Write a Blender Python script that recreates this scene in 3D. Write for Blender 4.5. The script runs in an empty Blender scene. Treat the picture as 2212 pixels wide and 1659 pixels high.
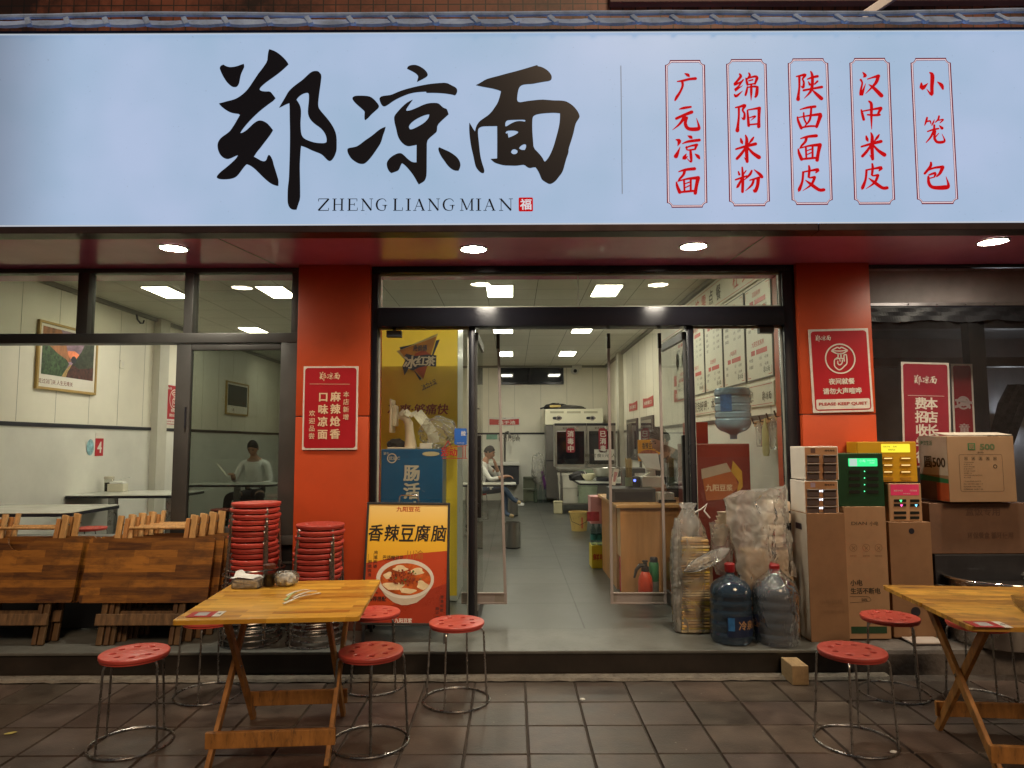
import bpy, bmesh, math, random
from mathutils import Vector, Matrix, Euler, noise
random.seed(7)
sc = bpy.context.scene
COL = sc.collection
R = math.radians
# ---------------------------------------------------------------- camera
F, CX, CY, PITCH, ROLL, CAMZ = 1493.1, 1106.0, 829.5, math.atan(230 / 2700), 0.004, 1.5
cam = bpy.data.cameras.new('camera'); cam.sensor_width = 36; cam.lens = 24.3; cam.clip_end = 300; cam.clip_start = .05
camo = bpy.data.objects.new('camera', cam); COL.objects.link(camo)
camo.matrix_world = Matrix.Translation((0, 0, CAMZ)) @ Matrix.Rotation(R(90) + PITCH, 4, 'X') @ Matrix.Rotation(-ROLL, 4, 'Z')
sc.camera = camo
# ---------------------------------------------------------------- night sky, one warm light from the street
SUN_EL, SUN_AZ = 40.0, 16.0            # azimuth: degrees to the right of straight behind the camera
w = bpy.data.worlds.new('World'); sc.world = w; w.use_nodes = True
nt = w.node_tree; bg = nt.nodes['Background']
sky = nt.nodes.new('ShaderNodeTexSky'); sky.sky_type = 'NISHITA'; sky.sun_disc = False
sky.sun_elevation = R(-1); sky.sun_rotation = R(180 - SUN_AZ)
nt.links.new(sky.outputs[0], bg.inputs[0]); bg.inputs[1].default_value = 0.15
sl = bpy.data.lights.new('street_light', 'SUN'); sl.energy = 1.15; sl.angle = R(16); sl.color = (1.0, .70, .44)
slo = bpy.data.objects.new('street_light', sl); COL.objects.link(slo); slo.location = (3, -12, 9)
d = Vector((-math.sin(R(SUN_AZ)) * math.cos(R(SUN_EL)), math.cos(R(SUN_AZ)) * math.cos(R(SUN_EL)), -math.sin(R(SUN_EL))))
slo.rotation_euler = d.to_track_quat('-Z', 'Y').to_euler()
sc.view_settings.view_transform = 'Standard'; sc.view_settings.look = 'None'
sc.view_settings.exposure = 0.15; sc.view_settings.gamma = 1.0
sc.cycles.use_denoising = True; sc.cycles.max_bounces = 10; sc.cycles.transparent_max_bounces = 24
sc.cycles.diffuse_bounces = 5; sc.cycles.glossy_bounces = 4; sc.cycles.sample_clamp_indirect = 6.0
sc.cycles.caustics_reflective = False; sc.cycles.caustics_refractive = False

# ---------------------------------------------------------------- photo measurements -> world points
def ray(u, v):
    x, y = u - CX, v - CY
    x, y = x - ROLL * y, y + ROLL * x
    xn, yn = x / F, -y / F
    return Vector((xn, math.cos(PITCH) - yn * math.sin(PITCH), math.sin(PITCH) + yn * math.cos(PITCH)))
def V(u, v, Y):
    r = ray(u, v); p = r * (Y / r.y); p.z += CAMZ; return p
def G(u, v, z=0.0):
    r = ray(u, v); p = r * ((z - CAMZ) / r.z); p.z = z; return p
def W(u, v, X):
    r = ray(u, v); p = r * (X / r.x); p.z += CAMZ; return p
def XZ(u, v, Y):
    p = V(u, v, Y); return (p.x, p.z)

# ---------------------------------------------------------------- materials
MATS = {}
def nodes(name):
    m = bpy.data.materials.new(name); m.use_nodes = True
    return m, m.node_tree, m.node_tree.nodes['Principled BSDF']
def N(t, kind, **kw):
    n = t.nodes.new('ShaderNode' + kind)
    for k, val in kw.items():
        if k in n.inputs.keys(): n.inputs[k].default_value = val
        else: setattr(n, k, val)
    return n
def M(name, col, rough=.5, metal=0., var=.12, vs=6., bump=0., bs=40., coat=0., emit=None, es=0., stretch=None, spec=.5, dirt=0., trans=0., alpha=1., sss=0.):
    if name in MATS: return MATS[name]
    m, t, b = nodes(name); L = t.links.new
    b.inputs['Roughness'].default_value = rough; b.inputs['Metallic'].default_value = metal
    b.inputs['Coat Weight'].default_value = coat; b.inputs['Specular IOR Level'].default_value = spec
    b.inputs['Transmission Weight'].default_value = trans; b.inputs['Alpha'].default_value = alpha
    if sss: b.inputs['Subsurface Weight'].default_value = sss; b.inputs['Subsurface Radius'].default_value = (.01, .005, .003)
    c = (*col, 1)
    tc = N(t, 'TexCoord'); src = tc.outputs['Object']
    if stretch:
        mp = N(t, 'Mapping'); mp.inputs['Scale'].default_value = stretch; L(src, mp.inputs['Vector']); src = mp.outputs[0]
    if var > 0:
        n = N(t, 'TexNoise', Scale=vs, Detail=5., Roughness=.6); L(src, n.inputs['Vector'])
        mr = N(t, 'MapRange'); mr.inputs[1].default_value = .3; mr.inputs[2].default_value = .7
        mr.inputs[3].default_value = 1 - var; mr.inputs[4].default_value = 1 + var
        L(n.outputs['Fac'], mr.inputs[0])
        mx = N(t, 'MixRGB', blend_type='MULTIPLY'); mx.inputs[0].default_value = 1; mx.inputs[1].default_value = c
        L(mr.outputs[0], mx.inputs[2]); out = mx.outputs[0]
        if dirt > 0:
            n2 = N(t, 'TexNoise', Scale=vs * 3.1, Detail=8., Roughness=.75); L(src, n2.inputs['Vector'])
            r2 = N(t, 'ValToRGB'); r2.color_ramp.elements[0].position = .52; r2.color_ramp.elements[1].position = .72
            r2.color_ramp.elements[0].color = (0, 0, 0, 1); r2.color_ramp.elements[1].color = (dirt, dirt, dirt, 1)
            L(n2.outputs['Fac'], r2.inputs[0])
            m2 = N(t, 'MixRGB'); m2.inputs[2].default_value = (.05, .035, .025, 1); L(r2.outputs[0], m2.inputs[0]); L(out, m2.inputs[1]); out = m2.outputs[0]
        L(out, b.inputs['Base Color'])
        mr3 = N(t, 'MapRange'); mr3.inputs[3].default_value = max(.02, rough - .08); mr3.inputs[4].default_value = min(1, rough + .1)
        L(n.outputs['Fac'], mr3.inputs[0]); L(mr3.outputs[0], b.inputs['Roughness'])
    else: b.inputs['Base Color'].default_value = c
    if bump > 0:
        nb = N(t, 'TexNoise', Scale=bs, Detail=4.); L(src, nb.inputs['Vector'])
        bp = N(t, 'Bump', Strength=bump, Distance=.01); L(nb.outputs['Fac'], bp.inputs['Height']); L(bp.outputs[0], b.inputs['Normal'])
    if emit: b.inputs['Emission Color'].default_value = (*emit, 1); b.inputs['Emission Strength'].default_value = es
    MATS[name] = m; return m
def glass(name, tint, ior=1.45, rough=0., haze=0.):
    if name in MATS: return MATS[name]
    m = bpy.data.materials.new(name); m.use_nodes = True; t = m.node_tree; t.nodes.clear(); L = t.links.new
    o = N(t, 'OutputMaterial'); tr = N(t, 'BsdfTransparent'); tr.inputs[0].default_value = (*tint, 1)
    gl = N(t, 'BsdfGlossy', Roughness=rough); mx = N(t, 'MixShader'); f0 = ((ior - 1) / (ior + 1)) ** 2
    lw = N(t, 'LayerWeight', Blend=.5); pw = N(t, 'Math', operation='POWER'); pw.inputs[1].default_value = 5.; L(lw.outputs['Facing'], pw.inputs[0])
    fr = N(t, 'MapRange'); fr.inputs[3].default_value = f0; fr.inputs[4].default_value = .9; L(pw.outputs[0], fr.inputs[0])
    base = tr.outputs[0]
    if haze > 0:
        tc = N(t, 'TexCoord'); n = N(t, 'TexNoise', Scale=2.2, Detail=7., Roughness=.7); L(tc.outputs['Object'], n.inputs['Vector'])
        mr = N(t, 'MapRange'); mr.inputs[1].default_value = .42; mr.inputs[2].default_value = .75; mr.inputs[3].default_value = haze * .3; mr.inputs[4].default_value = haze
        L(n.outputs['Fac'], mr.inputs[0])
        df = N(t, 'BsdfDiffuse'); df.inputs[0].default_value = (.75, .75, .72, 1); m2 = N(t, 'MixShader')
        L(mr.outputs[0], m2.inputs[0]); L(base, m2.inputs[1]); L(df.outputs[0], m2.inputs[2]); base = m2.outputs[0]
    L(fr.outputs[0], mx.inputs[0]); L(base, mx.inputs[1]); L(gl.outputs[0], mx.inputs[2]); L(mx.outputs[0], o.inputs[0])
    MATS[name] = m; return m
def film(name, col, opac=.3, rough=.15, bump=.6, bs=18., gloss=.35, stretch=None):
    """thin plastic: see-through, milky and wrinkled"""
    if name in MATS: return MATS[name]
    m = bpy.data.materials.new(name); m.use_nodes = True; t = m.node_tree; t.nodes.clear(); L = t.links.new
    o = N(t, 'OutputMaterial'); tr = N(t, 'BsdfTransparent'); tr.inputs[0].default_value = (.97, .97, .96, 1)
    tc = N(t, 'TexCoord'); src = tc.outputs['Object']
    if stretch:
        mp = N(t, 'Mapping'); mp.inputs['Scale'].default_value = stretch; L(src, mp.inputs['Vector']); src = mp.outputs[0]
    n = N(t, 'TexNoise', Scale=bs * .45, Detail=2., Distortion=.8); L(src, n.inputs['Vector'])
    rd = N(t, 'Math', operation='SUBTRACT'); rd.inputs[1].default_value = .5; L(n.outputs['Fac'], rd.inputs[0])
    ab = N(t, 'Math', operation='ABSOLUTE'); L(rd.outputs[0], ab.inputs[0])
    rp = N(t, 'MapRange'); rp.inputs[2].default_value = .16; L(ab.outputs[0], rp.inputs[0])       # sharp crease lines
    bp = N(t, 'Bump', Strength=bump, Distance=.02); L(rp.outputs[0], bp.inputs['Height'])
    df = N(t, 'BsdfDiffuse'); df.inputs[0].default_value = (*col, 1); tl = N(t, 'BsdfTranslucent'); tl.inputs[0].default_value = (*col, 1)
    md = N(t, 'MixShader'); md.inputs[0].default_value = .62; L(df.outputs[0], md.inputs[1]); L(tl.outputs[0], md.inputs[2])
    gl = N(t, 'BsdfGlossy', Roughness=rough)
    for s in (df, gl): L(bp.outputs[0], s.inputs['Normal'])
    mr = N(t, 'MapRange'); mr.inputs[1].default_value = .35; mr.inputs[2].default_value = .7; mr.inputs[3].default_value = opac * .75; mr.inputs[4].default_value = min(1, opac * 1.3)
    L(n.outputs['Fac'], mr.inputs[0])
    m1 = N(t, 'MixShader'); L(mr.outputs[0], m1.inputs[0]); L(tr.outputs[0], m1.inputs[1]); L(md.outputs[0], m1.inputs[2])
    fr = N(t, 'LayerWeight', Blend=gloss); L(bp.outputs[0], fr.inputs['Normal'])
    m2 = N(t, 'MixShader'); L(fr.outputs['Fresnel'], m2.inputs[0]); L(m1.outputs[0], m2.inputs[1]); L(gl.outputs[0], m2.inputs[2])
    L(m2.outputs[0], o.inputs[0]); MATS[name] = m; return m
def emis(name, col, s, base=(.05, .05, .05)):
    return M(name, base, rough=.4, var=0, emit=col, es=s)
def wood(name, c1, c2, rough=.35, dirt=.5, plank=(.32, .045), coat=.0):
    if name in MATS: return MATS[name]
    m, t, b = nodes(name); L = t.links.new
    tc = N(t, 'TexCoord'); br = N(t, 'TexBrick', Scale=1.0); br.offset = .37; br.squash = 1
    br.inputs['Color1'].default_value = (0, 0, 0, 1); br.inputs['Color2'].default_value = (1, 1, 1, 1); br.inputs['Mortar'].default_value = (.3, .3, .3, 1)
    br.inputs['Mortar Size'].default_value = .0006; br.inputs['Brick Width'].default_value = plank[0]; br.inputs['Row Height'].default_value = plank[1]
    L(tc.outputs['Object'], br.inputs['Vector'])
    mp = N(t, 'Mapping'); mp.inputs['Scale'].default_value = (3, 26, 26); L(tc.outputs['Object'], mp.inputs['Vector'])
    n = N(t, 'TexNoise', Scale=1.6, Detail=6., Roughness=.65, Distortion=.6); L(mp.outputs[0], n.inputs['Vector'])
    ad = N(t, 'MixRGB', blend_type='MIX'); ad.inputs[0].default_value = .62; L(br.outputs['Color'], ad.inputs[1]); L(n.outputs['Fac'], ad.inputs[2])
    rp = N(t, 'ValToRGB'); rp.color_ramp.elements[0].position = .25; rp.color_ramp.elements[1].position = .72
    rp.color_ramp.elements[0].color = (*c1, 1); rp.color_ramp.elements[1].color = (*c2, 1); L(ad.outputs[0], rp.inputs[0])
    n2 = N(t, 'TexNoise', Scale=4.5, Detail=9., Roughness=.72); mp2 = N(t, 'Mapping'); mp2.inputs['Scale'].default_value = (1, 2.2, 2.2)
    L(tc.outputs['Object'], mp2.inputs['Vector']); L(mp2.outputs[0], n2.inputs['Vector'])
    r2 = N(t, 'ValToRGB'); r2.color_ramp.elements[0].position = .5; r2.color_ramp.elements[1].position = .72
    r2.color_ramp.elements[0].color = (0, 0, 0, 1); r2.color_ramp.elements[1].color = (dirt, dirt, dirt, 1); L(n2.outputs['Fac'], r2.inputs[0])
    mx = N(t, 'MixRGB'); mx.inputs[2].default_value = (.035, .014, .006, 1); L(r2.outputs[0], mx.inputs[0]); L(rp.outputs[0], mx.inputs[1])
    L(mx.outputs[0], b.inputs['Base Color']); b.inputs['Coat Weight'].default_value = coat
    mr = N(t, 'MapRange'); mr.inputs[3].default_value = rough - .1; mr.inputs[4].default_value = rough + .2; L(n2.outputs['Fac'], mr.inputs[0]); L(mr.outputs[0], b.inputs['Roughness'])
    bp = N(t, 'Bump', Strength=.12, Distance=.004); L(n.outputs['Fac'], bp.inputs['Height']); L(bp.outputs[0], b.inputs['Normal'])
    MATS[name] = m; return m

# ---------------------------------------------------------------- objects
def tag(o, label, cat, group=None):
    o['label'] = label; o['category'] = cat
    if group: o['group'] = group
    return o
ROOT = {}
def thing(name, label, cat, loc=(0, 0, 0), group=None):
    o = bpy.data.objects.new(name, None); COL.objects.link(o); o.empty_display_size = .1
    o.location = loc; ROOT[o] = Vector(loc)
    return tag(o, label, cat, group)
def kids(o): return [c for c in bpy.data.objects if c.parent == o]
def copy_thing(o, loc=None, rz=None, label=None, group=None, parent=None):
    ch = kids(o)
    c = o.copy(); COL.objects.link(c); c.parent = parent
    if loc is not None: c.location = loc
    if rz is not None: c.rotation_euler.z = rz
    if label: c['label'] = label
    if group: c['group'] = group
    for k in ch: copy_thing(k, parent=c)
    return c
def rootloc(p):
    v = Vector((0, 0, 0))
    while p is not None:
        v += ROOT.get(p, Vector(p.location)); p = p.parent
    return v
class Fr:
    """a flat frame: origin, right, up; n points to the viewer"""
    def __init__(s, o, r=(1, 0, 0), u=(0, 0, 1)):
        s.o = Vector(o); s.r = Vector(r).normalized(); s.u = Vector(u).normalized(); s.n = s.r.cross(s.u)
    def p(s, x, y, z=0.): return s.o + s.r * x + s.u * y + s.n * z
    def at(s, x, y, z=0.): return Fr(s.p(x, y, z), s.r, s.u)
    def rot(s, a): return Fr(s.o, s.r * math.cos(a) + s.u * math.sin(a), s.u * math.cos(a) - s.r * math.sin(a))
def fy(Y): return Fr((0, Y, 0))                      # x,y of the frame are world X,Z on the plane Y
class MB:
    def __init__(s): s.v = []; s.f = []; s.mi = []
    def add(s, vs, fs, mi=0):
        b = len(s.v); s.v += [Vector(a) for a in vs]; s.f += [tuple(i + b for i in f) for f in fs]; s.mi += [mi] * len(fs); return s
    def box(s, a, b, bev=0., mi=0, fr=None):
        a = Vector(a); b = Vector(b); lo = Vector([min(a[i], b[i]) for i in range(3)]); hi = Vector([max(a[i], b[i]) for i in range(3)])
        bm = bmesh.new(); bmesh.ops.create_cube(bm, size=1)
        for q in bm.verts: q.co = Vector([lo[i] + (q.co[i] + .5) * (hi[i] - lo[i]) for i in range(3)])
        if bev > 0:
            bev = min(bev, .45 * min(hi - lo))
            bmesh.ops.bevel(bm, geom=bm.edges[:], offset=bev, segments=2, affect='EDGES', profile=.6)
        bm.verts.index_update()
        vs = [q.co.copy() for q in bm.verts]
        if fr: vs = [fr.p(*c) for c in vs]
        s.add(vs, [[q.index for q in f.verts] for f in bm.faces], mi); bm.free(); return s
    def obox(s, p0, p1, w, h, up=(0, 0, 1), bev=0., mi=0):
        """bar from p0 to p1, section w (side) x h (along up)"""
        p0 = Vector(p0); p1 = Vector(p1); dd = (p1 - p0); ln = dd.length; dd.normalize(); up = Vector(up)
        sd = dd.cross(up).normalized(); up = sd.cross(dd)
        n0 = len(s.v); s.box((-w / 2, 0, -h / 2), (w / 2, ln, h / 2), bev, mi)
        for i in range(n0, len(s.v)):
            c = s.v[i]; s.v[i] = p0 + sd * c.x + dd * c.y + up * c.z
        return s
    def tube(s, pts, r, n=8, closed=False, mi=0, rad=None):
        pts = [Vector(p) for p in pts]; k = len(pts); rings = []; up = None
        for i, p in enumerate(pts):
            a = pts[(i - 1) % k] if (closed or i > 0) else p; b = pts[(i + 1) % k] if (closed or i < k - 1) else p
            t = (b - a).normalized()
            if up is None: up = Vector((0, 0, 1)) if abs(t.z) < .9 else Vector((1, 0, 0))
            x = t.cross(up); x = x.normalized() if x.length > 1e-5 else Vector((1, 0, 0)); up = x.cross(t).normalized()
            rr = rad[i] if rad else r
            rings.append([p + (x * math.cos(2 * math.pi * j / n) + up * math.sin(2 * math.pi * j / n)) * rr for j in range(n)])
        vs = [q for g in rings for q in g]; fs = []
        for i in range(k if closed else k - 1):
            for j in range(n):
                a = i * n; b = ((i + 1) % k) * n; fs.append((a + j, a + (j + 1) % n, b + (j + 1) % n, b + j))
        if not closed: fs += [tuple(reversed(range(n))), tuple(range((k - 1) * n, k * n))]
        return s.add(vs, fs, mi)
    def lathe(s, prof, c=(0, 0, 0), n=24, cap=True, mi=0, sx=1., sy=1., fn=None):
        c = Vector(c); vs = []; fs = []; k = len(prof)
        for (r, z) in prof:
            for j in range(n):
                a = 2 * math.pi * j / n; rr = r * (fn(a, z) if fn else 1)
                vs.append(c + Vector((rr * math.cos(a) * sx, rr * math.sin(a) * sy, z)))
        for i in range(k - 1):
            for j in range(n): fs.append((i * n + j, i * n + (j + 1) % n, (i + 1) * n + (j + 1) % n, (i + 1) * n + j))
        if cap: fs += [tuple(reversed(range(n))), tuple(range((k - 1) * n, k * n))]
        return s.add(vs, fs, mi)
    def ball(s, c, r, n=12, mi=0):
        r = (r, r, r) if not hasattr(r, '__len__') else r; m = n // 2 + 1
        prof = [(math.sin(math.pi * i / m), -math.cos(math.pi * i / m)) for i in range(1, m)]
        n0 = len(s.v); s.lathe(prof, (0, 0, 0), n, True, mi)
        for i in range(n0, len(s.v)):
            q = s.v[i]; s.v[i] = Vector(c) + Vector((q.x * r[0], q.y * r[1], q.z * r[2]))
        return s
    def poly(s, fr, pts, z0=0., z1=None, mi=0, holes=()):
        """flat shape in a frame (z1: a prism); holes allowed"""
        tri = fill([pts] + list(holes))
        vs, fs = tri
        if z1 is None: return s.add([fr.p(x, y, z0) for x, y in vs], fs, mi)
        s.add([fr.p(x, y, z1) for x, y in vs], fs, mi)
        for lp in [pts] + list(holes):
            k = len(lp); a = [fr.p(x, y, z0) for x, y in lp] + [fr.p(x, y, z1) for x, y in lp]
            s.add(a, [(i, (i + 1) % k, k + (i + 1) % k, k + i) for i in range(k)], mi)
        return s
    def rect(s, fr, x0, y0, x1, y1, z0=0., z1=None, mi=0):
        q = [(x0, y0), (x1, y0), (x1, y1), (x0, y1)]
        if z1 is None: return s.add([fr.p(x, y, z0) for x, y in q], [(0, 1, 2, 3)], mi)
        return s.box((x0, y0, min(z0, z1)), (x1, y1, max(z0, z1)), 0, mi, fr)
    def disc(s, fr, x, y, r, z0=0., z1=None, n=24, mi=0, ry=None):
        return s.poly(fr, circ(x, y, r, n, ry), z0, z1, mi)
    def ringf(s, fr, x, y, r, wd, z=0., n=32, mi=0):
        a = circ(x, y, r, n); b = circ(x, y, r - wd, n)
        return s.add([fr.p(*q, z) for q in a] + [fr.p(*q, z) for q in b], [(i, (i + 1) % n, n + (i + 1) % n, n + i) for i in range(n)], mi)
    def stroke(s, fr, pts, z=0., mi=0, cap=True):
        """brush stroke: (x, y, width) points"""
        if len(pts) > 2: pts = smooth_open(pts)
        k = len(pts); Lf = []; Rt = []
        for i, (x, y, wd) in enumerate(pts):
            a = pts[max(0, i - 1)]; b = pts[min(k - 1, i + 1)]; dx, dy = b[0] - a[0], b[1] - a[1]; l = math.hypot(dx, dy) or 1
            nx, ny = -dy / l * wd / 2, dx / l * wd / 2
            Lf.append((x + nx, y + ny)); Rt.append((x - nx, y - ny))
        vs = [fr.p(*q, z) for q in Lf] + [fr.p(*q, z) for q in Rt]
        s.add(vs, [(i, i + 1, k + i + 1, k + i) for i in range(k - 1)], mi)
        if cap:
            for (x, y, wd) in (pts[0], pts[-1]): s.add([fr.p(*q, z + .0001) for q in circ(x, y, wd / 2, 8)], [tuple(range(8))], mi)
        return s
    def text(s, fr, body, cx, cy, h, z=.001, bold=0., mi=0, asp=1., shear=0., align='C', fit=None):
        """writing: h = height of the inked box; centred on (cx, cy)"""
        vs, fs = glyphs(body, bold)
        if not vs: return s
        x0 = min(q[0] for q in vs); x1 = max(q[0] for q in vs); y0 = min(q[1] for q in vs); y1 = max(q[1] for q in vs)
        k = h / max(1e-6, y1 - y0)
        if fit: asp = fit / ((x1 - x0) * k)
        ox = (x0 + x1) / 2 if align == 'C' else x0
        out = []; ng = NG[(body, bold)]
        for i, (x, y) in enumerate(vs):
            yy = (y - (y0 + y1) / 2) * k; xx = (x - ox) * k * asp + shear * yy
            out.append(fr.p(cx + xx, cy + yy, z + .00006 * (i // ng)))
        return s.add(out, fs, mi)
    def vtext(s, fr, body, cx, cy, h, step, z=.001, bold=0., mi=0, wd=None):
        for i, ch in enumerate(body):
            if ch == ' ': continue
            vs, fs = glyphs(ch, bold); k = h / .92; kx = (wd or h) / .92
            ng = NG[(ch, bold)]; s.add([fr.p(cx + (x - .5) * kx, cy - i * step + (y - .38) * k, z + .00006 * (j // ng)) for j, (x, y) in enumerate(vs)], fs, mi)
        return s
    def build(s, name, mat=None, parent=None, smooth=False, loc=None, rot=None, kind=None, sub=0):
        me = bpy.data.meshes.new(name)
        off = rootloc(parent) if parent else Vector((0, 0, 0))
        if loc is not None or rot is not None: off = Vector((0, 0, 0))
        me.from_pydata([tuple(q - off) for q in s.v], [], s.f)
        ms = mat if isinstance(mat, (list, tuple)) else [mat]
        for q in ms: me.materials.append(q)
        if len(ms) > 1: me.polygons.foreach_set('material_index', s.mi)
        bm = bmesh.new(); bm.from_mesh(me); bmesh.ops.remove_doubles(bm, verts=bm.verts, dist=1e-6)
        if s.fixn: bmesh.ops.recalc_face_normals(bm, faces=bm.faces)
        bm.to_mesh(me); bm.free()
        if smooth:
            me.polygons.foreach_set('use_smooth', [True] * len(me.polygons))
            try: me.set_sharp_from_angle(angle=R(40))
            except Exception: pass
        me.update()
        o = bpy.data.objects.new(name, me); COL.objects.link(o)
        if parent: o.parent = parent
        if loc is not None: o.location = loc
        if rot is not None: o.rotation_euler = rot
        if kind: o['kind'] = kind
        return o
    fixn = True
def circ(x, y, r, n=24, ry=None): return [(x + r * math.cos(2 * math.pi * i / n), y + (ry or r) * math.sin(2 * math.pi * i / n)) for i in range(n)]
def rrect(x0, y0, x1, y1, r, n=4):
    o = []
    for cx, cy, a in ((x1 - r, y1 - r, 0), (x0 + r, y1 - r, 90), (x0 + r, y0 + r, 180), (x1 - r, y0 + r, 270)):
        for i in range(n + 1): o.append((cx + r * math.cos(R(a + 90 * i / n)), cy + r * math.sin(R(a + 90 * i / n))))
    return o
def smooth_open(p):
    o = []; k = len(p)
    for i in range(k - 1):
        p0 = p[max(0, i - 1)]; p1 = p[i]; p2 = p[i + 1]; p3 = p[min(k - 1, i + 2)]
        for j in range(4):
            t = j / 4; o.append(tuple(.5 * (2 * b + (c - a) * t + (2 * a - 5 * b + 4 * c - d_) * t * t + (3 * b - a - 3 * c + d_) * t ** 3) for a, b, c, d_ in zip(p0, p1, p2, p3)))
    o.append(p[-1]); return [(x, y, max(w_, .0)) for x, y, w_ in o]
def chaikin(p):
    o = []; k = len(p)
    for i in range(k):
        a, b, c = p[i - 1], p[i], p[(i + 1) % k]
        v1 = Vector((b[0] - a[0], b[1] - a[1])); v2 = Vector((c[0] - b[0], c[1] - b[1]))
        if v1.length > 0 and v2.length > 0 and v1.angle(v2) > R(55): o.append(b)
        else: o += [(b[0] * .75 + a[0] * .25, b[1] * .75 + a[1] * .25), (b[0] * .75 + c[0] * .25, b[1] * .75 + c[1] * .25)]
    return o
def curve_mesh(c):
    o = bpy.data.objects.new('tmp', c); COL.objects.link(o)
    dg = bpy.context.evaluated_depsgraph_get(); me = bpy.data.meshes.new_from_object(o.evaluated_get(dg))
    bpy.data.objects.remove(o); bpy.data.curves.remove(c); return me
def fill(loops):
    if len(loops) == 1 and len(loops[0]) <= 4: return list(loops[0]), [tuple(range(len(loops[0])))]
    c = bpy.data.curves.new('tmp', 'CURVE'); c.dimensions = '2D'; c.fill_mode = 'BOTH'
    for lp in loops:
        sp = c.splines.new('POLY'); sp.points.add(len(lp) - 1); sp.use_cyclic_u = True
        for i, q in enumerate(lp): sp.points[i].co = (q[0], q[1], 0, 1)
    me = curve_mesh(c); r = [(q.co.x, q.co.y) for q in me.vertices], [tuple(f.vertices) for f in me.polygons]
    bpy.data.meshes.remove(me); return r
GL = {}; NG = {}
def glyphs(body, bold=0.):
    k = (body, bold)
    if k not in GL:
        c = bpy.data.curves.new('tmp', 'FONT'); c.body = body; c.offset = min(bold, .006); c.resolution_u = 3
        me = curve_mesh(c); v0 = [(q.co.x, q.co.y) for q in me.vertices]; f0 = [tuple(f.vertices) for f in me.polygons]; bpy.data.meshes.remove(me)
        b = bold - .006; vs = list(v0); fs = list(f0)
        if b > .002:
            for dx, dy in ((b, b * .6), (-b, -b * .6), (b, -b * .6), (-b, b * .6)):
                n = len(vs); vs += [(x + dx, y + dy) for x, y in v0]; fs += [tuple(i + n for i in f) for f in f0]
        GL[k] = (vs, fs); NG[k] = len(v0)
    return GL[k]
def Zm(x0, y0, k):
    """reader for points measured on an enlarged view of the photograph"""
    return lambda x, y: ((x0 + x * k) / 1.80832, (y0 + y * k) / 1.80832)
# ================================================================ setting
FZ = .16            # shop floor above the pavement
YS, YC, YW = 4.30, 5.10, 5.20        # sign face, column face, shopfront
XL, XR, YB, ZC = -5.2, 2.25, 16.4, 3.33
SOF = 2.84
def pave_mat():
    m, t, b = nodes('paver'); L = t.links.new
    at = N(t, 'Attribute', attribute_name='tone'); tc = N(t, 'TexCoord')
    n = N(t, 'TexNoise', Scale=5., Detail=9., Roughness=.7); L(tc.outputs['Object'], n.inputs['Vector'])
    n2 = N(t, 'TexNoise', Scale=120., Detail=3.); L(tc.outputs['Object'], n2.inputs['Vector'])
    n3 = N(t, 'TexNoise', Scale=.9, Detail=6., Roughness=.6); L(tc.outputs['Object'], n3.inputs['Vector'])
    r = N(t, 'ValToRGB'); r.color_ramp.elements[0].position = .3; r.color_ramp.elements[1].position = .75
    r.color_ramp.elements[0].color = (.036, .027, .022, 1); r.color_ramp.elements[1].color = (.145, .110, .090, 1); L(n.outputs['Fac'], r.inputs[0])
    mx = N(t, 'MixRGB', blend_type='MULTIPLY'); mx.inputs[0].default_value = 1; L(r.outputs[0], mx.inputs[1]); L(at.outputs['Color'], mx.inputs[2])
    mr = N(t, 'MapRange'); mr.inputs[1].default_value = .3; mr.inputs[2].default_value = .7; mr.inputs[3].default_value = .55; mr.inputs[4].default_value = 1.25; L(n3.outputs['Fac'], mr.inputs[0])
    m2 = N(t, 'MixRGB', blend_type='MULTIPLY'); m2.inputs[0].default_value = 1; L(mx.outputs[0], m2.inputs[1]); L(mr.outputs[0], m2.inputs[2])
    vo = N(t, 'TexVoronoi', Scale=9.); L(tc.outputs['Object'], vo.inputs['Vector'])
    r3 = N(t, 'ValToRGB'); r3.color_ramp.elements[0].position = .035; r3.color_ramp.elements[1].position = .06
    r3.color_ramp.elements[0].color = (.5, .5, .5, 1); r3.color_ramp.elements[1].color = (0, 0, 0, 1); L(vo.outputs['Distance'], r3.inputs[0])
    m3 = N(t, 'MixRGB'); m3.inputs[2].default_value = (.34, .30, .26, 1); L(r3.outputs[0], m3.inputs[0]); L(m2.outputs[0], m3.inputs[1])
    L(m3.outputs[0], b.inputs['Base Color'])
    mr2 = N(t, 'MapRange'); mr2.inputs[3].default_value = .22; mr2.inputs[4].default_value = .6; L(n.outputs['Fac'], mr2.inputs[0]); L(mr2.outputs[0], b.inputs['Roughness'])
    bp = N(t, 'Bump', Strength=.35, Distance=.004); L(n2.outputs['Fac'], bp.inputs['Height'])
    bp2 = N(t, 'Bump', Strength=.4, Distance=.01); L(n.outputs['Fac'], bp2.inputs['Height']); L(bp.outputs[0], bp2.inputs['Normal']); L(bp2.outputs[0], b.inputs['Normal'])
    return m
grout = M('grout', (.062, .049, .040), .9, var=.3, vs=14, bump=.5, bs=90)
g = MB().rect(Fr((0, 0, -.012), (1, 0, 0), (0, 1, 0)), -60, -60, 60, 60).build('ground', grout, kind='structure')
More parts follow.
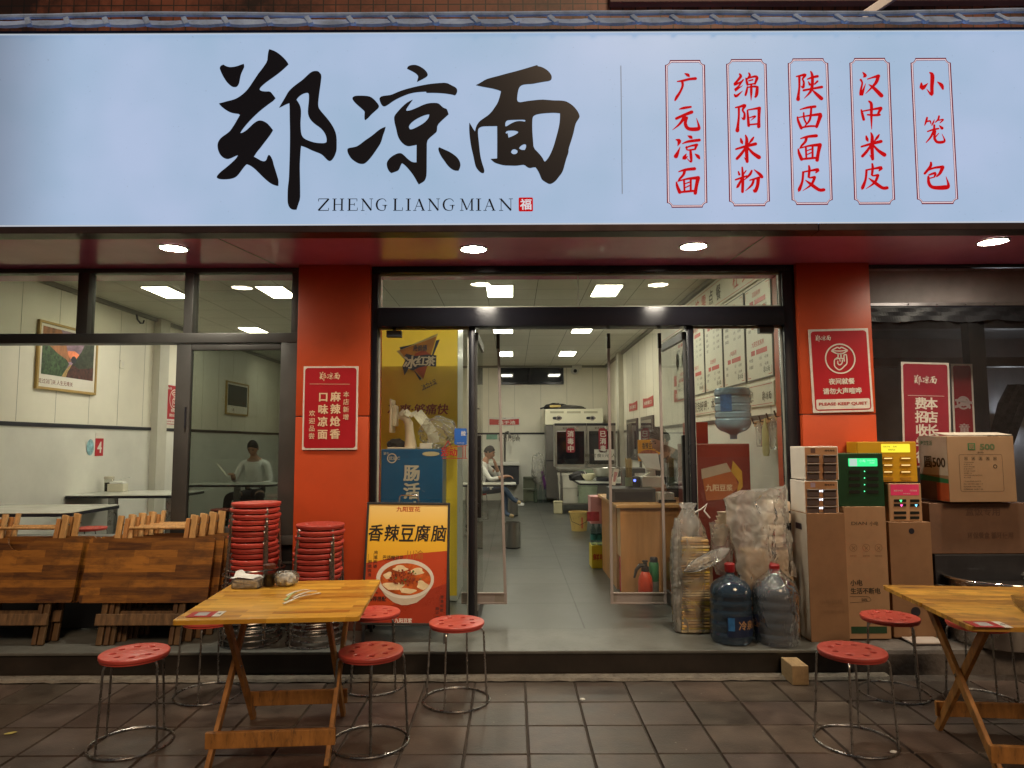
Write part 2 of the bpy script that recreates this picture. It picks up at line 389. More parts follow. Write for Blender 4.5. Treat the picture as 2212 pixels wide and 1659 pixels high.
# street pavers, each one a slightly tilted slab
bm = bmesh.new(); tone = []
PX, PY = .31, .337
for i in range(-17, 17):
    for j in range(-3, 15):
        x0 = .386 + i * PX; y0 = -.56 + j * PY
        x1 = x0 + PX - .007; y1 = min(y0 + PY - .005, 4.505)
        if y0 > 4.45: continue
        zz = [random.uniform(-.0016, .0016) for _ in range(4)]; b_ = .005
        top = [bm.verts.new((x0 + b_, y0 + b_, zz[0])), bm.verts.new((x1 - b_, y0 + b_, zz[1])), bm.verts.new((x1 - b_, y1 - b_, zz[2])), bm.verts.new((x0 + b_, y1 - b_, zz[3]))]
        low = [bm.verts.new(c) for c in ((x0, y0, -.014), (x1, y0, -.014), (x1, y1, -.014), (x0, y1, -.014))]
        fs = [bm.faces.new(top)] + [bm.faces.new((low[k], low[(k + 1) % 4], top[(k + 1) % 4], top[k])) for k in range(4)]
        tn = random.uniform(.82, 1.12); rd = random.uniform(.95, 1.08)
        tone += [(tn * rd, tn, tn * random.uniform(.93, 1.05), 1)] * 5
me = bpy.data.meshes.new('pavement'); bm.to_mesh(me); bm.free()
ca = me.color_attributes.new('tone', 'FLOAT_COLOR', 'CORNER')
for p in me.polygons:
    for li in p.loop_indices: ca.data[li].color = tone[p.index]
me.materials.append(pave_mat()); pv = bpy.data.objects.new('pavement', me); COL.objects.link(pv); pv['kind'] = 'structure'
# strip of rough mortar along the foot of the step
mort = M('mortar', (.15, .13, .105), .95, var=.35, vs=9, bump=.9, bs=45, dirt=.7)
mb = MB(); n = 110; vs = []
for i in range(n + 1):
    x = -5.6 + i * 8.0 / n
    e = 4.515 + random.uniform(-.012, .012); vs += [(x, e, -.002), (x, e + .012, .010 + random.uniform(0, .004)), (x, 4.605, .016)]
mb.add(vs, [(3 * i + k, 3 * i + 3 + k, 3 * i + 4 + k, 3 * i + 1 + k) for i in range(n) for k in (0, 1)])
mb.build('mortar_strip', mort, kind='structure', smooth=True)
# step: grey stone slab with a dark riser, then the shop floor
stone = M('step_stone', (.115, .118, .108), .42, var=.3, vs=5, bump=.15, bs=70, dirt=.35)
riser = M('riser_granite', (.022, .018, .015), .3, var=.5, vs=2.5, bump=.08, bs=40, dirt=.3)
MB().box((-6, 4.612, -.3), (2.16, 5.6, FZ - .022)).build('step_riser', riser, kind='structure')
MB().box((-6, 4.595, FZ - .02), (2.16, 5.14, FZ), .006).build('step', stone, kind='structure')
def floor_mat():
    m, t, b = nodes('floor_tile'); L = t.links.new
    tc = N(t, 'TexCoord'); mp = N(t, 'Mapping'); mp.inputs['Location'].default_value = (-.52 + .8, -5.14, 0); L(tc.outputs['Object'], mp.inputs['Vector'])
    br = N(t, 'TexBrick', Scale=1.); br.offset = 0; br.inputs['Brick Width'].default_value = .8; br.inputs['Row Height'].default_value = .8; br.inputs['Mortar Size'].default_value = .006
    br.inputs['Color1'].default_value = (.070, .074, .067, 1); br.inputs['Color2'].default_value = (.083, .087, .079, 1); br.inputs['Mortar'].default_value = (.012, .012, .011, 1); L(mp.outputs[0], br.inputs['Vector'])
    n = N(t, 'TexNoise', Scale=2.3, Detail=9., Roughness=.7); L(tc.outputs['Object'], n.inputs['Vector'])
    mr = N(t, 'MapRange'); mr.inputs[1].default_value = .3; mr.inputs[2].default_value = .7; mr.inputs[3].default_value = .7; mr.inputs[4].default_value = 1.2; L(n.outputs['Fac'], mr.inputs[0])
    mx = N(t, 'MixRGB', blend_type='MULTIPLY'); mx.inputs[0].default_value = 1; L(br.outputs['Color'], mx.inputs[1]); L(mr.outputs[0], mx.inputs[2]); L(mx.outputs[0], b.inputs['Base Color'])
    mr2 = N(t, 'MapRange'); mr2.inputs[3].default_value = .22; mr2.inputs[4].default_value = .5; L(n.outputs['Fac'], mr2.inputs[0]); L(mr2.outputs[0], b.inputs['Roughness'])
    return m
MB().rect(Fr((0, 0, FZ - .002), (1, 0, 0), (0, 1, 0)), XL, 5.14, XR, YB).build('floor', floor_mat(), kind='structure')
# right-hand neighbour: lower, rounded concrete kerb
kerb = M('old_concrete', (.13, .115, .105), .7, var=.4, vs=4, bump=.5, bs=30, dirt=.7)
MB().box((2.2, 4.63, -.2), (6, 9.5, FZ - .01), .03).build('kerb', kerb, kind='structure')

# ================================================================ the building
def scuffs(m):
    # rubbed and chipped paint, mostly thin vertical scratches and small bare spots
    t = m.node_tree; b = t.nodes['Principled BSDF']; L = t.links.new; src = b.inputs['Base Color'].links[0].from_socket; tc = N(t, 'TexCoord')
    for sc_, st, lo, hi, col in ((5., (3, 3, .35), .66, .72, (.20, .03, .012, 1)), (11., (1, 1, 1), .73, .76, (.40, .25, .18, 1))):
        mp = N(t, 'Mapping'); mp.inputs['Scale'].default_value = st; L(tc.outputs['Object'], mp.inputs['Vector']); n = N(t, 'TexNoise', Scale=sc_, Detail=8., Roughness=.7); L(mp.outputs[0], n.inputs['Vector'])
        mr = N(t, 'MapRange'); mr.inputs[1].default_value = lo; mr.inputs[2].default_value = hi; mr.inputs[4].default_value = .6; L(n.outputs['Fac'], mr.inputs[0])
        mx = N(t, 'MixRGB'); mx.inputs[2].default_value = col; L(mr.outputs[0], mx.inputs[0]); L(src, mx.inputs[1]); src = mx.outputs[0]
    L(src, b.inputs['Base Color'])
red = M('column_red', (.52, .070, .018), .40, var=.10, vs=2.2, bump=.05, bs=260, dirt=.10)
scuffs(red)
blk = M('frame_black', (.018, .018, .027), .32, var=.2, vs=3)
gry = M('frame_grey', (.06, .058, .056), .38, var=.15, vs=4, bump=.03, bs=90)
sofm = M('soffit_red', (.72, .20, .42), .22, var=.12, vs=1.2, coat=.3)
wallc = M('wall_cream', (.78, .74, .62), .5, var=.06, vs=1.5)
walll = M('wall_tile', (.70, .69, .62), .32, var=.08, vs=1.8)
def ceil_mat():
    m, t, b = nodes('ceiling_panel'); L = t.links.new
    tc = N(t, 'TexCoord'); mp = N(t, 'Mapping'); mp.inputs['Location'].default_value = (.3, .05, 0); L(tc.outputs['Object'], mp.inputs['Vector'])
    br = N(t, 'TexBrick', Scale=1.); br.offset = 0; br.inputs['Brick Width'].default_value = .6; br.inputs['Row Height'].default_value = .6; br.inputs['Mortar Size'].default_value = .004
    br.inputs['Color1'].default_value = (.70, .69, .62, 1); br.inputs['Color2'].default_value = (.74, .73, .66, 1); br.inputs['Mortar'].default_value = (.16, .16, .14, 1); L(mp.outputs[0], br.inputs['Vector'])
    L(br.outputs['Color'], b.inputs['Base Color']); b.inputs['Roughness'].default_value = .6
    return m
B = thing('restaurant_building', 'street front of a noodle restaurant with red columns, dark window frames and a maroon overhang', 'building', (0, 5.2, 0))
# columns
cl = XZ(638, 900, YC)[0]; cr = XZ(796, 900, YC)[0]; rl = XZ(1733, 900, YC)[0]; rr = XZ(1893, 900, YC)[0]
for x0, x1 in ((cl, cr), (rl, rr)):
    c = MB().box((x0, YC, 1.704), (x1, YC + .5, SOF), .008).box((x0, YC, FZ), (x1, YC + .5, 1.699), .008).build('column', red, B, True)
    MB().box((x0 + .004, YC + .006, 1.690), (x1 - .004, YC + .4, 1.71)).build('joint', blk, c)
    MB().box((x0 - .003, YC - .004, FZ), (x1 + .003, YC + .4, FZ + .09), .003).build('plinth', M('plinth', (.09, .03, .02), .5, var=.3), c)
# soffit, drop trim
MB().box((-6.2, YS + .12, SOF), (6, YC + .5, SOF + .05)).build('soffit', sofm, B)
sj = MB()
for u0, v0, u1, v1 in ((455, 508, 640, 592), (1540, 590, 1660, 505)):
    a = G(u0, v0, SOF - .001); b_ = G(u1, v1, SOF - .001); sj.obox(a, b_, .006, .002)
sj.build('soffit_seam', blk, B)
# room shell
rw = Fr((XR, 0, 0), (0, -1, 0), (0, 0, 1)); lw = Fr((XL, 0, 0), (0, 1, 0), (0, 0, 1))
MB().box((XL - .2, 5.6, ZC + .01), (XR + .2, YB, ZC + .1)).rect(Fr((0, 0, ZC), (1, 0, 0), (0, -1, 0)), XL, -YB, XR, -5.32).build('ceiling', ceil_mat(), B)
SZ = 1.72
for nm, X, sgn in (('side_wall', XL, -1), ('side_wall', XR, 1)):
    o = MB().box((X, 5.3, SZ), (X + sgn * .2, YB, ZC)).build(nm, wallc, B)
    MB().box((X, 5.3, FZ - .01), (X + sgn * .2, YB, SZ - .002)).build('lower_wall', walll, o)
    MB().box((X - sgn * .012, 5.5, SZ - .022), (X + sgn * .05, YB, SZ + .022)).build('wall_stripe', blk, o)
    sm = MB(); y = 6.0
    while y < YB: sm.box((X - sgn * .0015, y, SZ + .03), (X + sgn * .01, y + .005, ZC)); y += .62
    sm.build('seam', M('seam', (.30, .29, .24), .7, var=0), o)
o = MB().box((XL, YB, SZ), (XR, YB + .2, ZC)).build('back_wall', wallc, B)
MB().box((XL, YB, FZ - .01), (XR, YB + .2, SZ - .002)).build('lower_wall', walll, o)
MB().box((XL, YB - .012, SZ - .022), (XR, YB + .05, SZ + .022)).build('wall_stripe', blk, o)
sm = MB(); x = XL + .3
while x < XR: sm.box((x, YB - .002, SZ + .03), (x + .006, YB + .01, ZC)); x += .62
sm.build('seam', MATS['seam'], o)
pil = M('pilaster', (.55, .53, .45), .5, var=.05)
MB().box((XL, 9.95, FZ), (XL + .10, 10.22, ZC), .004).build('pilaster', pil, B)
MB().box((XR - .1, 13.9, FZ), (XR, 14.2, ZC), .004).build('pilaster', pil, B)
MB().box((XL, YB - .06, ZC - .05), (XR, YB, ZC)).box((XL, 5.6, ZC - .05), (XL + .05, YB, ZC)).box((XR - .05, 5.6, ZC - .05), (XR, YB, ZC)).build('ceiling_trim', M('trim_dark', (.24, .23, .2), .5, var=0), B)
# inner lintel over the shopfront (room side), closes the gap above the soffit
MB().box((XL, YC + .51, SOF + .03), (XR, YC + .56, ZC)).build('lintel', wallc, B)
MB().box((-8, 7.2, ZC + .15), (8, 7.4, 7)).build('rear_wall', M('wall_dark', (.05, .03, .025), .8), B)
MB().box((-8, 4.9, ZC + .12), (8, YB, ZC + .22)).build('roof', M('roof_dark', (.06, .06, .06), .9), B)
MB().box((XL - .3, 5.3, FZ - .2), (XL - .2, YB, ZC + .1)).box((XL - .3, YB + .2, -.1), (6, YB + .3, ZC + .1)).build('outer_wall', MATS['wall_dark'], B)
# upper storey behind the sign: brown mosaic wall
def mosaic():
    m, t, b = nodes('mosaic_brown'); L = t.links.new
    tc = N(t, 'TexCoord'); mp = N(t, 'Mapping'); mp.inputs['Rotation'].default_value = (R(90), 0, 0); L(tc.outputs['Object'], mp.inputs['Vector'])
    br = N(t, 'TexBrick', Scale=1.); br.offset = 0; br.inputs['Brick Width'].default_value = .095; br.inputs['Row Height'].default_value = .23; br.inputs['Mortar Size'].default_value = .005
    br.inputs['Color1'].default_value = (.20, .06, .03, 1); br.inputs['Color2'].default_value = (.27, .085, .042, 1); br.inputs['Mortar'].default_value = (.05, .03, .02, 1); L(mp.outputs[0], br.inputs['Vector'])
    n = N(t, 'TexNoise', Scale=1.2, Detail=7., Roughness=.7); L(tc.outputs['Object'], n.inputs['Vector'])
    r = N(t, 'ValToRGB'); r.color_ramp.elements[0].position = .4; r.color_ramp.elements[1].position = .58; r.color_ramp.elements[0].color = (.10, .10, .12, 1); r.color_ramp.elements[1].color = (1, 1, 1, 1); L(n.outputs['Fac'], r.inputs[0])
    mx = N(t, 'MixRGB', blend_type='MULTIPLY'); mx.inputs[0].default_value = 1; L(br.outputs['Color'], mx.inputs[1]); L(r.outputs[0], mx.inputs[2]); L(mx.outputs[0], b.inputs['Base Color']); b.inputs['Roughness'].default_value = .45
    return m
o = MB().box((-9, 5.0, 3.6), (9, 5.3, 9)).build('upper_wall', mosaic(), B)
MB().box((.75, 4.93, 4.80), (9, 5.02, 5.1)).build('ledge', M('ledge_brown', (.14, .06, .045), .5, var=.3, vs=2), o)
p0 = V(1858, 40, 4.6); p1 = V(1930, -8, 4.6); t_ = thing('metal_bracket', 'pale metal bracket arm sticking out above the right end of the sign', 'bracket', p0)
MB().obox(p0, p1 + (p1 - p0) * 1.5, .05, .06, bev=.006).build('arm', M('pale_metal', (.5, .5, .52), .4, .6, var=.15), t_)
MB().obox(p1 + (p1 - p0) * 1.35, p1 + (p1 - p0) * 1.6, .11, .11, bev=.01).build('base_plate', M('pale_metal', (.5, .5, .52), .4, .6, var=.15), t_)

# ---------------------------------------------------------------- left window
def zof(v, Y=YW, u=300): return V(u, v, Y).z
def xof(u, Y=YW, v=900): return V(u, v, Y).x
fr = fy(YW)
zt, zt2, zm1, zm2 = zof(577, u=500), zof(590, u=500), zof(721, u=500), zof(742, u=500)
sill = .83
win = MB()
xj = cl - .004; x0w = XL + .02
def bar(mb, xa, xb, za, zb, y0=YW - .03, y1=YW + .06, bev=.006): mb.box((xa, y0, za), (xb, y1, zb), bev)
bar(win, x0w, xj, zt2, SOF - .003); bar(win, x0w, xj, zm2, zm1, YW - .05, YW + .08)
mul = [(xof(160), xof(184)), (xof(393), xof(413)), (xof(627), xj)]
mul += [(mul[0][0] - 1.15, mul[0][1] - 1.15)]
for a, b_ in mul: bar(win, a, b_, zm1 + .001, zt2 - .001, YW - .034, YW + .064)
# lower row: jamb, fixed meeting stile, sill
bar(win, xof(608), xj, sill, zm2 - .001, YW - .045, YW + .075)
bar(win, x0w, xj, sill - .07, sill - .001, YW - .05, YW + .09)
wf = win.build('window', gry, B, True)
tr_glass = glass('glass_transom', (.78, .79, .74), haze=.02)
dk_glass = glass('glass_dark', (.50, .53, .50), ior=1.6, haze=.012)
edges = [x0w] + [q for m_ in sorted(mul) for q in m_]
for i in range(0, len(edges) - 1, 2):
    if edges[i + 1] - edges[i] > .1: MB().box((edges[i] - .01, YW + .02, zm1 - .01), (edges[i + 1] + .01, YW + .026, zt2 + .01)).build('pane', tr_glass, wf)
# sliding sash with dark glass, pushed to the right
xa, xb = xof(381), xof(612); sash = MB()
bar(sash, xa, xof(413), sill + .002, zm2 - .008, YW - .035, YW + .012); bar(sash, xb - .02, xof(631), sill + .002, zm2 - .008, YW - .035, YW + .012)
zs = zof(757, u=500)
bar(sash, xof(413) + .001, xb - .021, zs, zm2 - .008, YW - .035, YW + .012); bar(sash, xof(413) + .001, xb - .021, sill + .002, sill + .06, YW - .035, YW + .012)
sa = sash.build('window_sash', gry, B, True)
MB().box((xof(413) - .01, YW - .012, sill + .05), (xb, YW - .006, zs + .01)).build('pane', dk_glass, sa)
MB().box((xof(408) - .012, YW - .05, 1.62), (xof(408), YW - .036, 1.78), .003).build('handle', blk, sa)
# dado below the window
MB().box((x0w, YW + .0, FZ), (xj, YW + .1, sill - .072)).build('front_wall', M('dado_dark', (.016, .016, .018), .4, var=.3, vs=3), B)
MB().box((xof(500), YW - .012, .62), (xj, YW - .001, .635)).build('dado_trim', gry, B)

# ---------------------------------------------------------------- shopfront: dark frame, transom, fixed lights, doors
xl, xr = xof(797), xof(1716)
z_t0, z_t1, z_h0, z_h1 = zof(592, u=1250), zof(665, u=1250), zof(667, u=1250), zof(708, u=1250)
df = MB()
df.box((cr + .002, YW - .06, z_t0), (rl - .002, YW + .06, SOF - .003), .006)
df.box((cr + .002, YW - .06, FZ), (xof(817), YW + .06, z_t0 - .001), .006); df.box((xof(1694), YW - .06, FZ), (rl - .002, YW + .06, z_t0 - .001), .006)
df.box((xof(817) + .001, YW - .085, z_h1), (xof(1694) - .001, YW + .085, z_h0), .01)
pl_, pr_ = xof(1020), xof(1492)
for px in (pl_, pr_): df.box((px - .023, YW - .05, FZ), (px + .023, YW + .05, z_h1 - .001), .004)
fg_ = M('frame_gloss', (.014, .014, .020), .24, .35, var=.1, vs=2); _b = fg_.node_tree.nodes['Principled BSDF']; _b.inputs['Anisotropic'].default_value = .9   # brushed black metal
_tg = N(fg_.node_tree, 'Tangent', direction_type='RADIAL', axis='Z'); fg_.node_tree.links.new(_tg.outputs[0], _b.inputs['Tangent']); _b.inputs['Anisotropic Rotation'].default_value = .25
dfo = df.build('door_frame', fg_, B, True)
xm = xof(1252)
cg2 = glass('glass_shop', (.95, .965, .945), haze=.012)
MB().box((xof(817) - .01, YW - .003, z_t1 - .02), (xm - .003, YW + .005, z_t0 + .02)).build('transom_pane', glass('glass_transom_clear', (.88, .89, .85), haze=.035), dfo)
MB().box((xm + .003, YW - .003, z_t1 - .02), (xof(1694) + .01, YW + .005, z_t0 + .02)).build('transom_pane', MATS['glass_transom_clear'], dfo)
MB().box((xof(817) - .01, YW - .003, FZ), (pl_ - .02, YW + .005, z_h1 + .02)).build('side_pane', cg2, dfo)
MB().box((pr_ + .02, YW - .003, FZ), (xof(1694) + .01, YW + .005, z_h1 + .02)).build('side_pane', cg2, dfo)
beadm = M('bead', (.46, .46, .40), .45, var=.2)
for xa_, xb_, za_, zb_ in ((xof(817), xof(1694), z_t1, z_t0), (xof(817), pl_ - .023, FZ + .01, z_h1), (pr_ + .023, xof(1694), FZ + .01, z_h1)):
    w_ = .012; bd = MB().box((xa_, YW - .012, za_), (xa_ + w_, YW - .004, zb_)).box((xb_ - w_, YW - .012, za_), (xb_, YW - .004, zb_)).box((xa_ + w_, YW - .012, zb_ - w_), (xb_ - w_, YW - .004, zb_)).box((xa_ + w_, YW - .012, za_), (xb_ - w_, YW - .004, za_ + w_)); bd.build('glazing_bead', beadm, dfo)
MB().box((xm - .004, YW - .01, z_t1), (xm + .004, YW - .004, z_t0)).build('glazing_bead', beadm, dfo)
for u0, v0, u1, v1 in ((835, 714, 867, 728), (1640, 705, 1672, 719)):
    a = V(u0, v0, YW - .02); b_ = V(u1, v1, YW - .02); MB().box((a.x, YW - .03, b_.z), (b_.x, YW + .03, a.z), .004).box(((a.x + b_.x) / 2 - .012, YW - .012, a.z), ((a.x + b_.x) / 2 + .012, YW + .012, a.z + .05)).build('patch_fitting', M('fitting_grey', (.05, .05, .055), .4), dfo)
# two door leaves folded inwards against the jambs
for px, sg, lab in ((pl_, 1, 'glass door leaf swung inwards on the left jamb'), (pr_, -1, 'glass door leaf swung inwards on the right jamb')):
    dl = MB()
    dirv = Vector((sg * .02, .98, 0)).normalized(); p0 = Vector((px + sg * .03, YW + .03, 0)); p1 = p0 + dirv * .72
    dl.obox((p0.x, p0.y, FZ + .012), (p0.x, p0.y, z_h1 - .03), .016, .02, (0, 1, 0)); dl.obox((p0.x, p0.y, FZ + .06), (p1.x, p1.y, FZ + .06), .028, .09); dl.obox((p0.x, p0.y, z_h1 - .06), (p1.x, p1.y, z_h1 - .06), .028, .06)
    lf = dl.build('door_leaf', gry, B); lf['label'] = lab
    MB().obox((p0.x, p0.y, (FZ + z_h1) / 2), (p1.x, p1.y, (FZ + z_h1) / 2), .008, z_h1 - FZ - .2).build('pane', cg2, lf)
    hx = V(1035 if sg > 0 else 1477, 940, YW + .1); hz0 = V(1035, 1118, YW + .1).z
    MB().box((hx.x - .017, YW + .08, hz0), (hx.x + .017, YW + .12, hx.z), .006).box((hx.x - sg * .03, YW + .05, hz0 + .08), (hx.x, YW + .1, hz0 + .11)).box((hx.x - sg * .03, YW + .05, hx.z - .12), (hx.x, YW + .1, hx.z - .09)).build('handle', M('handle_black', (.012, .012, .013), .3, var=0), lf)
# ================================================================ the light box sign
ink = M('sign_ink', (.010, .008, .016), .25, var=0, spec=.6)
redink = M('sign_red', (.20, .003, .003), .5, var=0, emit=(.56, .003, .006), es=.72, spec=.05)
darkred = M('sign_darkred', (.10, .003, .01), .5, var=0, emit=(.2, .004, .02), es=.5, spec=.1)
greyink = M('sign_grey', (.2, .25, .32), .4, var=0, emit=(.15, .2, .28), es=.6)
def sign_mat():
    m, t, b = nodes('lightbox_film'); L = t.links.new
    tc = N(t, 'TexCoord'); n = N(t, 'TexNoise', Scale=1.1, Detail=3., Roughness=.5); L(tc.outputs['Object'], n.inputs['Vector'])
    r = N(t, 'ValToRGB'); r.color_ramp.elements[0].position = .32; r.color_ramp.elements[1].position = .70
    r.color_ramp.elements[0].color = (.272, .395, .55, 1); r.color_ramp.elements[1].color = (.355, .445, .63, 1); L(n.outputs['Fac'], r.inputs[0])
    # the tubes inside stop short of the left end of the box
    sp = N(t, 'SeparateXYZ'); L(tc.outputs['Object'], sp.inputs[0])
    mr = N(t, 'MapRange', interpolation_type='SMOOTHSTEP'); mr.inputs[1].default_value = -3.5; mr.inputs[2].default_value = -2.75; mr.inputs[3].default_value = .45; mr.inputs[4].default_value = 1.; L(sp.outputs['X'], mr.inputs[0])
    n2 = N(t, 'TexNoise', Scale=60., Detail=4.); L(tc.outputs['Object'], n2.inputs['Vector'])
    r2 = N(t, 'ValToRGB'); r2.color_ramp.elements[0].position = .27; r2.color_ramp.elements[1].position = .33; r2.color_ramp.elements[0].color = (.75, .75, .75, 1); L(n2.outputs['Fac'], r2.inputs[0])
    mx = N(t, 'MixRGB', blend_type='MULTIPLY'); mx.inputs[0].default_value = 1; L(r.outputs[0], mx.inputs[1]); L(r2.outputs[0], mx.inputs[2])
    b.inputs['Base Color'].default_value = (.10, .11, .12, 1); b.inputs['Roughness'].default_value = .3; b.inputs['Specular IOR Level'].default_value = .35
    L(mx.outputs[0], b.inputs['Emission Color']); L(mr.outputs[0], b.inputs['Emission Strength'])
    return m
S = thing('shop_sign', 'long pale blue lit sign board with large black brush characters and red framed columns', 'shop sign', (0, YS, 2.87))
sb0, sb1 = 2.885, V(1106, 70, YS).z
MB().box((-6, YS, sb0), (6, YS + .16, sb1)).build('light_panel', sign_mat(), S)
trimm = M('sign_trim', (.075, .05, .05), .3, .5, var=.2, vs=4)
MB().box((-6, YS - .012, SOF - .004), (1.95, YS + .12, sb0 - .003), .004).box((1.953, YS - .012, SOF - .004), (6, YS + .12, sb0 - .003), .004).build('trim', trimm, S)
MB().box((-6, YS - .006, sb0 + .0005), (6, YS - .001, sb0 + .006)).box((-6, YS - .006, sb1 - .006), (6, YS - .001, sb1 - .0005)).build('edge_strip', M('strip_white', (.5, .55, .6), .4, var=0, emit=(.6, .66, .72), es=.6), S)
sf = fy(YS)
def px2(z, pts): return [XZ(*z(*q), YS) for q in pts]
zA, zB, zC_ = Zm(800, 150, .42194), Zm(1320, 200, .33766), Zm(1800, 200, .33766)
CH = {}
CH['zheng'] = (zA, [[
 [(140,275),(150,255),(175,245),(195,258),(225,268),(260,268),(300,260),(335,247),(362,238),(367,255),(363,275),(345,310),(332,345),(325,385),(318,420),(300,448),(280,453),(255,450),(228,430),(200,400),(175,360),(155,320),(143,290)]],
 [[(597,103),(620,108),(660,125),(700,153),(740,190),(768,225),(776,242),(745,272),(700,312),(650,350),(600,385),(555,418),(520,450),(508,468),(512,482),(530,490),(560,494),(608,493),(630,520),(656,555),(635,580),(605,600),(565,630),(520,665),(470,710),(420,760),(380,805),(345,850),(328,880),(350,876),(385,855),(420,822),(455,788),(490,765),(520,761),(550,770),(580,788),(605,815),(633,850),(610,890),(580,930),(545,975),(515,1015),(485,1050),(455,1096),(490,1115),(520,1133),(548,1141),(565,1135),(575,1120),(580,1100),(590,1082),(603,1082),(615,1098),(630,1130),(640,1175),(655,1220),(670,1270),(684,1315),(682,1367),(660,1365),(620,1350),(585,1325),(545,1290),(505,1250),(465,1210),(425,1180),(390,1166),(375,1178),(350,1210),(325,1245),(300,1275),(275,1292),(240,1302),(190,1307),(140,1305),(115,1295),(112,1282),(125,1262),(155,1232),(190,1205),(230,1172),(265,1140),(295,1110),(310,1082),(285,1090),(255,1105),(225,1117),(200,1118),(170,1105),(145,1080),(128,1045),(119,1005),(122,970),(140,935),(170,908),(205,885),(235,860),(260,825),(285,785),(305,750),(327,712),(315,700),(280,697),(240,688),(205,670),(170,645),(145,622),(133,604),(170,595),(215,582),(260,572),(300,556),(340,530),(380,495),(410,460),(440,415),(470,370),(500,325),(540,275),(580,215),(584,165),(590,125)]],
 [[(690,643),(715,600),(745,550),(775,495),(815,455),(860,420),(905,388),(945,350),(975,322),(1005,305),(1045,303),(1065,318),(1082,342),(1076,400),(1066,470),(1055,550),(1050,610),(1055,645),(1080,680),(1120,725),(1160,775),(1195,830),(1215,880),(1222,930),(1222,980),(1221,1035),(1212,1065),(1200,1095),(1180,1125),(1160,1138),(1140,1132),(1118,1110),(1095,1085),(1070,1068),(1030,1053),(985,1035),(935,1010),(893,996),(888,1030),(884,1100),(880,1180),(882,1280),(884,1400),(884,1485),(868,1530),(850,1587),(820,1588),(795,1578),(778,1555),(768,1520),(768,1450),(770,1385),(780,1310),(784,1200),(788,1080),(790,960),(790,840),(787,720),(787,645),(784,600),(750,613),(715,632)],
  [(850,570),(862,550),(890,525),(920,510),(950,504),(963,512),(966,540),(964,590),(958,640),(955,690),(965,730),(985,762),(1020,795),(1065,825),(1100,860),(1122,900),(1130,935),(1128,962),(1110,972),(1070,972),(1020,967),(970,952),(930,935),(905,912),(893,880),(888,830),(887,770),(892,710),(892,660),(882,620),(865,590)]]])
CH['liang'] = (zB, [
 [[(800,205),(810,180),(840,165),(885,160),(925,168),(965,188),(1000,212),(1030,245),(1042,275),(1030,295),(1000,315),(955,338),(915,358),(922,330),(932,298),(915,270),(880,245),(840,225)]],
 [[(480,560),(485,540),(510,522),(560,516),(620,508),(680,480),(760,450),(850,425),(950,402),(1060,382),(1160,372),(1255,367),(1310,395),(1360,420),(1378,440),(1382,465),(1372,495),(1355,513),(1310,502),(1230,490),(1130,484),(1025,484),(1020,470),(970,472),(900,478),(830,492),(760,518),(690,550),(630,585),(580,622),(540,643),(515,635),(495,605)]],
 [[(166,552),(175,532),(205,518),(260,517),(330,519),(380,530),(420,560),(455,600),(478,632),(470,660),(430,695),(385,735),(350,775),(318,800),(308,790),(308,740),(312,700),(280,670),(235,632),(190,590)]],
 [[(553,877),(540,930),(522,975),(508,1030),(490,1075),(460,1120),(430,1165),(395,1215),(355,1262),(320,1295),(290,1307),(245,1303),(200,1280),(155,1245),(125,1200),(110,1160),(112,1132),(135,1120),(180,1114),(220,1104),(265,1075),(310,1038),(360,1005),(415,965),(460,925),(510,892)]],
 [[(867,563),(840,600),(812,640),(793,670),(790,690),(815,693),(860,680),(920,655),(980,626),(1040,606),(1100,600),(1155,603),(1180,618),(1200,640),(1225,660),(1260,670),(1272,700),(1281,732),(1245,765),(1200,805),(1150,858),(1147,920),(1138,940),(1100,972),(1060,1005),(1030,1042),(1029,1150),(1028,1300),(1027,1430),(1015,1480),(995,1510),(935,1543),(915,1510),(890,1465),(865,1425),(830,1380),(790,1335),(760,1308),(740,1298),(728,1320),(715,1355),(698,1383),(660,1398),(618,1412),(595,1395),(575,1360),(565,1320),(568,1285),(590,1250),(630,1215),(680,1188),(720,1180),(745,1188),(775,1215),(810,1250),(850,1280),(880,1289),(910,1288),(910,1180),(911,1085),(875,1092),(820,1103),(780,1092),(740,1060),(710,1020),(690,975),(675,900),(658,840),(650,780),(655,750),(690,705),(740,650),(790,605),(830,580)],
  [(820,880),(830,852),(860,820),(910,785),(970,755),(1020,737),(1058,732),(1054,765),(1035,795),(1000,830),(950,862),(900,888),(860,906),(835,907)]],
 [[(1160,1130),(1172,1113),(1220,1135),(1280,1160),(1330,1190),(1375,1225),(1405,1265),(1420,1310),(1413,1350),(1395,1385),(1350,1383),(1310,1362),(1270,1325),(1235,1275),(1195,1220),(1170,1170)]]])
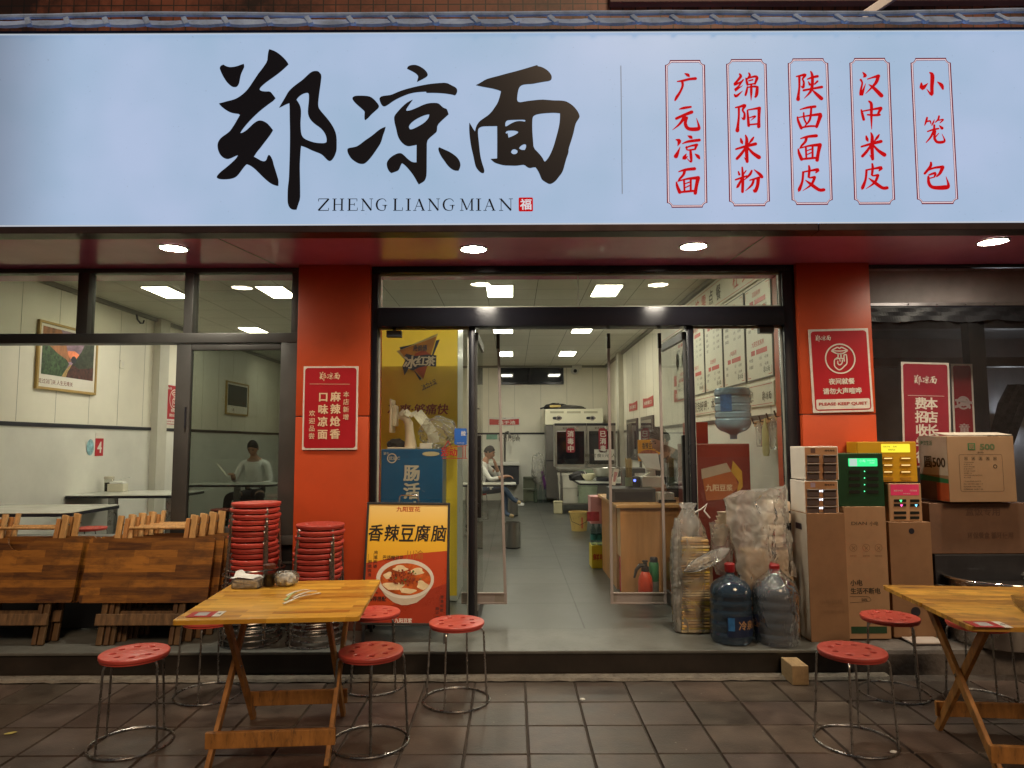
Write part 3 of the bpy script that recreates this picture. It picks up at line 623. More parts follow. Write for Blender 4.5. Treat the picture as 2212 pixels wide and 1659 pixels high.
CH['mian'] = (zC_, [
 [[(175,395),(225,370),(290,328),(360,308),(440,288),(520,265),(620,240),(720,212),(800,188),(885,163),(890,176),(935,185),(980,208),(1020,240),(1048,280),(1053,310),(1045,335),(1015,348),(960,355),(890,368),(830,380),(770,383),(715,390),(685,408),(668,440),(658,490),(652,540),(652,572),(665,590),(695,594),(750,582),(830,572),(935,562),(1000,566),(1080,573),(1150,573),(1210,580),(1260,605),(1310,645),(1350,695),(1370,735),(1375,765),(1355,795),(1335,825),(1320,870),(1308,930),(1292,990),(1270,1060),(1247,1130),(1245,1180),(1225,1230),(1205,1300),(1190,1360),(1170,1410),(1130,1460),(1100,1500),(1060,1530),(1025,1540),(985,1520),(940,1490),(925,1460),(910,1420),(890,1380),(865,1345),(840,1345),(800,1355),(770,1345),(735,1315),(690,1320),(640,1327),(570,1325),(500,1323),(440,1308),(395,1293),(365,1270),(345,1248),(380,1246),(420,1243),(421,1100),(421,980),(420,868),(350,869),(270,870),(230,878),(205,895),(198,930),(202,990),(210,1060),(215,1110),(222,1180),(232,1240),(248,1300),(265,1350),(275,1390),(265,1412),(240,1412),(210,1390),(175,1345),(160,1290),(142,1200),(120,1110),(105,1010),(98,930),(97,870),(100,828),(120,860),(142,900),(165,930),(172,895),(185,858),(215,815),(260,782),(320,742),(360,700),(395,650),(425,605),(448,540),(460,490),(465,465),(430,450),(360,432),(290,420),(225,408)],
  [(830,770),(845,748),(880,732),(940,722),(1020,716),(1090,714),(1147,720),(1147,780),(1140,850),(1122,930),(1100,1010),(1078,1090),(1050,1165),(1020,1225),(990,1265),(972,1280),(958,1265),(945,1235),(900,1180),(842,1123),(836,1040),(828,940),(826,840)],
  [(515,870),(515,830),(530,805),(560,798),(640,795),(735,793),(750,805),(740,818),(700,810),(650,812),(610,825),(570,845),(530,872)],
  [(518,942),(535,922),(600,918),(650,925),(667,938),(650,958),(600,985),(552,1003),(547,975),(540,948),(525,958)],
  [(672,1125),(695,1095),(735,1075),(755,1085),(755,1115),(740,1145),(700,1145)],
  [(580,1170),(595,1140),(625,1133),(655,1150),(657,1175),(635,1193),(600,1194)]]])
LOGO = []      # (x, z) loops of the three brush characters on the sign plane
for k in ('zheng', 'liang', 'mian'):
    z, pieces = CH[k]; mb = MB()
    for lps in pieces:
        lp = [chaikin(px2(z, q)) for q in lps]; LOGO.append(lp)
        mb.poly(sf, lp[0], .0005, .004, holes=lp[1:])
    o = mb.build('calligraphy', ink, S)
lx = [q[0] for l in LOGO for q in l[0]]; ly = [q[1] for l in LOGO for q in l[0]]
LB = (min(lx), min(ly), max(lx), max(ly))
LG = None
def logo(mb, fr, cx, cy, h, z=.002, mi=0, asp=1.):
    global LG
    if LG is None:
        LG = []
        for l in LOGO: LG.append(fill([[(x - (LB[0] + LB[2]) / 2, y - (LB[1] + LB[3]) / 2) for x, y in q[::2]] for q in l]))
    k = h / (LB[3] - LB[1])
    for vs, fs in LG: mb.add([fr.p(cx + x * k * asp, cy + y * k, z) for x, y in vs], fs, mi)
    return mb
# ---- serif capitals
SER = {'Z': [(0,1,1,1,.06),(1,1,0,0,.15),(0,0,1,0,.06),(0,1,0,.78,.05),(1,0,1,.22,.05)],
 'H': [(.18,0,.18,1,.14),(.82,0,.82,1,.14),(.18,.52,.82,.52,.05),(0,0,.36,0,.05),(.64,0,1,0,.05),(0,1,.36,1,.05),(.64,1,1,1,.05)],
 'E': [(.2,0,.2,1,.15),(0,0,1,0,.05),(0,1,.95,1,.05),(.2,.52,.7,.52,.05),(.7,.4,.7,.64,.05),(.95,1,.95,.78,.05),(1,0,1,.24,.05)],
 'N': [(.15,0,.15,1,.05),(.85,0,.85,1,.05),(.12,1,.86,0,.15),(0,0,.3,0,.05),(0,1,.2,1,.05),(.7,1,1,1,.05)],
 'L': [(.22,0,.22,1,.16),(0,0,1,0,.05),(0,1,.45,1,.05),(1,0,1,.26,.05)],
 'I': [(.5,0,.5,1,.16),(0,0,1,0,.05),(0,1,1,1,.05)],
 'A': [(.5,1,.14,0,.05),(.48,1,.86,0,.15),(.27,.36,.72,.36,.05),(0,0,.28,0,.05),(.68,0,1,0,.05)],
 'M': [(.13,0,.15,1,.05),(.86,0,.86,1,.14),(.15,1,.5,.05,.13),(.5,.05,.86,1,.05),(0,0,.26,0,.05),(0,1,.17,1,.05),(.7,0,1,0,.05),(.84,1,1,1,.05)]}
zS = Zm(800, 150, 1500 / 2212); mb = MB(); mb.fixn = True
for ch, xa, xb in zip('ZHENGLIANGMIAN', (655,735,822,900,985,1085,1158,1200,1285,1370,1470,1562,1605,1695), (715,803,880,970,1050,1140,1188,1270,1355,1438,1550,1592,1675,1775)):
    a = XZ(*zS(xa, 992), YS); b_ = XZ(*zS(xb, 925), YS); w_ = b_[0] - a[0]; h_ = b_[1] - a[1]
    if ch == 'G':
        mb.stroke(sf, [(a[0] + w_ * x, a[1] + h_ * y, h_ * q) for x, y, q in ((.92,.78,.05),(.75,.97,.05),(.5,1,.06),(.2,.85,.12),(.08,.5,.16),(.2,.14,.12),(.5,0,.06),(.8,.06,.06),(.85,.42,.14))], .003)
        mb.stroke(sf, [(a[0] + w_ * .62, a[1] + h_ * .44, h_ * .05), (a[0] + w_ * 1.02, a[1] + h_ * .44, h_ * .05)], .0033); continue
    for i, (xA_, yA_, xB_, yB_, q) in enumerate(SER[ch]):
        mb.stroke(sf, [(a[0] + w_ * xA_, a[1] + h_ * yA_, h_ * q), (a[0] + w_ * xB_, a[1] + h_ * yB_, h_ * q)], .003 + i * .00004, cap=False)
mb.build('lettering', ink, S)
a = XZ(*zS(1808, 997), YS); b_ = XZ(*zS(1890, 917), YS)
se = MB().poly(sf, rrect(a[0], a[1], b_[0], b_[1], .008), .0005, .003).build('seal', redink, S)
wht = M('ink_white', (.72, .74, .78), .5, var=0); sw = M('sign_white', (.6, .65, .7), .5, var=0, emit=(.5, .56, .65), es=.8)
MB().text(sf, '福', (a[0] + b_[0]) / 2, (a[1] + b_[1]) / 2, (b_[1] - a[1]) * .78, .0036, .02).build('seal_character', sw, se)
a = XZ(1341, 142, YS); b_ = XZ(1344, 419, YS)
MB().stroke(sf, [(*a, .006), (*b_, .006)], .002, cap=False).build('divider', greyink, S)
# ---- five framed columns of brush writing
ST = {
'广': [[(255,210,10),(285,225,28),(298,240,14)],[(175,292,10),(230,285,20),(300,268,22),(365,262,26)],[(228,300,22),(230,340,20),(205,400,20),(170,455,24),(152,488,16)]],
'元': [[(195,582,8),(240,570,22),(316,558,18)],[(165,680,24),(230,650,24),(325,612,30)],[(250,660,30),(220,710,24),(180,755,16),(125,798,4)],[(275,670,22),(258,730,28),(290,785,30),(380,790,34),(402,770,24),(375,675,4)]],
'凉': [[(285,860,8),(315,875,30),(330,890,8)],[(228,942,8),(290,920,22),(405,905,26)],[(160,900,8),(195,915,34),(180,965,6)],[(205,975,4),(180,1035,24),(160,1075,36)],[(270,975,14),(275,1005,14)],[(265,985,14),(320,965,16),(380,955,24)],[(375,960,22),(360,1000,18)],[(285,1010,12),(350,1003,16)],[(312,1010,20),(318,1080,24),(318,1135,14),(270,1090,4)],[(268,1050,8),(245,1095,34),(285,1075,4)],[(360,1050,8),(390,1075,30),(405,1098,16)]],
'面': [[(190,1235,10),(260,1215,22),(355,1205,28)],[(250,1225,26),(240,1265,22),(200,1310,18),(180,1340,8)],[(165,1345,12),(175,1390,24),(200,1450,30)],[(185,1335,10),(280,1310,18),(390,1300,30)],[(392,1300,34),(375,1380,28),(362,1460,30)],[(200,1450,18),(300,1440,20),(360,1435,18)],[(245,1330,18),(250,1440,16)],[(315,1315,18),(315,1435,18)],[(260,1360,10),(300,1345,12)],[(262,1400,10),(300,1382,12)]],
'绵': [[(185,215,16),(195,240,24),(160,285,20),(130,325,22),(190,300,14),(225,270,6)],[(220,275,14),(175,340,16),(135,385,24),(215,335,4)],[(130,430,14),(150,445,24),(215,390,4)],[(280,205,14),(290,230,20),(265,265,16)],[(250,260,14),(262,310,22),(265,330,14)],[(260,262,12),(340,240,20),(365,255,26),(350,300,20),(345,320,14)],[(280,285,12),(320,275,14)],[(270,325,12),(340,315,14)],[(265,350,14),(255,400,20),(245,435,18)],[(262,355,12),(330,345,18),(370,350,20)],[(368,355,24),(362,420,28),(350,455,16),(340,450,8)],[(305,320,16),(305,400,22),(303,490,4)]],
'阳': [[(140,565,12),(190,555,20),(240,542,26),(215,590,18),(235,630,18),(228,685,24),(205,670,6)],[(175,570,20),(175,660,18),(165,760,24),(160,805,34)],[(265,595,14),(272,680,22),(278,755,24)],[(270,590,12),(330,580,16),(392,570,26)],[(388,575,30),(385,670,24),(383,765,30)],[(290,670,10),(350,655,16),(300,700,4)],[(280,745,14),(380,735,16)]],
'米': [[(195,890,14),(205,925,26),(215,945,8)],[(330,875,12),(310,905,22),(275,950,8)],[(145,1000,16),(230,975,22),(350,945,28)],[(245,855,12),(258,900,26),(255,1000,30),(262,1130,26)],[(262,1130,22),(230,1085,4)],[(250,980,18),(200,1050,24),(155,1100,24)],[(265,980,16),(320,1040,26),(385,1085,36)]],
'粉': [[(170,1235,12),(180,1265,20)],[(250,1225,10),(220,1265,14)],[(140,1320,14),(200,1300,18),(260,1280,14)],[(210,1190,14),(217,1300,24),(213,1445,24)],[(205,1310,14),(170,1380,24),(155,1400,14)],[(310,1225,16),(290,1265,22),(235,1320,8)],[(335,1215,8),(390,1260,26),(415,1290,28)],[(290,1325,12),(340,1310,16),(385,1300,24)],[(378,1305,30),(370,1380,28),(345,1440,30),(325,1425,8)],[(330,1320,20),(310,1375,20),(245,1435,6)]],
'陕': [[(135,240,12),(175,232,18),(228,222,24),(200,265,16),(212,300,18),(205,355,22),(182,340,6)],[(165,245,22),(165,350,18),(155,440,24),(152,478,34)],[(250,268,12),(300,250,20),(355,238,24)],[(260,295,10),(275,325,22)],[(355,290,18),(325,320,14)],[(210,385,20),(290,370,18),(400,350,24)],[(285,190,14),(300,230,24),(300,330,26),(280,400,22),(215,470,4)],[(300,380,10),(340,420,26),(395,470,34)]],
'西': [[(175,585,10),(250,565,20),(330,555,24)],[(145,665,14),(155,710,22),(185,780,26)],[(150,670,10),(260,650,16),(385,635,28)],[(385,650,34),(365,710,28),(345,765,26)],[(210,620,14),(215,680,16),(240,735,14)],[(290,570,18),(275,690,20),(225,755,10)],[(185,775,16),(270,760,18),(345,760,16)]],
'皮': [[(265,1175,16),(270,1215,22),(262,1290,20)],[(200,1240,14),(280,1225,16),(360,1215,28),(338,1245,14)],[(205,1245,20),(195,1340,20),(165,1420,28),(158,1440,12)],[(270,1300,12),(325,1292,22)],[(325,1295,24),(290,1370,20),(200,1435,4)],[(230,1325,8),(290,1370,28),(370,1425,28),(420,1425,28)]],
'汉': [[(185,195,8),(210,230,30),(190,248,6)],[(165,275,20),(180,310,16),(165,385,20),(172,430,30),(215,315,4)],[(235,268,10),(290,250,16),(350,235,30)],[(345,240,30),(320,310,26),(215,420,4)],[(250,325,8),(300,360,28),(380,440,36)]],
'中': [[(170,590,14),(180,630,22),(195,690,24)],[(175,605,12),(280,585,16),(375,570,26)],[(375,575,28),(350,620,20),(335,650,14)],[(235,640,14),(300,645,20),(360,640,22)],[(250,500,16),(275,530,26),(275,650,22),(278,790,6)]],
'小': [[(245,200,14),(270,230,34),(265,350,30),(262,430,26),(210,370,4)],[(155,310,14),(165,360,40),(225,310,4)],[(325,298,10),(365,330,32),(380,370,18)]],
'笼': [[(215,670,16),(205,710,18),(190,750,8)],[(205,715,10),(245,705,16),(255,735,8)],[(292,690,4),(280,720,14),(265,750,10)],[(340,655,16),(330,690,16),(300,720,8)],[(330,700,10),(385,690,14),(350,725,8)],[(220,815,12),(280,795,16),(335,785,14)],[(345,755,10),(370,780,28)],[(290,750,18),(285,800,18),(255,870,18),(205,930,8)],[(300,810,18),(292,880,22),(320,925,24),(380,925,24),(398,905,16),(370,840,4)],[(335,835,8),(285,895,12)]],
'包': [[(255,1140,18),(250,1180,24),(190,1255,20)],[(215,1225,14),(290,1195,18),(380,1185,26)],[(378,1190,30),(350,1250,24),(315,1285,14)],[(235,1270,14),(300,1250,22),(290,1290,14)],[(240,1305,12),(295,1290,10)],[(228,1290,20),(235,1360,28),(280,1400,30),(400,1400,38),(438,1380,26),(412,1285,4)]]}
COLS = [(2580, [('广',0,0),('元',0,0),('凉',0,0),('面',0,0)], (47,118,465,115,490,1550,66,1560, 68,1610)),
 (2820, [('绵',0,0),('阳',0,0),('米',0,0),('粉',0,0)], (43,110,466,108,501,1538,74,1545, 58,1596)),
 (3060, [('陕',0,0),('西',0,0),('面',-12,-345),('皮',0,0)], (44,102,468,98,515,1528,84,1530, 50,1581)),
 (3300, [('汉',0,0),('中',0,0),('米',26,-26),('皮',19,-21)], (46,95,468,95,525,1522,96,1525, 46,1578)),
 (3540, [('小',0,0),('笼',0,0),('包',0,0)], (42,95,464,95,542,1520,110,1523, 46,1573))]
def plaque_path(c, ins):
    (x0, y0, x1, y1, x2, y2, x3, y3, yt, yb) = c; n = 50
    tl, tr, br_, bl = (x0, yt), (x1, yt - 2), (x2, yb), (x3, yb + 2)
    o = []
    for (cx, cy), a0 in ((tl, 0), (bl, 270), (br_, 180), (tr, 90)):
        rr_ = n + ins * .6; sx = 1 if a0 in (0, 270) else -1; sy = 1 if a0 in (0, 90) else -1
        ex = ins * .6; pts = [(cx + sx * (ex if 0 else ins) , cy + sy * (n + ins * .25))] if 0 else []
        for i in range(7):
            t = R(90 * i / 6)
            pts.append((cx + sx * (rr_ * math.cos(t)), cy + sy * (rr_ * math.sin(t))))
        pts = [(max(min(px, 9999), -9999), py) for px, py in pts]
        # keep inside the inset outline
        pts = [((cx + sx * ins) if sx * (px - cx) < ins else px, (cy + sy * ins) if sy * (py - cy) < ins else py) for px, py in pts]
        if a0 in (0, 180): pts = pts
        else: pts = pts[::-1]
        o.append(pts)
    TL, BL, BR_, TR = o
    return TL + BL + BR_ + TR
palep = M('sign_pink', (.75, .62, .70), .4, var=0, emit=(.62, .52, .62), es=.75)
for x0, chars, c in COLS:
    z = Zm(x0, 210, 220 / 589)
    L1, L2, L3, L4, L5 = [px2(z, plaque_path(c, q)) for q in (0, 12, 20, 23, 28)]
    pf = MB()
    def strip(A, B_, zz):
        k = len(A); return MB().add([sf.p(*q, zz) for q in A] + [sf.p(*q, zz) for q in B_], [(i, (i + 1) % k, k + (i + 1) % k, k + i) for i in range(k)])
    po = strip(L1, L2, .0022).build('plaque_border', darkred, S)
    strip(L2, L4, .0020).build('pale_band', palep, po); strip(L4, L5, .0022).build('inner_line', darkred, po)
    mb = MB(); kz = 0
    for ch, dx, dy in chars:
        for st in ST[ch]:
            kz += 1; q = [(*XZ(*z(x + dx, y + dy), YS), w_ * 1.32 * 220 / 589 / 2700 * YS * 1.02) for x, y, w_ in st]
            mb.stroke(sf, q, .003 + kz * .00003)
    mb.build('plaque_lettering', redink, S)
# ---- grey tiles along the top of the sign
til = M('coping_tile', (.42, .60, .98), .5, var=.3, vs=7, bump=.25, bs=60, dirt=.35)
T = thing('tile_coping', 'row of small curved grey roof tiles running along the top edge of the sign', 'roof tiles', (0, YS, sb1))
z0 = sb1 + .018; tm = MB(); x = -6.
while x < 6:
    wd = .262 + random.uniform(-.014, .014); k = 9; vs = []; sag = random.uniform(-.3, 1.); dz = random.uniform(-.003, .003)
    for i in range(k):
        t = i / (k - 1); bow = 4 * t * (1 - t)
        for r_, (yy, zz) in enumerate(((YS - .052, .0), (YS - .064, .012), (YS - .030, .058 + .010 * bow * sag), (YS + .10, .105))):
            vs.append((x + t * wd - .5 * (zz - .03) - .008 * (r_ < 2), yy + .006 * bow + random.uniform(-.0012, .0012), z0 + zz + dz - .006 * bow * (r_ < 2)))
    tm.add(vs, [(4 * i + r_, 4 * i + 4 + r_, 4 * i + 5 + r_, 4 * i + r_ + 1) for i in range(k - 1) for r_ in range(3)])
    # raised slanting rib where two tiles overlap
    tm.obox((x + .030, YS - .070, z0 + .000), (x - .016, YS - .026, z0 + .074), .034, .022, (0, -1, .4), .006)
    x += wd
tm.build('tile_row', til, T, True)
rp = []; x = -6.
while x < 6.1: rp.append((x, YS - .015 + .006 * math.sin(x * 3), z0 + .100 + .006 * math.sin(x * 2.3) + random.uniform(-.0025, .0025))); x += .2
MB().tube(rp, .016, 8).build('ridge_cap', til, T, True)
MB().box((-6, YS - .01, sb1 + .001), (6, YS + .16, sb1 + .016)).build('base_strip', blk, T)
# ---- downlights in the overhang
chrome = M('chrome', (.7, .7, .7), .18, 1., var=.1, vs=20)
warmw = emis('lamp_face', (1., .90, .70), 330.)
_t = warmw.node_tree; _lw = N(_t, 'LayerWeight', Blend=.5); _c = N(_t, 'Math', operation='SUBTRACT'); _c.inputs[0].default_value = 1.; _t.links.new(_lw.outputs['Facing'], _c.inputs[1])
_p = N(_t, 'Math', operation='POWER'); _p.inputs[1].default_value = 1.15; _t.links.new(_c.outputs[0], _p.inputs[0])       # the reflector throws a downward beam
_m = N(_t, 'Math', operation='MULTIPLY'); _m.inputs[1].default_value = 375.; _t.links.new(_p.outputs[0], _m.inputs[0]); _t.links.new(_m.outputs[0], _t.nodes['Principled BSDF'].inputs['Emission Strength'])
for (u, v), lab in (((375, 534), 'first round downlight from the left in the maroon overhang, above the sliding window'), ((1023, 536), 'round downlight in the overhang above the left jamb of the door'), ((1498, 530), 'round downlight in the overhang above the right jamb of the door'), ((2145, 520), 'rightmost round downlight in the overhang, past the right column')):
    p = G(u, v, SOF); dlt = thing('downlight', lab, 'downlight', p, 'round downlights in the overhang')
    pr = [(.084, -.001), (.098, -.001), (.098, -.006), (.086, -.012)]
    MB().lathe(pr + [pr[0]], p, 32, False).build('trim_ring', chrome, dlt, True)
    MB().lathe([(.0001, -.006), (.085, -.008)], p, 32, False).build('lens', warmw, dlt)
# ================================================================ signs and posters on the front
pwhite = M('print_white', (.74, .70, .62), .4, var=.04, vs=8); pred = M('print_red', (.42, .012, .022), .35, var=.06, vs=5)
cream = M('print_cream', (.78, .60, .40), .45, var=0); plate = M('plate_white', (.72, .68, .62), .4, var=.1, vs=9, dirt=.25)
pink = M('print_pinkred', (.50, .02, .03), .4, var=.05)
def quiet_icon(mb, fr, cx, cy, r, z):
    k = r / 112.
    P = lambda pts, w_=9: mb.stroke(fr, [(cx + (x - 549) * k, cy - (y - 1073) * k, w_ * k) for x, y in pts], z, cap=False)
    mb.ringf(fr, cx, cy, r, 10 * k, z)
    P([(487, 1014), (520, 995), (536, 990), (549, 997), (562, 990), (578, 995), (607, 1014)])
    P([(487, 1014), (520, 1032), (549, 1037), (578, 1032), (607, 1014)]); P([(500, 1014), (549, 1017), (595, 1014)], 7)
    P([(535, 1030), (535, 1062)]); P([(556, 1030), (556, 1070), (590, 1085)][:2])
    P([(535, 1062), (510, 1078), (504, 1100), (507, 1130), (540, 1155), (580, 1125), (596, 1105), (596, 1050), (590, 1045), (578, 1050), (578, 1095)])
    P([(515, 1075), (550, 1070), (578, 1075)]); P([(530, 1088), (530, 1110), (545, 1118), (560, 1105), (565, 1080)]); P([(545, 1075), (548, 1095)], 7)
# red plate on the left column
YP = YC - .012
a = XZ(652, 972, YP); b_ = XZ(774, 791, YP)
t_ = thing('wall_sign', 'red sign with cream columns of Chinese writing fixed to the left red column', 'sign', (a[0], YP, a[1]), 'red signs on the columns')
f0 = fy(YP)
MB().box((a[0], YP, a[1]), (b_[0], YC - .002, b_[1]), .002).build('plate', plate, t_)
k = .012; MB().poly(f0, rrect(a[0] + k, a[1] + k * 1.1, b_[0] - k, b_[1] - k, .022), .0008).build('red_panel', pred, t_)
z = Zm(1150, 1400, 280 / 1222); mb = MB()
c = XZ(*z(605, 305), YP); logo(mb, f0, c[0], c[1], abs(XZ(*z(0, 225), YP)[1] - XZ(*z(0, 385), YP)[1]), .002)
p0 = XZ(*z(262, 436), YP); p1 = XZ(*z(945, 440), YP); mb.stroke(f0, [(*p0, .0025), (*p1, .0025)], .002, cap=False)
u_ = lambda px: px * (280 / 1222) / 2700 * YP * 1.005
for s, x, y, h, st, bo in (('本店新增', 885, 613, 98, 128, .01), ('麻辣炝香', 703, 650, 160, 211, .035), ('口味凉面', 493, 655, 160, 211, .035), ('欢迎品尝', 303, 935, 98, 128, .01)):
    c = XZ(*z(x, y), YP); mb.vtext(f0, s, c[0], c[1], u_(h), u_(st), .002, bo)
mb.build('lettering', cream, t_)
# red plate on the right column
Zr = Zm(3000, 850, 1000 / 1952)
a = XZ(1755, 891, YP); b_ = XZ(1877, 710, YP)
t_ = thing('wall_sign', 'red keep quiet sign with a finger on lips emblem on the right red column', 'sign', (a[0], YP, a[1]), 'red signs on the columns')
fq = Fr(((a[0] + b_[0]) / 2, YP, (a[1] + b_[1]) / 2)).rot(R(.0)); wq, hq = (b_[0] - a[0]) / 2, (b_[1] - a[1]) / 2
fq = fq.rot(R(1.2))
def sign_quiet(root, fr, wq, hq, lit=True):
    MB().box((-wq, -hq, -.009), (wq, hq, 0), .002, fr=fr).build('plate', plate, root)
    k = wq * .07; rp_ = MB().poly(fr, rrect(-wq + k, -hq + k, wq - k, hq - k, wq * .11), .0008); rp_.build('red_panel', pred, root)
    MB().poly(fr, rrect(-wq + k * 1.6, -hq + k * 1.6, wq - k * 1.6, -hq * .68, wq * .05), .0016).build('white_band', plate, root)
    mb = MB(); logo(mb, fr, -wq * .52, hq * .78, hq * .17, .0024)
    quiet_icon(mb, fr, 0, hq * .28, wq * .51, .0024)
    mb.text(fr, '夜间就餐', 0, -hq * .26, hq * .15, .0024, .03); mb.text(fr, '请勿大声喧哗', 0, -hq * .49, hq * .15, .0024, .03)
    mb.build('lettering', pwhite, root)
    MB().text(fr, 'PLEASE KEEP QUIET', 0, -hq * .80, hq * .085, .0028, .025, fit=wq * 1.6).build('english_lettering', pred, root)
sign_quiet(t_, fq, wq, hq)

# ================================================================ neighbouring bay on the right: plastic curtain over a dark room
x0 = rr + .003
nb = thing('neighbour_bay', 'dark neighbouring shop bay right of the right column with black posts and pale inner wall', 'shop bay', (rr, YW, FZ))
MB().box((x0, YW - .05, zof(580, u=2000)), (6, YW + .05, SOF - .002), .004).build('head_bar', blk, nb)
vz0, vz1 = zof(662, u=2000), zof(581, u=2000)
va = thing('valance_board', 'grey riveted sheet panel spanning above the clear plastic curtain right of the column', 'panel', (2.9, YW, vz0))
MB().box((x0, YW - .015, vz0), (6, YW + .0, vz1 - .002)).build('sheet', M('sheet_grey', (.22, .19, .19), .55, var=.25, vs=3, bump=.1, bs=60), va)
MB().box((x0, YW - .024, vz0), (6, YW - .0155, vz0 + .025), .002).box((x0, YW - .024, vz1 - .02), (6, YW - .0155, vz1 - .002), .002).build('edge_strip', M('alu', (.32, .30, .32), .35, .8, var=.2, vs=9), va)
for i in range(9):
    c = V(1963 + i * 62, 663, YW - .03); MB().ball((c.x, YW - .026, vz0 + .012), .006, 8).build('rivet', chrome, va)
    if i < 8:
        c = V(1985 + i * 60, 583, YW - .03); MB().ball((c.x, YW - .026, vz1 - .011), .005, 8).build('rivet', chrome, va)
MB().box((x0, YW - .03, vz0 - .055), (6, YW + .04, vz0 - .004), .006).build('lower_bar', blk, nb)
for u0, u1, Yp in ((2103, 2138, 6.0),):
    p0 = V(u0, 900, Yp); p1 = V(u1, 900, Yp); MB().box((p0.x, Yp, FZ), (p1.x, Yp + .1, 3.2)).build('post', blk, nb)
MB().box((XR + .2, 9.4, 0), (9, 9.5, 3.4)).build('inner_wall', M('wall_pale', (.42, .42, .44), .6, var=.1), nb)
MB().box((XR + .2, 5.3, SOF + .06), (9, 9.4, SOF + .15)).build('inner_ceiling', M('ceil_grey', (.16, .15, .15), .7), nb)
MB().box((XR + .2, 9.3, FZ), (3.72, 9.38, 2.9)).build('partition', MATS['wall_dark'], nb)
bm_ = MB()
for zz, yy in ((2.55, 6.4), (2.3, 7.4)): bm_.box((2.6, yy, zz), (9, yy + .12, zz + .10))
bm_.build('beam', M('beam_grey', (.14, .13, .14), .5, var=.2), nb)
c = V(2181, 917, 9.3); lp = thing('wall_lamp', 'small bright white lamp on the pale far wall of the dark bay', 'lamp', c)
MB().box((c.x - .12, 9.3, c.z - .03), (c.x + .12, 9.399, c.z + .09), .02).build('housing', M('plain_white', (.7, .7, .7), .4, var=.05), lp)
MB().box((c.x - .07, 9.27, c.z - .03), (c.x + .07, 9.298, c.z + .07), .02).build('lens', emis('lamp_cold', (.85, .92, 1.), 60.), lp)
# drape of grey netting inside the bay
dr = MB(); pts = [(2212, 830), (2190, 870), (2170, 930), (2156, 990), (2150, 1060)]
vs = []
for i, (u, v) in enumerate(pts):
    c = V(u, v, 6.6)
    for j in range(9): vs.append((c.x + (j - 4) * .022 * (1.8 - i * .25), 6.6 + .03 * math.sin(j * 1.9 + i), c.z))
dr.add(vs, [(i * 9 + j, i * 9 + j + 1, i * 9 + j + 10, i * 9 + j + 9) for i in range(4) for j in range(8)])
tag(dr.build('drape', M('net_grey', (.10, .09, .09), .8, var=.3, vs=20), None, True), 'gathered dark grey drape hanging behind the plastic curtain at the far right', 'drape')
# posters behind the curtain
for (u0, v0, u1, v1, Yp, rz, lab) in ((1943, 1010, 2060, 783, 5.42, -1.6, 'red recruiting poster with two columns of white characters behind the clear curtain'), (2052, 1012, 2112, 786, 5.7, -1.0, 'dark red poster with a walking figure in a ring half hidden behind another poster')):
    a = XZ(u0, v1, Yp); b_ = XZ(u1, v0, Yp); cx, cz = (a[0] + b_[0]) / 2, (a[1] + b_[1]) / 2; hw, hh = (b_[0] - a[0]) / 2, (a[1] - b_[1]) / 2
    t_ = thing('red_poster', lab, 'poster', (cx, Yp, cz)); f1 = Fr((cx, Yp, cz)).rot(R(rz))
    first = Yp < 5.5
    if not first: hw *= 1.0
    MB().box((-hw, -hh, -.004), (hw, hh, 0), 0, fr=f1).build('plate', plate, t_)
    MB().poly(f1, rrect(-hw + .015, -hh + .012, hw - .015, hh - .014, .02), .001).build('red_panel', M('print_crimson', (.30, .010, .03), .4, var=.08) if first else M('print_darkred', (.25, .01, .02), .4), t_)
    mb = MB()
    if first:
        logo(mb, f1, 0, hh * .66, hh * .20, .002); mb.stroke(f1, [(-hw * .75, hh * .36, .003), (hw * .75, hh * .36, .003)], .002, cap=False)
        mb.vtext(f1, '本店长期免', hw * .22, hh * .02 + .08, .09, .105, .002, .03); mb.vtext(f1, '费招收学徒', -hw * .22, hh * .02 + .08, .09, .105, .002, .03)
    else:
        mb.ringf(f1, 0, hh * .25, hw * .62, .014, .002); cy = hh * .25
        mb.disc(f1, .0, cy + hw * .36, hw * .10, .002); mb.stroke(f1, [(0, cy + hw * .22, .06), (0, cy - hw * .05, .05)], .0021)
        for q in ([(0, cy, .03), (.04, cy - hw * .25, .025), (.05, cy - hw * .45, .02)], [(0, cy, .03), (-.03, cy - hw * .25, .025), (-.07, cy - hw * .4, .02)], [(0, cy + hw * .18, .025), (.07, cy, .02)], [(0, cy + hw * .18, .025), (-.06, cy + .02, .02)]): mb.stroke(f1, q, .0023)
        mb.vtext(f1, '童勿', 0, -hh * .25, .085, .10, .002, .02)
    mb.build('lettering', pwhite if first else M('print_dim', (.45, .35, .35), .5, var=0), t_)
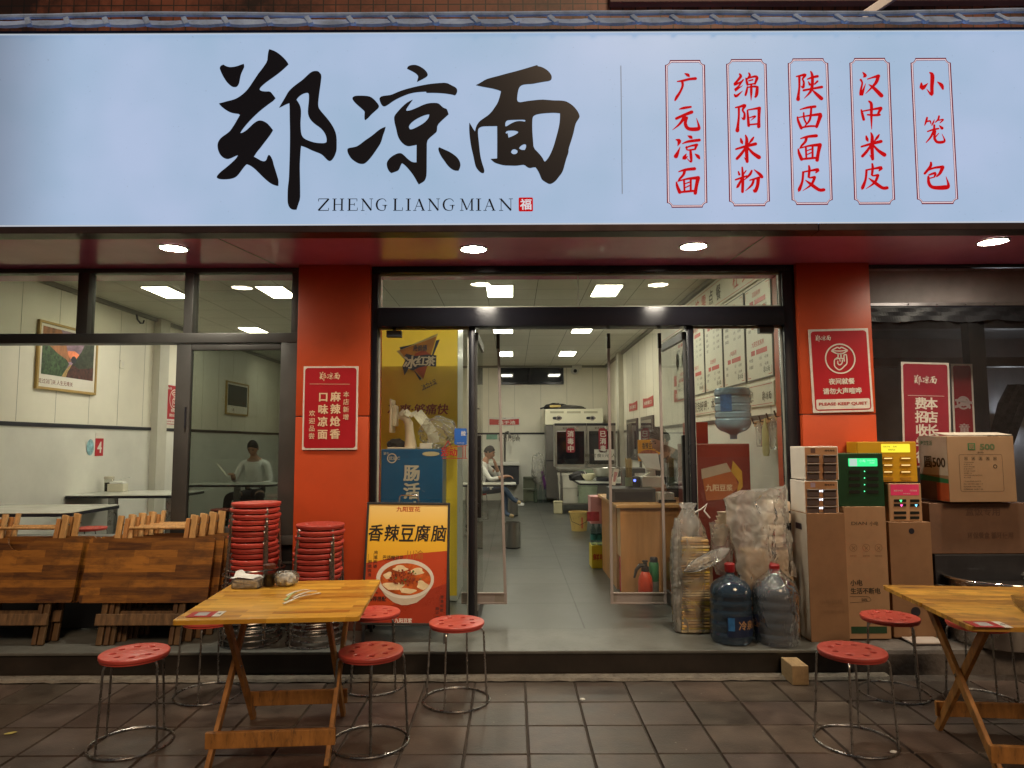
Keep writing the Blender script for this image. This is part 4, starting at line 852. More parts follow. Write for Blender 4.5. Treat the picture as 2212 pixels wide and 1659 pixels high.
# clear plastic curtain with wrinkled top hem
cm = MB(); nx, nz = 90, 40; vs = []; zt_c = vz0 - .03; zb_c = .22
for i in range(nx + 1):
    x = x0 + .005 + i * (4.4 - x0) / nx
    for j in range(nz + 1):
        q = j / nz; zz = zt_c + (zb_c - zt_c) * q
        vs.append((x, YW - .035 + .018 * math.sin(x * 9 + .6 * math.sin(zz * 5)) * (.3 + q) + .007 * math.sin(x * 31 + zz * 7) * (1 - q) + random.uniform(-.003, .003) * (3 if j < 4 else 1), zz))
cm.add(vs, [(i * (nz + 1) + j, (i + 1) * (nz + 1) + j, (i + 1) * (nz + 1) + j + 1, i * (nz + 1) + j + 1) for i in range(nx) for j in range(nz)])
ct = thing('plastic_curtain', 'clear wrinkled plastic weather curtain closing the dark bay right of the column', 'curtain', (2.9, YW, FZ))
cm.fixn = False; cm.build('sheet', film('film_curtain', (.45, .43, .45), opac=.07, rough=.2, bump=.35, bs=9., gloss=.12, stretch=(1, 1, .6)), ct, True)
hm = MB(); vs = []
for i in range(nx + 1):
    x = x0 + .005 + i * (4.4 - x0) / nx
    for j in range(4): vs.append((x, YW - .052 + .006 * math.sin(x * 23 + j * 1.7), zt_c + .01 - j * .03 + random.uniform(-.003, .003) - (.02 * abs(math.sin(x * 6)) if j == 3 else 0)))
hm.fixn = False; hm.add(vs, [(i * 4 + j, i * 4 + 4 + j, i * 4 + 5 + j, i * 4 + 1 + j) for i in range(nx) for j in range(3)])
hm.build('hem', M('hem_black', (.02, .02, .024), .5, var=.3, vs=20, spec=.25), ct, False)

# ================================================================ lamps inside
panel_l = emis('panel_light', (1., .96, .77), 32.)
LAB = {}
names = {0: 'far left', 1: 'left', 2: 'middle', 3: 'right'}
rows = {0: 'nearest the street', 1: 'in the second row', 2: 'in the third row', 3: 'in the unseen row added just inside the shopfront'}  # last row is unseen, added to brighten the entrance and the cooler front
for ci, X in enumerate((-4.15, -2.82, -.14, 1.14)):
    for ri, Y in enumerate((8.2, 11.05, 14.1, 5.6)):
        if X == -2.82 and ri == 2: continue
        if ri == 3 and X == -4.15: continue
        p = Vector((X, Y, ZC)); t_ = thing('ceiling_light', 'flush square lit panel in the shop ceiling, %s column, %s' % (names[ci], rows[ri]), 'ceiling light', p, 'lit panels in the shop ceiling')
        MB().box((X - .165, Y - .315, ZC - .012), (X + .165, Y + .315, ZC - .0005), .003).build('frame', M('lamp_frame', (.7, .7, .62), .4, var=0), t_)
        MB().box((X - .15, Y - .30, ZC - .016), (X + .15, Y + .30, ZC - .0125)).build('diffuser', panel_l, t_)
# ================================================================ dining room on the left
top_w = M('laminate', (.55, .56, .50), .18, var=.08, vs=3); steel = M('steel', (.42, .42, .40), .28, .9, var=.15, vs=10)
TZ = FZ + .75
def dining_table(x0, x1, y0, y1, lab, cut=.0, legs=1, grp='white tables in the dining room'):
    t_ = thing('dining_table', lab, 'table', ((x0 + x1) / 2, (y0 + y1) / 2, FZ), grp)
    f_ = Fr((0, 0, 0), (1, 0, 0), (0, 1, 0)); c = .07
    pts = [(x0, y0), (x1 - c, y0), (x1, y0 + c), (x1, y1 - c), (x1 - c, y1), (x0, y1)]
    o = MB().poly(f_, pts, TZ - .006, TZ).build('tabletop', top_w, t_)
    MB().poly(f_, [(x + (.002 if x < x1 - .2 else -.0), y) for x, y in pts], TZ - .034, TZ - .0062).build('edge_band', blk, t_)
    for xx in ([(x0 + x1) / 2] if legs == 1 else [x0 + .25 * (x1 - x0), x1 - .2 * (x1 - x0)]):
        MB().box((xx - .04, (y0 + y1) / 2 - .04, FZ + .02), (xx + .04, (y0 + y1) / 2 + .04, TZ - .035), .004).box((xx - .045, y0 + .15, FZ + .003), (xx + .045, y1 - .15, FZ + .03), .004).build('leg', steel, t_)
    return t_
dining_table(XL + .01, -3.86, 6.07, 6.93, 'white table nearest the sliding window, against the left wall', legs=2)
dining_table(XL + .01, -3.92, 8.1, 8.95, 'white table carrying a sauce jar and a tissue box, under the red number four card', legs=2)
dining_table(-4.78, -3.5, 10.15, 10.85, 'white table in front of the seated man in the white jacket')
dining_table(-2.9, -1.9, 11.6, 12.4, 'white table seen past the seated man at the dark pane')
dining_table(-1.35, .05, 9.95, 10.55, 'white table of the person holding a hand to the face, left of the doorway')
dining_table(.98, 2.15, 10.2, 11.9, 'white table with a soup bowl between the counter and the steel cabinets', legs=1)
# stools
plast = M('stool_red', (.62, .085, .065), .36, var=.14, vs=9, bump=.03, bs=200, dirt=.12); rod = M('stool_rod', (.32, .31, .30), .27, .95, var=.2, vs=30)
def vary(m, lo, hi):
    t = m.node_tree; b = t.nodes['Principled BSDF']; L = t.links.new; src = b.inputs['Base Color'].links[0].from_socket
    oi = N(t, 'ObjectInfo'); mr = N(t, 'MapRange'); mr.inputs[3].default_value = lo; mr.inputs[4].default_value = hi; L(oi.outputs['Random'], mr.inputs[0])
    mx = N(t, 'MixRGB', blend_type='MULTIPLY'); mx.inputs[0].default_value = 1.; L(src, mx.inputs[1]); L(mr.outputs[0], mx.inputs[2]); L(mx.outputs[0], b.inputs['Base Color'])
vary(plast, .62, 1.06)
def make_stool():
    t_ = thing('stool', 'red stool', 'stool')
    c = bpy.data.curves.new('tmp', 'CURVE'); c.dimensions = '2D'; c.fill_mode = 'BOTH'; c.extrude = .0050; c.bevel_depth = .0045; c.bevel_resolution = 2; c.offset = -.0045
    for lp in [circ(0, 0, .163, 48)] + [circ(.098 * math.cos(R(45 * i)), .098 * math.sin(R(45 * i)), .0152, 16) for i in range(8)]:
        sp = c.splines.new('POLY'); sp.points.add(len(lp) - 1); sp.use_cyclic_u = True
        for i, q in enumerate(lp): sp.points[i].co = (q[0], q[1], 0, 1)
    me = curve_mesh(c); mb = MB(); mb.add([v.co + Vector((0, 0, .4415)) for v in me.vertices], [tuple(f.vertices) for f in me.polygons])
    mb.lathe([(.001, .428), (.148, .428)], n=32, cap=False)
    mb.lathe([(.150, .433), (.1580, .433), (.1575, .4235), (.150, .4235)], n=48, cap=False)
    s_ = mb.build('seat', plast, t_, True)
    for i in range(4):
        a = R(45 + 90 * i); q = lambda r, z_: (r * math.cos(a), r * math.sin(a), z_)
        MB().tube([q(.06, .4225), q(.148, .4225), q(.160, .418), q(.1665, .404), q(.168, .39), q(.188, .02), q(.1895, .008)], .0058, 8).build('leg', rod, t_, True)
    MB().tube([(.1935 * math.cos(2 * math.pi * i / 48), .1935 * math.sin(2 * math.pi * i / 48), .0062) for i in range(48)], .006, 8, True).build('base_ring', rod, t_, True)
    return t_
stool = make_stool()
used = [0]
def put_stool(p, rz, lab, grp):
    if used[0] == 0:
        used[0] = 1; stool.location = p; stool.rotation_euler.z = rz; stool['label'] = lab; stool['group'] = grp; return stool
    return copy_thing(stool, p, rz, lab, grp)
for u, v, rz, lab in ((283, 1607, .35, 'red stool at the front left, in the left foreground beside the wooden table'), (450, 1500, .9, 'red stool tucked under the left rear corner of the wooden table'),
                      (806, 1481, .2, 'red stool behind the right corner of the wooden table, by the food poster'), (799, 1603, 1.0, 'red stool in front, just right of the wooden table, half in its shade'),
                      (986, 1513, .5, 'red stool standing alone on the pavers in front of the doorway'), (1849, 1603, .25, 'red stool nearest the camera left of the right wooden table'),
                      (1930, 1497, 1.1, 'red stool behind, between the cartons and the right wooden table'), (2122, 1516, .6, 'red stool under the right wooden table with its seat hidden')):
    put_stool(G(u, v), rz, lab, 'red stools set out on the pavement')
sb = [G(538, 1388, FZ), G(680, 1388, FZ)]
ords = ['lowest', 'second', 'third', 'fourth', 'fifth', 'sixth', 'seventh', 'eighth', 'ninth', 'tenth', 'eleventh', 'twelfth', 'thirteenth', 'fourteenth']
for base, n, nm in ((sb[0], 14, 'tall stack by the window'), (sb[1], 10, 'shorter stack by the left column')):
    base.y = max(base.y, 4.84)
    for i in range(n):
        lab = ('topmost red stool of the %s' % nm) if i == n - 1 else '%s red stool from the bottom of the %s' % (ords[i], nm) if i else 'lowest red stool of the %s' % nm
        put_stool(base + Vector((random.uniform(-.009, .009) + i * .0008, random.uniform(-.008, .008), i * .0375)), random.uniform(-.22, .22) + .25 + (.06 * i), lab, 'red stools stacked on the step').rotation_euler[:2] = (random.uniform(-.012, .012), random.uniform(-.012, .012))
k_ = 0
for u, v, labt in ((1145, 1005, ''),): pass
for x, y, lab in ((-3.98, 9.62, 'red stool by the end of the second white table, seen through the open window'), (-3.72, 9.85, 'red stool just right of its twin behind the second white table'), (-4.55, 7.55, 'red stool between the two nearest white tables, left of the folded tables'),
                  (-3.95, 7.6, 'red stool behind the folded tables, near the window sash'), (-4.32, 11.25, 'red stool the man in the white jacket sits on'), (-.62, 12.4, 'red stool the person by the doorway sits on'), (-1.05, 8.0, 'red stool seen through the folded glass door at its foot')):
    put_stool(Vector((x, y, FZ)), random.uniform(0, 1.5), lab, 'red stools inside the restaurant')
# framed pictures on the left wall
def wall_rect(u0, v0, u1, v1, X):
    a = W(u0, v0, X); b_ = W(u1, v1, X); return a.y, b_.y, b_.z, a.z
gold = M('gold_frame', (.45, .30, .10), .4, .3, var=.15); 
y0, y1 = W(75, 800, XL).y, W(205, 800, XL).y; pz0, pz1 = W(75, 842, XL).z, W(140, 700, XL).z
pz0 = W(140, 850, XL).z; hw, hh = (y1 - y0) / 2, .5
def picture(lab, yc, zc, hw, hh, dim):
    t_ = thing('framed_picture', lab, 'picture', (XL, yc, zc), 'framed pictures on the left wall'); f_ = Fr((XL + .022, yc, zc), (0, 1, 0), (0, 0, 1))
    fm = MB(); w_ = .03
    for a in ((-hw, -hh, hw, -hh + w_), (-hw, hh - w_, hw, hh), (-hw, -hh + w_ + .0005, -hw + w_, hh - w_ - .0005), (hw - w_, -hh + w_ + .0005, hw, hh - w_ - .0005)): fm.box((a[0], a[1], -.02), (a[2], a[3], .012), .003, fr=f_)
    fm.build('frame', gold, t_)
    MB().rect(f_, -hw + w_, -hh + w_, hw - w_, hh - w_, .0).build('mount', pwhite, t_)
    a0, a1, b0, b1 = -hw + .07, hw - .07, -hh + .17, hh - .06
    W_ = a1 - a0; H_ = b1 - b0; q = lambda pts: [(a0 + x * W_, b0 + y * H_) for x, y in pts]
    im = MB().rect(f_, a0, b0, a1, b1, .001).build('print', M('pic_sky' if not dim else 'pic_night', (.30, .19, .26) if not dim else (.02, .05, .06), .5, var=.5, vs=4, stretch=(1, 1, 3)), t_)
    if not dim:
        MB().poly(f_, q([(.42, .50), (.52, .42), (.62, .40), (.72, .53), (.60, .60), (.48, .58)]), .0015).build('cloud', M('pic_glow', (.75, .22, .10), .5, var=.4, vs=9), im)
        MB().poly(f_, q([(0, 1), (.33, 1), (.42, .75), (.48, .48), (.55, .36), (.40, .30), (0, .62)]), .002).build('cliff', M('pic_cliff', (.30, .12, .05), .5, var=.6, vs=14, stretch=(1, 1, .4)), im)
        MB().poly(f_, q([(1, .95), (.82, .85), (.74, .62), (.62, .40), (.56, .30), (.62, 0), (1, 0)]), .002).build('cliff', M('pic_shade', (.035, .045, .025), .5, var=.7, vs=18), im)
        MB().poly(f_, q([(0, .66), (.14, .60), (.28, .48), (.45, .38), (.50, .30), (.42, .1), (.36, 0), (0, 0)]), .003).build('trees', M('pic_green', (.04, .08, .03), .5, var=.8, vs=26), im)
        MB().poly(f_, q([(.44, 0), (.5, .2), (.56, .30), (.7, .22), (1, .3), (1, 0)]), .0032).build('trees', M('pic_maroon', (.07, .02, .015), .5, var=.8, vs=26), im)
        MB().poly(f_, q([(.37, 0), (.42, .12), (.52, .28), (.55, .28), (.48, .12), (.45, 0)]), .004).build('stairs', M('pic_stair', (.42, .27, .10), .5, var=.5, vs=40), im)
        MB().poly(f_, q([(.53, .40), (.55, .46), (.59, .49), (.63, .46), (.64, .40), (.62, .33), (.55, .33)]), .004).build('gatehouse', blk, im)
    else:
        for i in range(9): MB().stroke(f_, [(a0 + W_ * (.08 + i * .105), b0, .05), (a0 + W_ * (.09 + i * .105), b1, .02)], .002 + i * .0001, cap=False).build('tree_trunk', M('pic_trunk', (.01, .016, .018), .5, var=.2), im)
    MB().text(f_, '走过剑门关 人生无难关' if not dim else '山林', a0 + W_ * .28, -hh + .095, .055, .001, .01).build('caption', M('print_brown', (.22, .06, .04), .5, var=0), t_)
picture('gold framed mountain gorge picture at sunset on the cream left wall', (W(75, 790, XL).y + W(205, 790, XL).y) / 2, (W(75, 685, XL).z + W(75, 842, XL).z) / 2, (W(205, 790, XL).y - W(75, 790, XL).y) / 2, (W(75, 690, XL).z - W(75, 842, XL).z) / 2, False)
picture('dim bluish forest picture seen through the dark sliding pane', (W(486, 860, XL + 0).y + W(534, 860, XL).y) / 2, (W(490, 822, XL).z + W(490, 895, XL).z) / 2, (W(534, 860, XL).y - W(486, 860, XL).y) / 2, (W(490, 822, XL).z - W(490, 895, XL).z) / 2, True)
# red keep-quiet sign on the pilaster, switch, number card
c = Vector((XL, 10.6, 1.9)); t_ = thing('wall_sign', 'red keep quiet sign on the left wall just past the pilaster, cut by the sash', 'sign', c)
zq0, zq1 = W(350, 826, XL + .012).z, W(350, 919, XL + .012).z; sign_quiet(t_, Fr((XL + .012, 10.60, (zq0 + zq1) / 2), (0, 1, 0), (0, 0, 1)), .30, (zq0 - zq1) / 2)
c = W(263, 787, XL); t_ = thing('light_switch', 'small cream wall socket cover right of the gorge picture', 'switch', c); fL = Fr(c, (0, 1, 0), (0, 0, 1))
MB().box((-.05, -.055, 0), (.05, .055, .012), .004, fr=fL).build('cover', wallc, t_); MB().box((-.02, -.03, .0125), (.02, .03, .016), .002, fr=fL).build('rocker', pwhite, t_)
c = W(214, 966, XL); t_ = thing('number_card', 'small red card with white number four on the left wall', 'card', c); fL = Fr(c + Vector((.004, 0, 0)), (0, 1, 0), (0, 0, 1))
MB().box((-.085, -.11, -.004), (.085, .11, 0), .002, fr=fL).build('red_plate', pink, t_); MB().box((-.085, .112, -.004), (.085, .18, 0), 0, fr=fL).build('white_tab', pwhite, t_)
MB().text(fL, '4', 0, 0, .14, .002, .02).build('number', pwhite, t_)
MB().disc(fL, -.19, 0, .075, .001, ry=.10).build('sticker', M('sticker_blue', (.25, .45, .5), .4, var=.5, vs=20), t_)
c = W(289, 685, XL); t_ = thing('wall_hook', 'small dark hook high on the left wall under the ceiling line', 'hook', c)
MB().tube([c + Vector((.03, 0, .08)), c + Vector((.05, 0, -.03)), c + Vector((.08, .03, -.08)), c + Vector((.09, .08, -.07)), c + Vector((.09, .1, -.03))], .012, 6).build('hook', blk, t_, True); MB().box(c + Vector((0, -.03, .05)), c + Vector((.03, .03, .13)), .005).build('back_plate', gry, t_)
# sauce jar and tissue box on the second table
glassy = M('clear_plastic', (.9, .9, .88), .08, var=0, trans=.95)
sauce = M('soy_sauce', (.012, .006, .004), .15, var=0)
def jar(name, lab, p, r, h, lidm, fillh=.6):
    t_ = thing(name, lab, 'sauce jar', p)
    MB().lathe([(r * .86, .0), (r * .95, .004), (r, .012), (r, h * .8), (r * .93, h * .83)], p, 24, True).build('glass', glass('jar_glass', (.85, .84, .8), ior=1.4), t_, True)
    MB().lathe([(r * .8, .006), (r * .9, .008), (r * .9, h * fillh)], p, 24).build('sauce', sauce, t_, True)
    MB().lathe([(r * .98, h * .83), (r * 1.06, h * .835), (r * 1.06, h * .98), (r * .9, h)], p, 24).build('lid', lidm, t_, True)
p = G(235, 1062, TZ); jar('sauce_jar', 'dark soy jar with a pale lid on the second white table', p, .055, .19, M('lid_pale', (.5, .46, .36), .4))
p = G(254, 1062, TZ); t_ = thing('tissue_box', 'pale tissue box with a tissue sticking out on the second white table', 'tissue box', p)
MB().box(p + Vector((-.10, -.06, 0)), p + Vector((.10, .06, .10)), .008).build('box', M('tissue_box', (.62, .58, .46), .5, var=.05), t_)
MB().box(p + Vector((-.085, -.045, .1005)), p + Vector((.085, .045, .125)), .012).build('tissues', M('tissue', (.8, .8, .77), .8, var=.03), t_)
MB().obox(p + Vector((-.06, 0, .13)), p + Vector((.15, .02, .18)), .03, .006).build('tissue_flap', M('tissue', (.8, .8, .77), .8), t_)
# ================================================================ things on the pavement and the step
wtop = wood('wood_table', (.40, .15, .012), (.88, .50, .065), .28, .28, (.36, .05), coat=.15)
wtop2 = wood('wood_table_worn', (.26, .10, .015), (.78, .42, .06), .32, .75, (.36, .05), coat=.1)
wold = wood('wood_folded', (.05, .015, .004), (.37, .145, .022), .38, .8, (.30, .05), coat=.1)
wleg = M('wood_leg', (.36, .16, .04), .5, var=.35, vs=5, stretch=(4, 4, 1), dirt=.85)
wlow = M('wood_bar_shaded', (.13, .07, .03), .6, var=.5, vs=9, stretch=(4, 4, 1), dirt=.9)  # crossbar wood darkened to paint in the shade below the boards
wleg2 = M('wood_leg_pale', (.52, .30, .12), .5, var=.3, vs=7, stretch=(4, 4, 1), dirt=.5)
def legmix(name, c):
    # worn legs: bare wood on top, painted shade of the boards towards the foot
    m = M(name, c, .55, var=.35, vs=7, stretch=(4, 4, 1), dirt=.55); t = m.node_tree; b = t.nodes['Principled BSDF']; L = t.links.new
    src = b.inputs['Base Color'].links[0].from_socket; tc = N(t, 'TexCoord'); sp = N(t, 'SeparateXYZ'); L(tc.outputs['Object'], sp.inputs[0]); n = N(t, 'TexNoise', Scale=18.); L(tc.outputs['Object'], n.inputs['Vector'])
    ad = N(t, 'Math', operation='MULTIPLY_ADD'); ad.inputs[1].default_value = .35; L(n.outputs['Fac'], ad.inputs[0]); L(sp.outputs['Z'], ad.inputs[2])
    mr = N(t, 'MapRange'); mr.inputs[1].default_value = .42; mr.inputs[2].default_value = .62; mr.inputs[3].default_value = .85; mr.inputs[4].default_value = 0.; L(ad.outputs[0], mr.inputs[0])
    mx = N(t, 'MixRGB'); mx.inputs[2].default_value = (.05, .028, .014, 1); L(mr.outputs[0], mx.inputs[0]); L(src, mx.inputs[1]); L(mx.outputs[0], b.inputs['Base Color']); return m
def wood_table(lab, p, rz, top):
    t_ = thing('folding_table', lab, 'table', (0, 0, 0), 'folding wooden tables')
    fl = Fr((0, 0, 0), (1, 0, 0), (0, 1, 0)); w, d, h = .42, .44, .70
    o1 = MB().poly(fl, rrect(-w, -d, w, -.0015, .02), h - .02, h).build('tabletop', top, t_)
    o2 = MB().poly(fl, rrect(-w, .0015, w, d, .02), h - .02, h).build('tabletop', top, t_)
    MB().box((-w + .05, -.3, h - .045), (-w + .09, .3, h - .0205)).build('batten', wleg, t_); MB().box((w - .09, -.3, h - .045), (w - .05, .3, h - .0205)).build('batten', wleg, t_)
    for s in (-1, 1):
        MB().obox((s * .270, -.36, .0), (s * .270, .27, h - .03), .022, .045, (1, 0, 0) if 0 else (0, 1, 0), .004).build('leg', wleg, t_)
        MB().obox((s * .243, .27, .0), (s * .243, -.25, h - .03), .022, .045, (0, 1, 0), .004).build('leg', wleg, t_)
        MB().tube([(s * .23, -.015, .362), (s * .285, -.015, .362)], .008, 8).build('bolt', rod, t_)
    for y, z_, wd in ((-.305, .085, .30), (.225, .085, .27)):
        MB().box((-wd, y - .010, z_ - .005), (wd, y + .012, z_ + .07), .004).build('crossbar', wleg, t_)
    MB().tube([(-.255, .245, h - .055), (.255, .245, h - .055)], .010, 10).build('dowel', wleg2, t_)
    t_.location = p; t_.rotation_euler.z = rz; return t_
T1 = Vector((-1.165, 3.69, 0)); T2 = Vector((2.44, 3.47, 0))
ta = wood_table('open wooden folding table on the left with tissues, soy jar and chopstick wrappers on it', T1, R(4.2), wtop)
tb = wood_table('worn open wooden folding table cut by the right edge of the picture', T2, R(-5.5), wtop2)
ZT = .70
def card(p, rz, lab):
    t_ = thing('order_card', lab, 'card', (0, 0, 0), 'red order cards on the tables')
    MB().box((-.075, -.05, 0), (.042, .05, .002)).build('red_part', pred, t_); MB().box((.0422, -.05, 0), (.078, .05, .002)).build('white_part', pwhite, t_)
    fl = Fr((0, 0, .0022), (1, 0, 0), (0, 1, 0)); MB().rect(fl, -.045, -.033, .012, .033).build('white_square', M('print_grey', (.42, .40, .40), .5, var=.1), t_)
    MB().text(fl, '4', .06, 0, .03, .0004).build('number', blk, t_)
    t_.location = p; t_.rotation_euler.z = rz
card(G(445, 1327, ZT + .0015), R(4), 'red and white order card on the near left corner of the left wooden table')
card(G(2133, 1349, ZT + .0015), R(-5), 'red and white order card on the near left corner of the right wooden table')
# tissue pack, soy jar, crumpled bag, chopstick wrappers
p = G(536, 1268, ZT); t_ = thing('tissue_pack', 'open pack of white napkins on the left wooden table', 'napkins', p)
MB().box(p + Vector((-.072, -.055, .001)), p + Vector((.072, .06, .048)), .008).build('pack', M('pack_cream', (.74, .70, .62), .45, var=.05), t_)
mb = MB(); vs = []
for i in range(7):
    for j in range(7): vs.append(p + Vector((-.080 + i * .0225, -.06 + j * .02, .052 + .012 * (1 - abs(i - 2) / 5) + random.uniform(-.003, .003) + (.022 if i < 2 and j > 3 else 0))))
mb.fixn = False; mb.add(vs, [(i * 7 + j, i * 7 + 7 + j, i * 7 + 8 + j, i * 7 + j + 1) for i in range(6) for j in range(6)]); mb.build('loose_napkin', M('tissue', (.8, .8, .77), .8), t_, True)
bagf = film('film_clear', (.8, .8, .78), opac=.16, rough=.12, bump=.8, bs=30., gloss=.25)
mb = MB(); mb.box(p + Vector((-.076, -.058, .0005)), p + Vector((.085, .064, .055)), .01); mb.build('wrapper', bagf, t_)
p = G(581, 1267, ZT); jar('sauce_jar', 'dark soy sauce jar with a brown lid on the left wooden table', p, .033, .125, M('lid_brown', (.10, .035, .025), .35), .58)
def crumple(name, c, r, n=18, amp=.25, seed=1, flat=.0, sub=None, freq=3.):
    rnd = random.Random(seed); ph = [(Vector((rnd.uniform(-1, 1), rnd.uniform(-1, 1), rnd.uniform(-1, 1))).normalized() * freq * rnd.uniform(.6, 2.2), rnd.uniform(0, 6.28)) for _ in range(9)]
    mb = MB(); m_ = n // 2 + 2; vs = []
    for i in range(m_):
        a = math.pi * (i + .5) / m_
        for j in range(n):
            b_ = 2 * math.pi * j / n; q = Vector((math.sin(a) * math.cos(b_), math.sin(a) * math.sin(b_), -math.cos(a)))
            k = 1 + amp * sum(abs(math.sin(q.dot(f_) + o)) - .6 for f_, o in ph) / 4
            z_ = q.z * r[2] * k; vs.append(Vector(c) + Vector((q.x * r[0] * k, q.y * r[1] * k, max(z_, -r[2] * (1 - flat)))))
    fs = [(i * n + j, i * n + (j + 1) % n, (i + 1) * n + (j + 1) % n, (i + 1) * n + j) for i in range(m_ - 1) for j in range(n)]
    fs += [tuple(reversed(range(n))), tuple(range((m_ - 1) * n, m_ * n))]
    return mb.add(vs, fs)
p = G(616, 1266, ZT); t_ = thing('napkin_bag', 'crumpled clear bag of white napkins on the left wooden table', 'plastic bag', p)
crumple('c', p + Vector((0, .01, .036)), (.058, .045, .036), 26, .35, 3, .15).build('napkin', M('tissue', (.8, .8, .77), .8), t_)
crumple('c', p + Vector((0, .01, .040)), (.072, .055, .044), 26, .25, 5, .12).build('bag', bagf, t_)
for i, (u0, v0, u1, v1) in enumerate(((612, 1304, 690, 1281), (614, 1300, 652, 1277), (618, 1292, 668, 1279), (634, 1299, 684, 1284))):
    a, b_ = G(u0, v0, ZT + .008), G(u1, v1, ZT + .008); t_ = thing('chopstick_wrapper', ('white paper chopstick wrapper lying flat across the left table, longest one', 'green printed chopstick wrapper crossing the white ones, nearest the table front', 'twisted chopstick wrapper, farthest back of the four on the left table', 'short chopstick wrapper at the right end of the little pile')[i], 'chopstick wrapper', a, 'chopstick wrappers on the left table')
    mid = (a + b_) / 2 + Vector((0, 0, .008 + .004 * i)); mb = MB(); pts = [a + (b_ - a) * t + Vector((.003 * math.sin(9 * t + i), .004 * math.sin(7 * t + i), .010 * math.sin(math.pi * t) + .006 * i)) for t in [k / 8 for k in range(9)]]
    for k in range(8): mb.obox(pts[k], pts[k + 1], .013 + .003 * math.sin(k * 2 + i), .0025)
    mb.build('paper', M('paper_green', (.42, .52, .22), .6, var=.5, vs=60) if i == 1 else M('paper_white', (.76, .74, .66), .6, var=.25, vs=70), t_)
p = G(2204, 1330, ZT); t_ = thing('glass_bowl', 'clear glass bowl at the right edge of the right wooden table', 'bowl', p)
MB().lathe([(.045, .0), (.06, .004), (.085, .03), (.098, .07), (.094, .07), (.08, .032), (.055, .008), (.0005, .006)], p + Vector((.10, .03, 0)), 32, False).build('bowl', glass('bowl_glass', (.82, .82, .8), ior=1.6), t_, True)

# ---------------------------------------------------------------- folded tables leaning by the window
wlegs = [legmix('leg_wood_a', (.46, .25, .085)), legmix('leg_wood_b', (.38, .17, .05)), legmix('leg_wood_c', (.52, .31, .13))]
def folded(lab, p, notch, lean, sx=1.):
    t_ = thing('folding_table', lab, 'table', (0, 0, 0), 'folded wooden tables leaning under the window')
    w = .435
    fl = Fr((0, 0, 0), (1, 0, 0), (0, 1, 0)); pts = rrect(-w, 0, w, .43, .018)
    if notch:
        nn = [(.0 + .095 * math.cos(R(a)), .43 - .085 * math.sin(R(a))) for a in range(0, 181, 15)]
        pts = [q for q in pts if q[1] < .2] ; pts = [(w - .0, .43)] + nn + [(-w, .43)] + [q for q in rrect(-w, 0, w, .43, .018) if q[1] < .2]
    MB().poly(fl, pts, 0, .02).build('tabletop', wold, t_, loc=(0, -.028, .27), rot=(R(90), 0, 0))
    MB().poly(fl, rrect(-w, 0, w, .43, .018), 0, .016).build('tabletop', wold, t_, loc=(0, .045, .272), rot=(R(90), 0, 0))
    for s in (-1, 1):
        for dx, yy, ht, nm in ((.262, -.014, .86, 0), (.215, -.012, .84, 1), (.232 if s > 0 else .19, .014, .87, 2)):
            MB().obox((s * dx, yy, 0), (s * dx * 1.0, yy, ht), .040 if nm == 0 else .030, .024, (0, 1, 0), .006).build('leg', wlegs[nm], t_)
        MB().tube([(s * .20, -.0, .80), (s * .285, -.0, .80)], .007, 8).build('bolt', rod, t_)
    MB().tube([(-.21, .0, .775), (.21, .0, .775)], .011, 10).build('dowel', wleg2, t_)
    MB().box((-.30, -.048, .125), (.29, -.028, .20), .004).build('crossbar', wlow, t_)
    t_.location = p; t_.rotation_euler = (R(-lean), 0, 0); return t_
pB = G(296, 1394, FZ); pA = G(6, 1394, FZ)
nmsB = ['front worn folded table by the red stool stack', 'second folded table behind the front one by the stool stack', 'third folded table in the group by the stool stack', 'rear folded table in the group by the stool stack, nearest the window']
for i, l in enumerate(nmsB): folded(l, pB + Vector((.014 + .034 * i, .085 * i, 0)), False, 14 - i * .8)
for i, l in enumerate(['front folded table at the left picture edge with a dark round notch', 'folded table right behind the notched one at the left edge']): folded(l, pA + Vector((.03 * i, .1 * i, 0)), i == 0, 14 - i)

# ---------------------------------------------------------------- poster stand with the bowl of bean curd
def qpt(u, v, Y): return V(u, v, Y)
Yb, Yt = 4.80, 5.0
bl_, br2 = V(779, 1350, Yb), V(968, 1352, Yb); tl_, tr_ = V(795, 1086, Yt), V(971, 1085, Yt)
ctr = (bl_ + br2) / 2
t_ = thing('poster_stand', 'black framed poster stand with a bowl of spicy bean curd by the doorway', 'poster stand', (ctr.x, ctr.y, FZ))
Xv = (br2 - bl_); wS = Xv.length; Xv.normalize(); Uv = ((tl_ + tr_) / 2 - ctr); hS = Uv.length; Uv.normalize()
fp = Fr(ctr, Xv, Uv); hw = wS / 2
fm = MB(); e_ = .016
for a in ((-hw, 0, hw, e_), (-hw, hS - e_, hw, hS), (-hw, e_ + .0005, -hw + e_, hS - e_ - .0005), (hw - e_, e_ + .0005, hw, hS - e_ - .0005)): fm.box((a[0], a[1], -.012), (a[2], a[3], .006), .003, fr=fp)
fm.build('frame', M('frame_matt', (.02, .018, .018), .45), t_)
for s in (-1, 1): MB().obox(fp.p(s * (hw - .02), 0, -.01), fp.p(s * (hw - .02), -.115, .0), .02, .02, (0, 1, 0)).obox(fp.p(s * (hw - .02), hS - .06, -.014), Vector((fp.p(s * (hw - .02), 0).x, 5.07, FZ)), .02, .02, (0, 1, 0)).build('leg', MATS['frame_matt'], t_)
MB().tube([fp.p(-.07, hS, -.004), fp.p(-.065, hS + .045, -.004), fp.p(-.055, hS + .052, -.004), fp.p(.055, hS + .052, -.004), fp.p(.065, hS + .045, -.004), fp.p(.07, hS, -.004)], .006, 8).build('handle', chrome, t_, True)
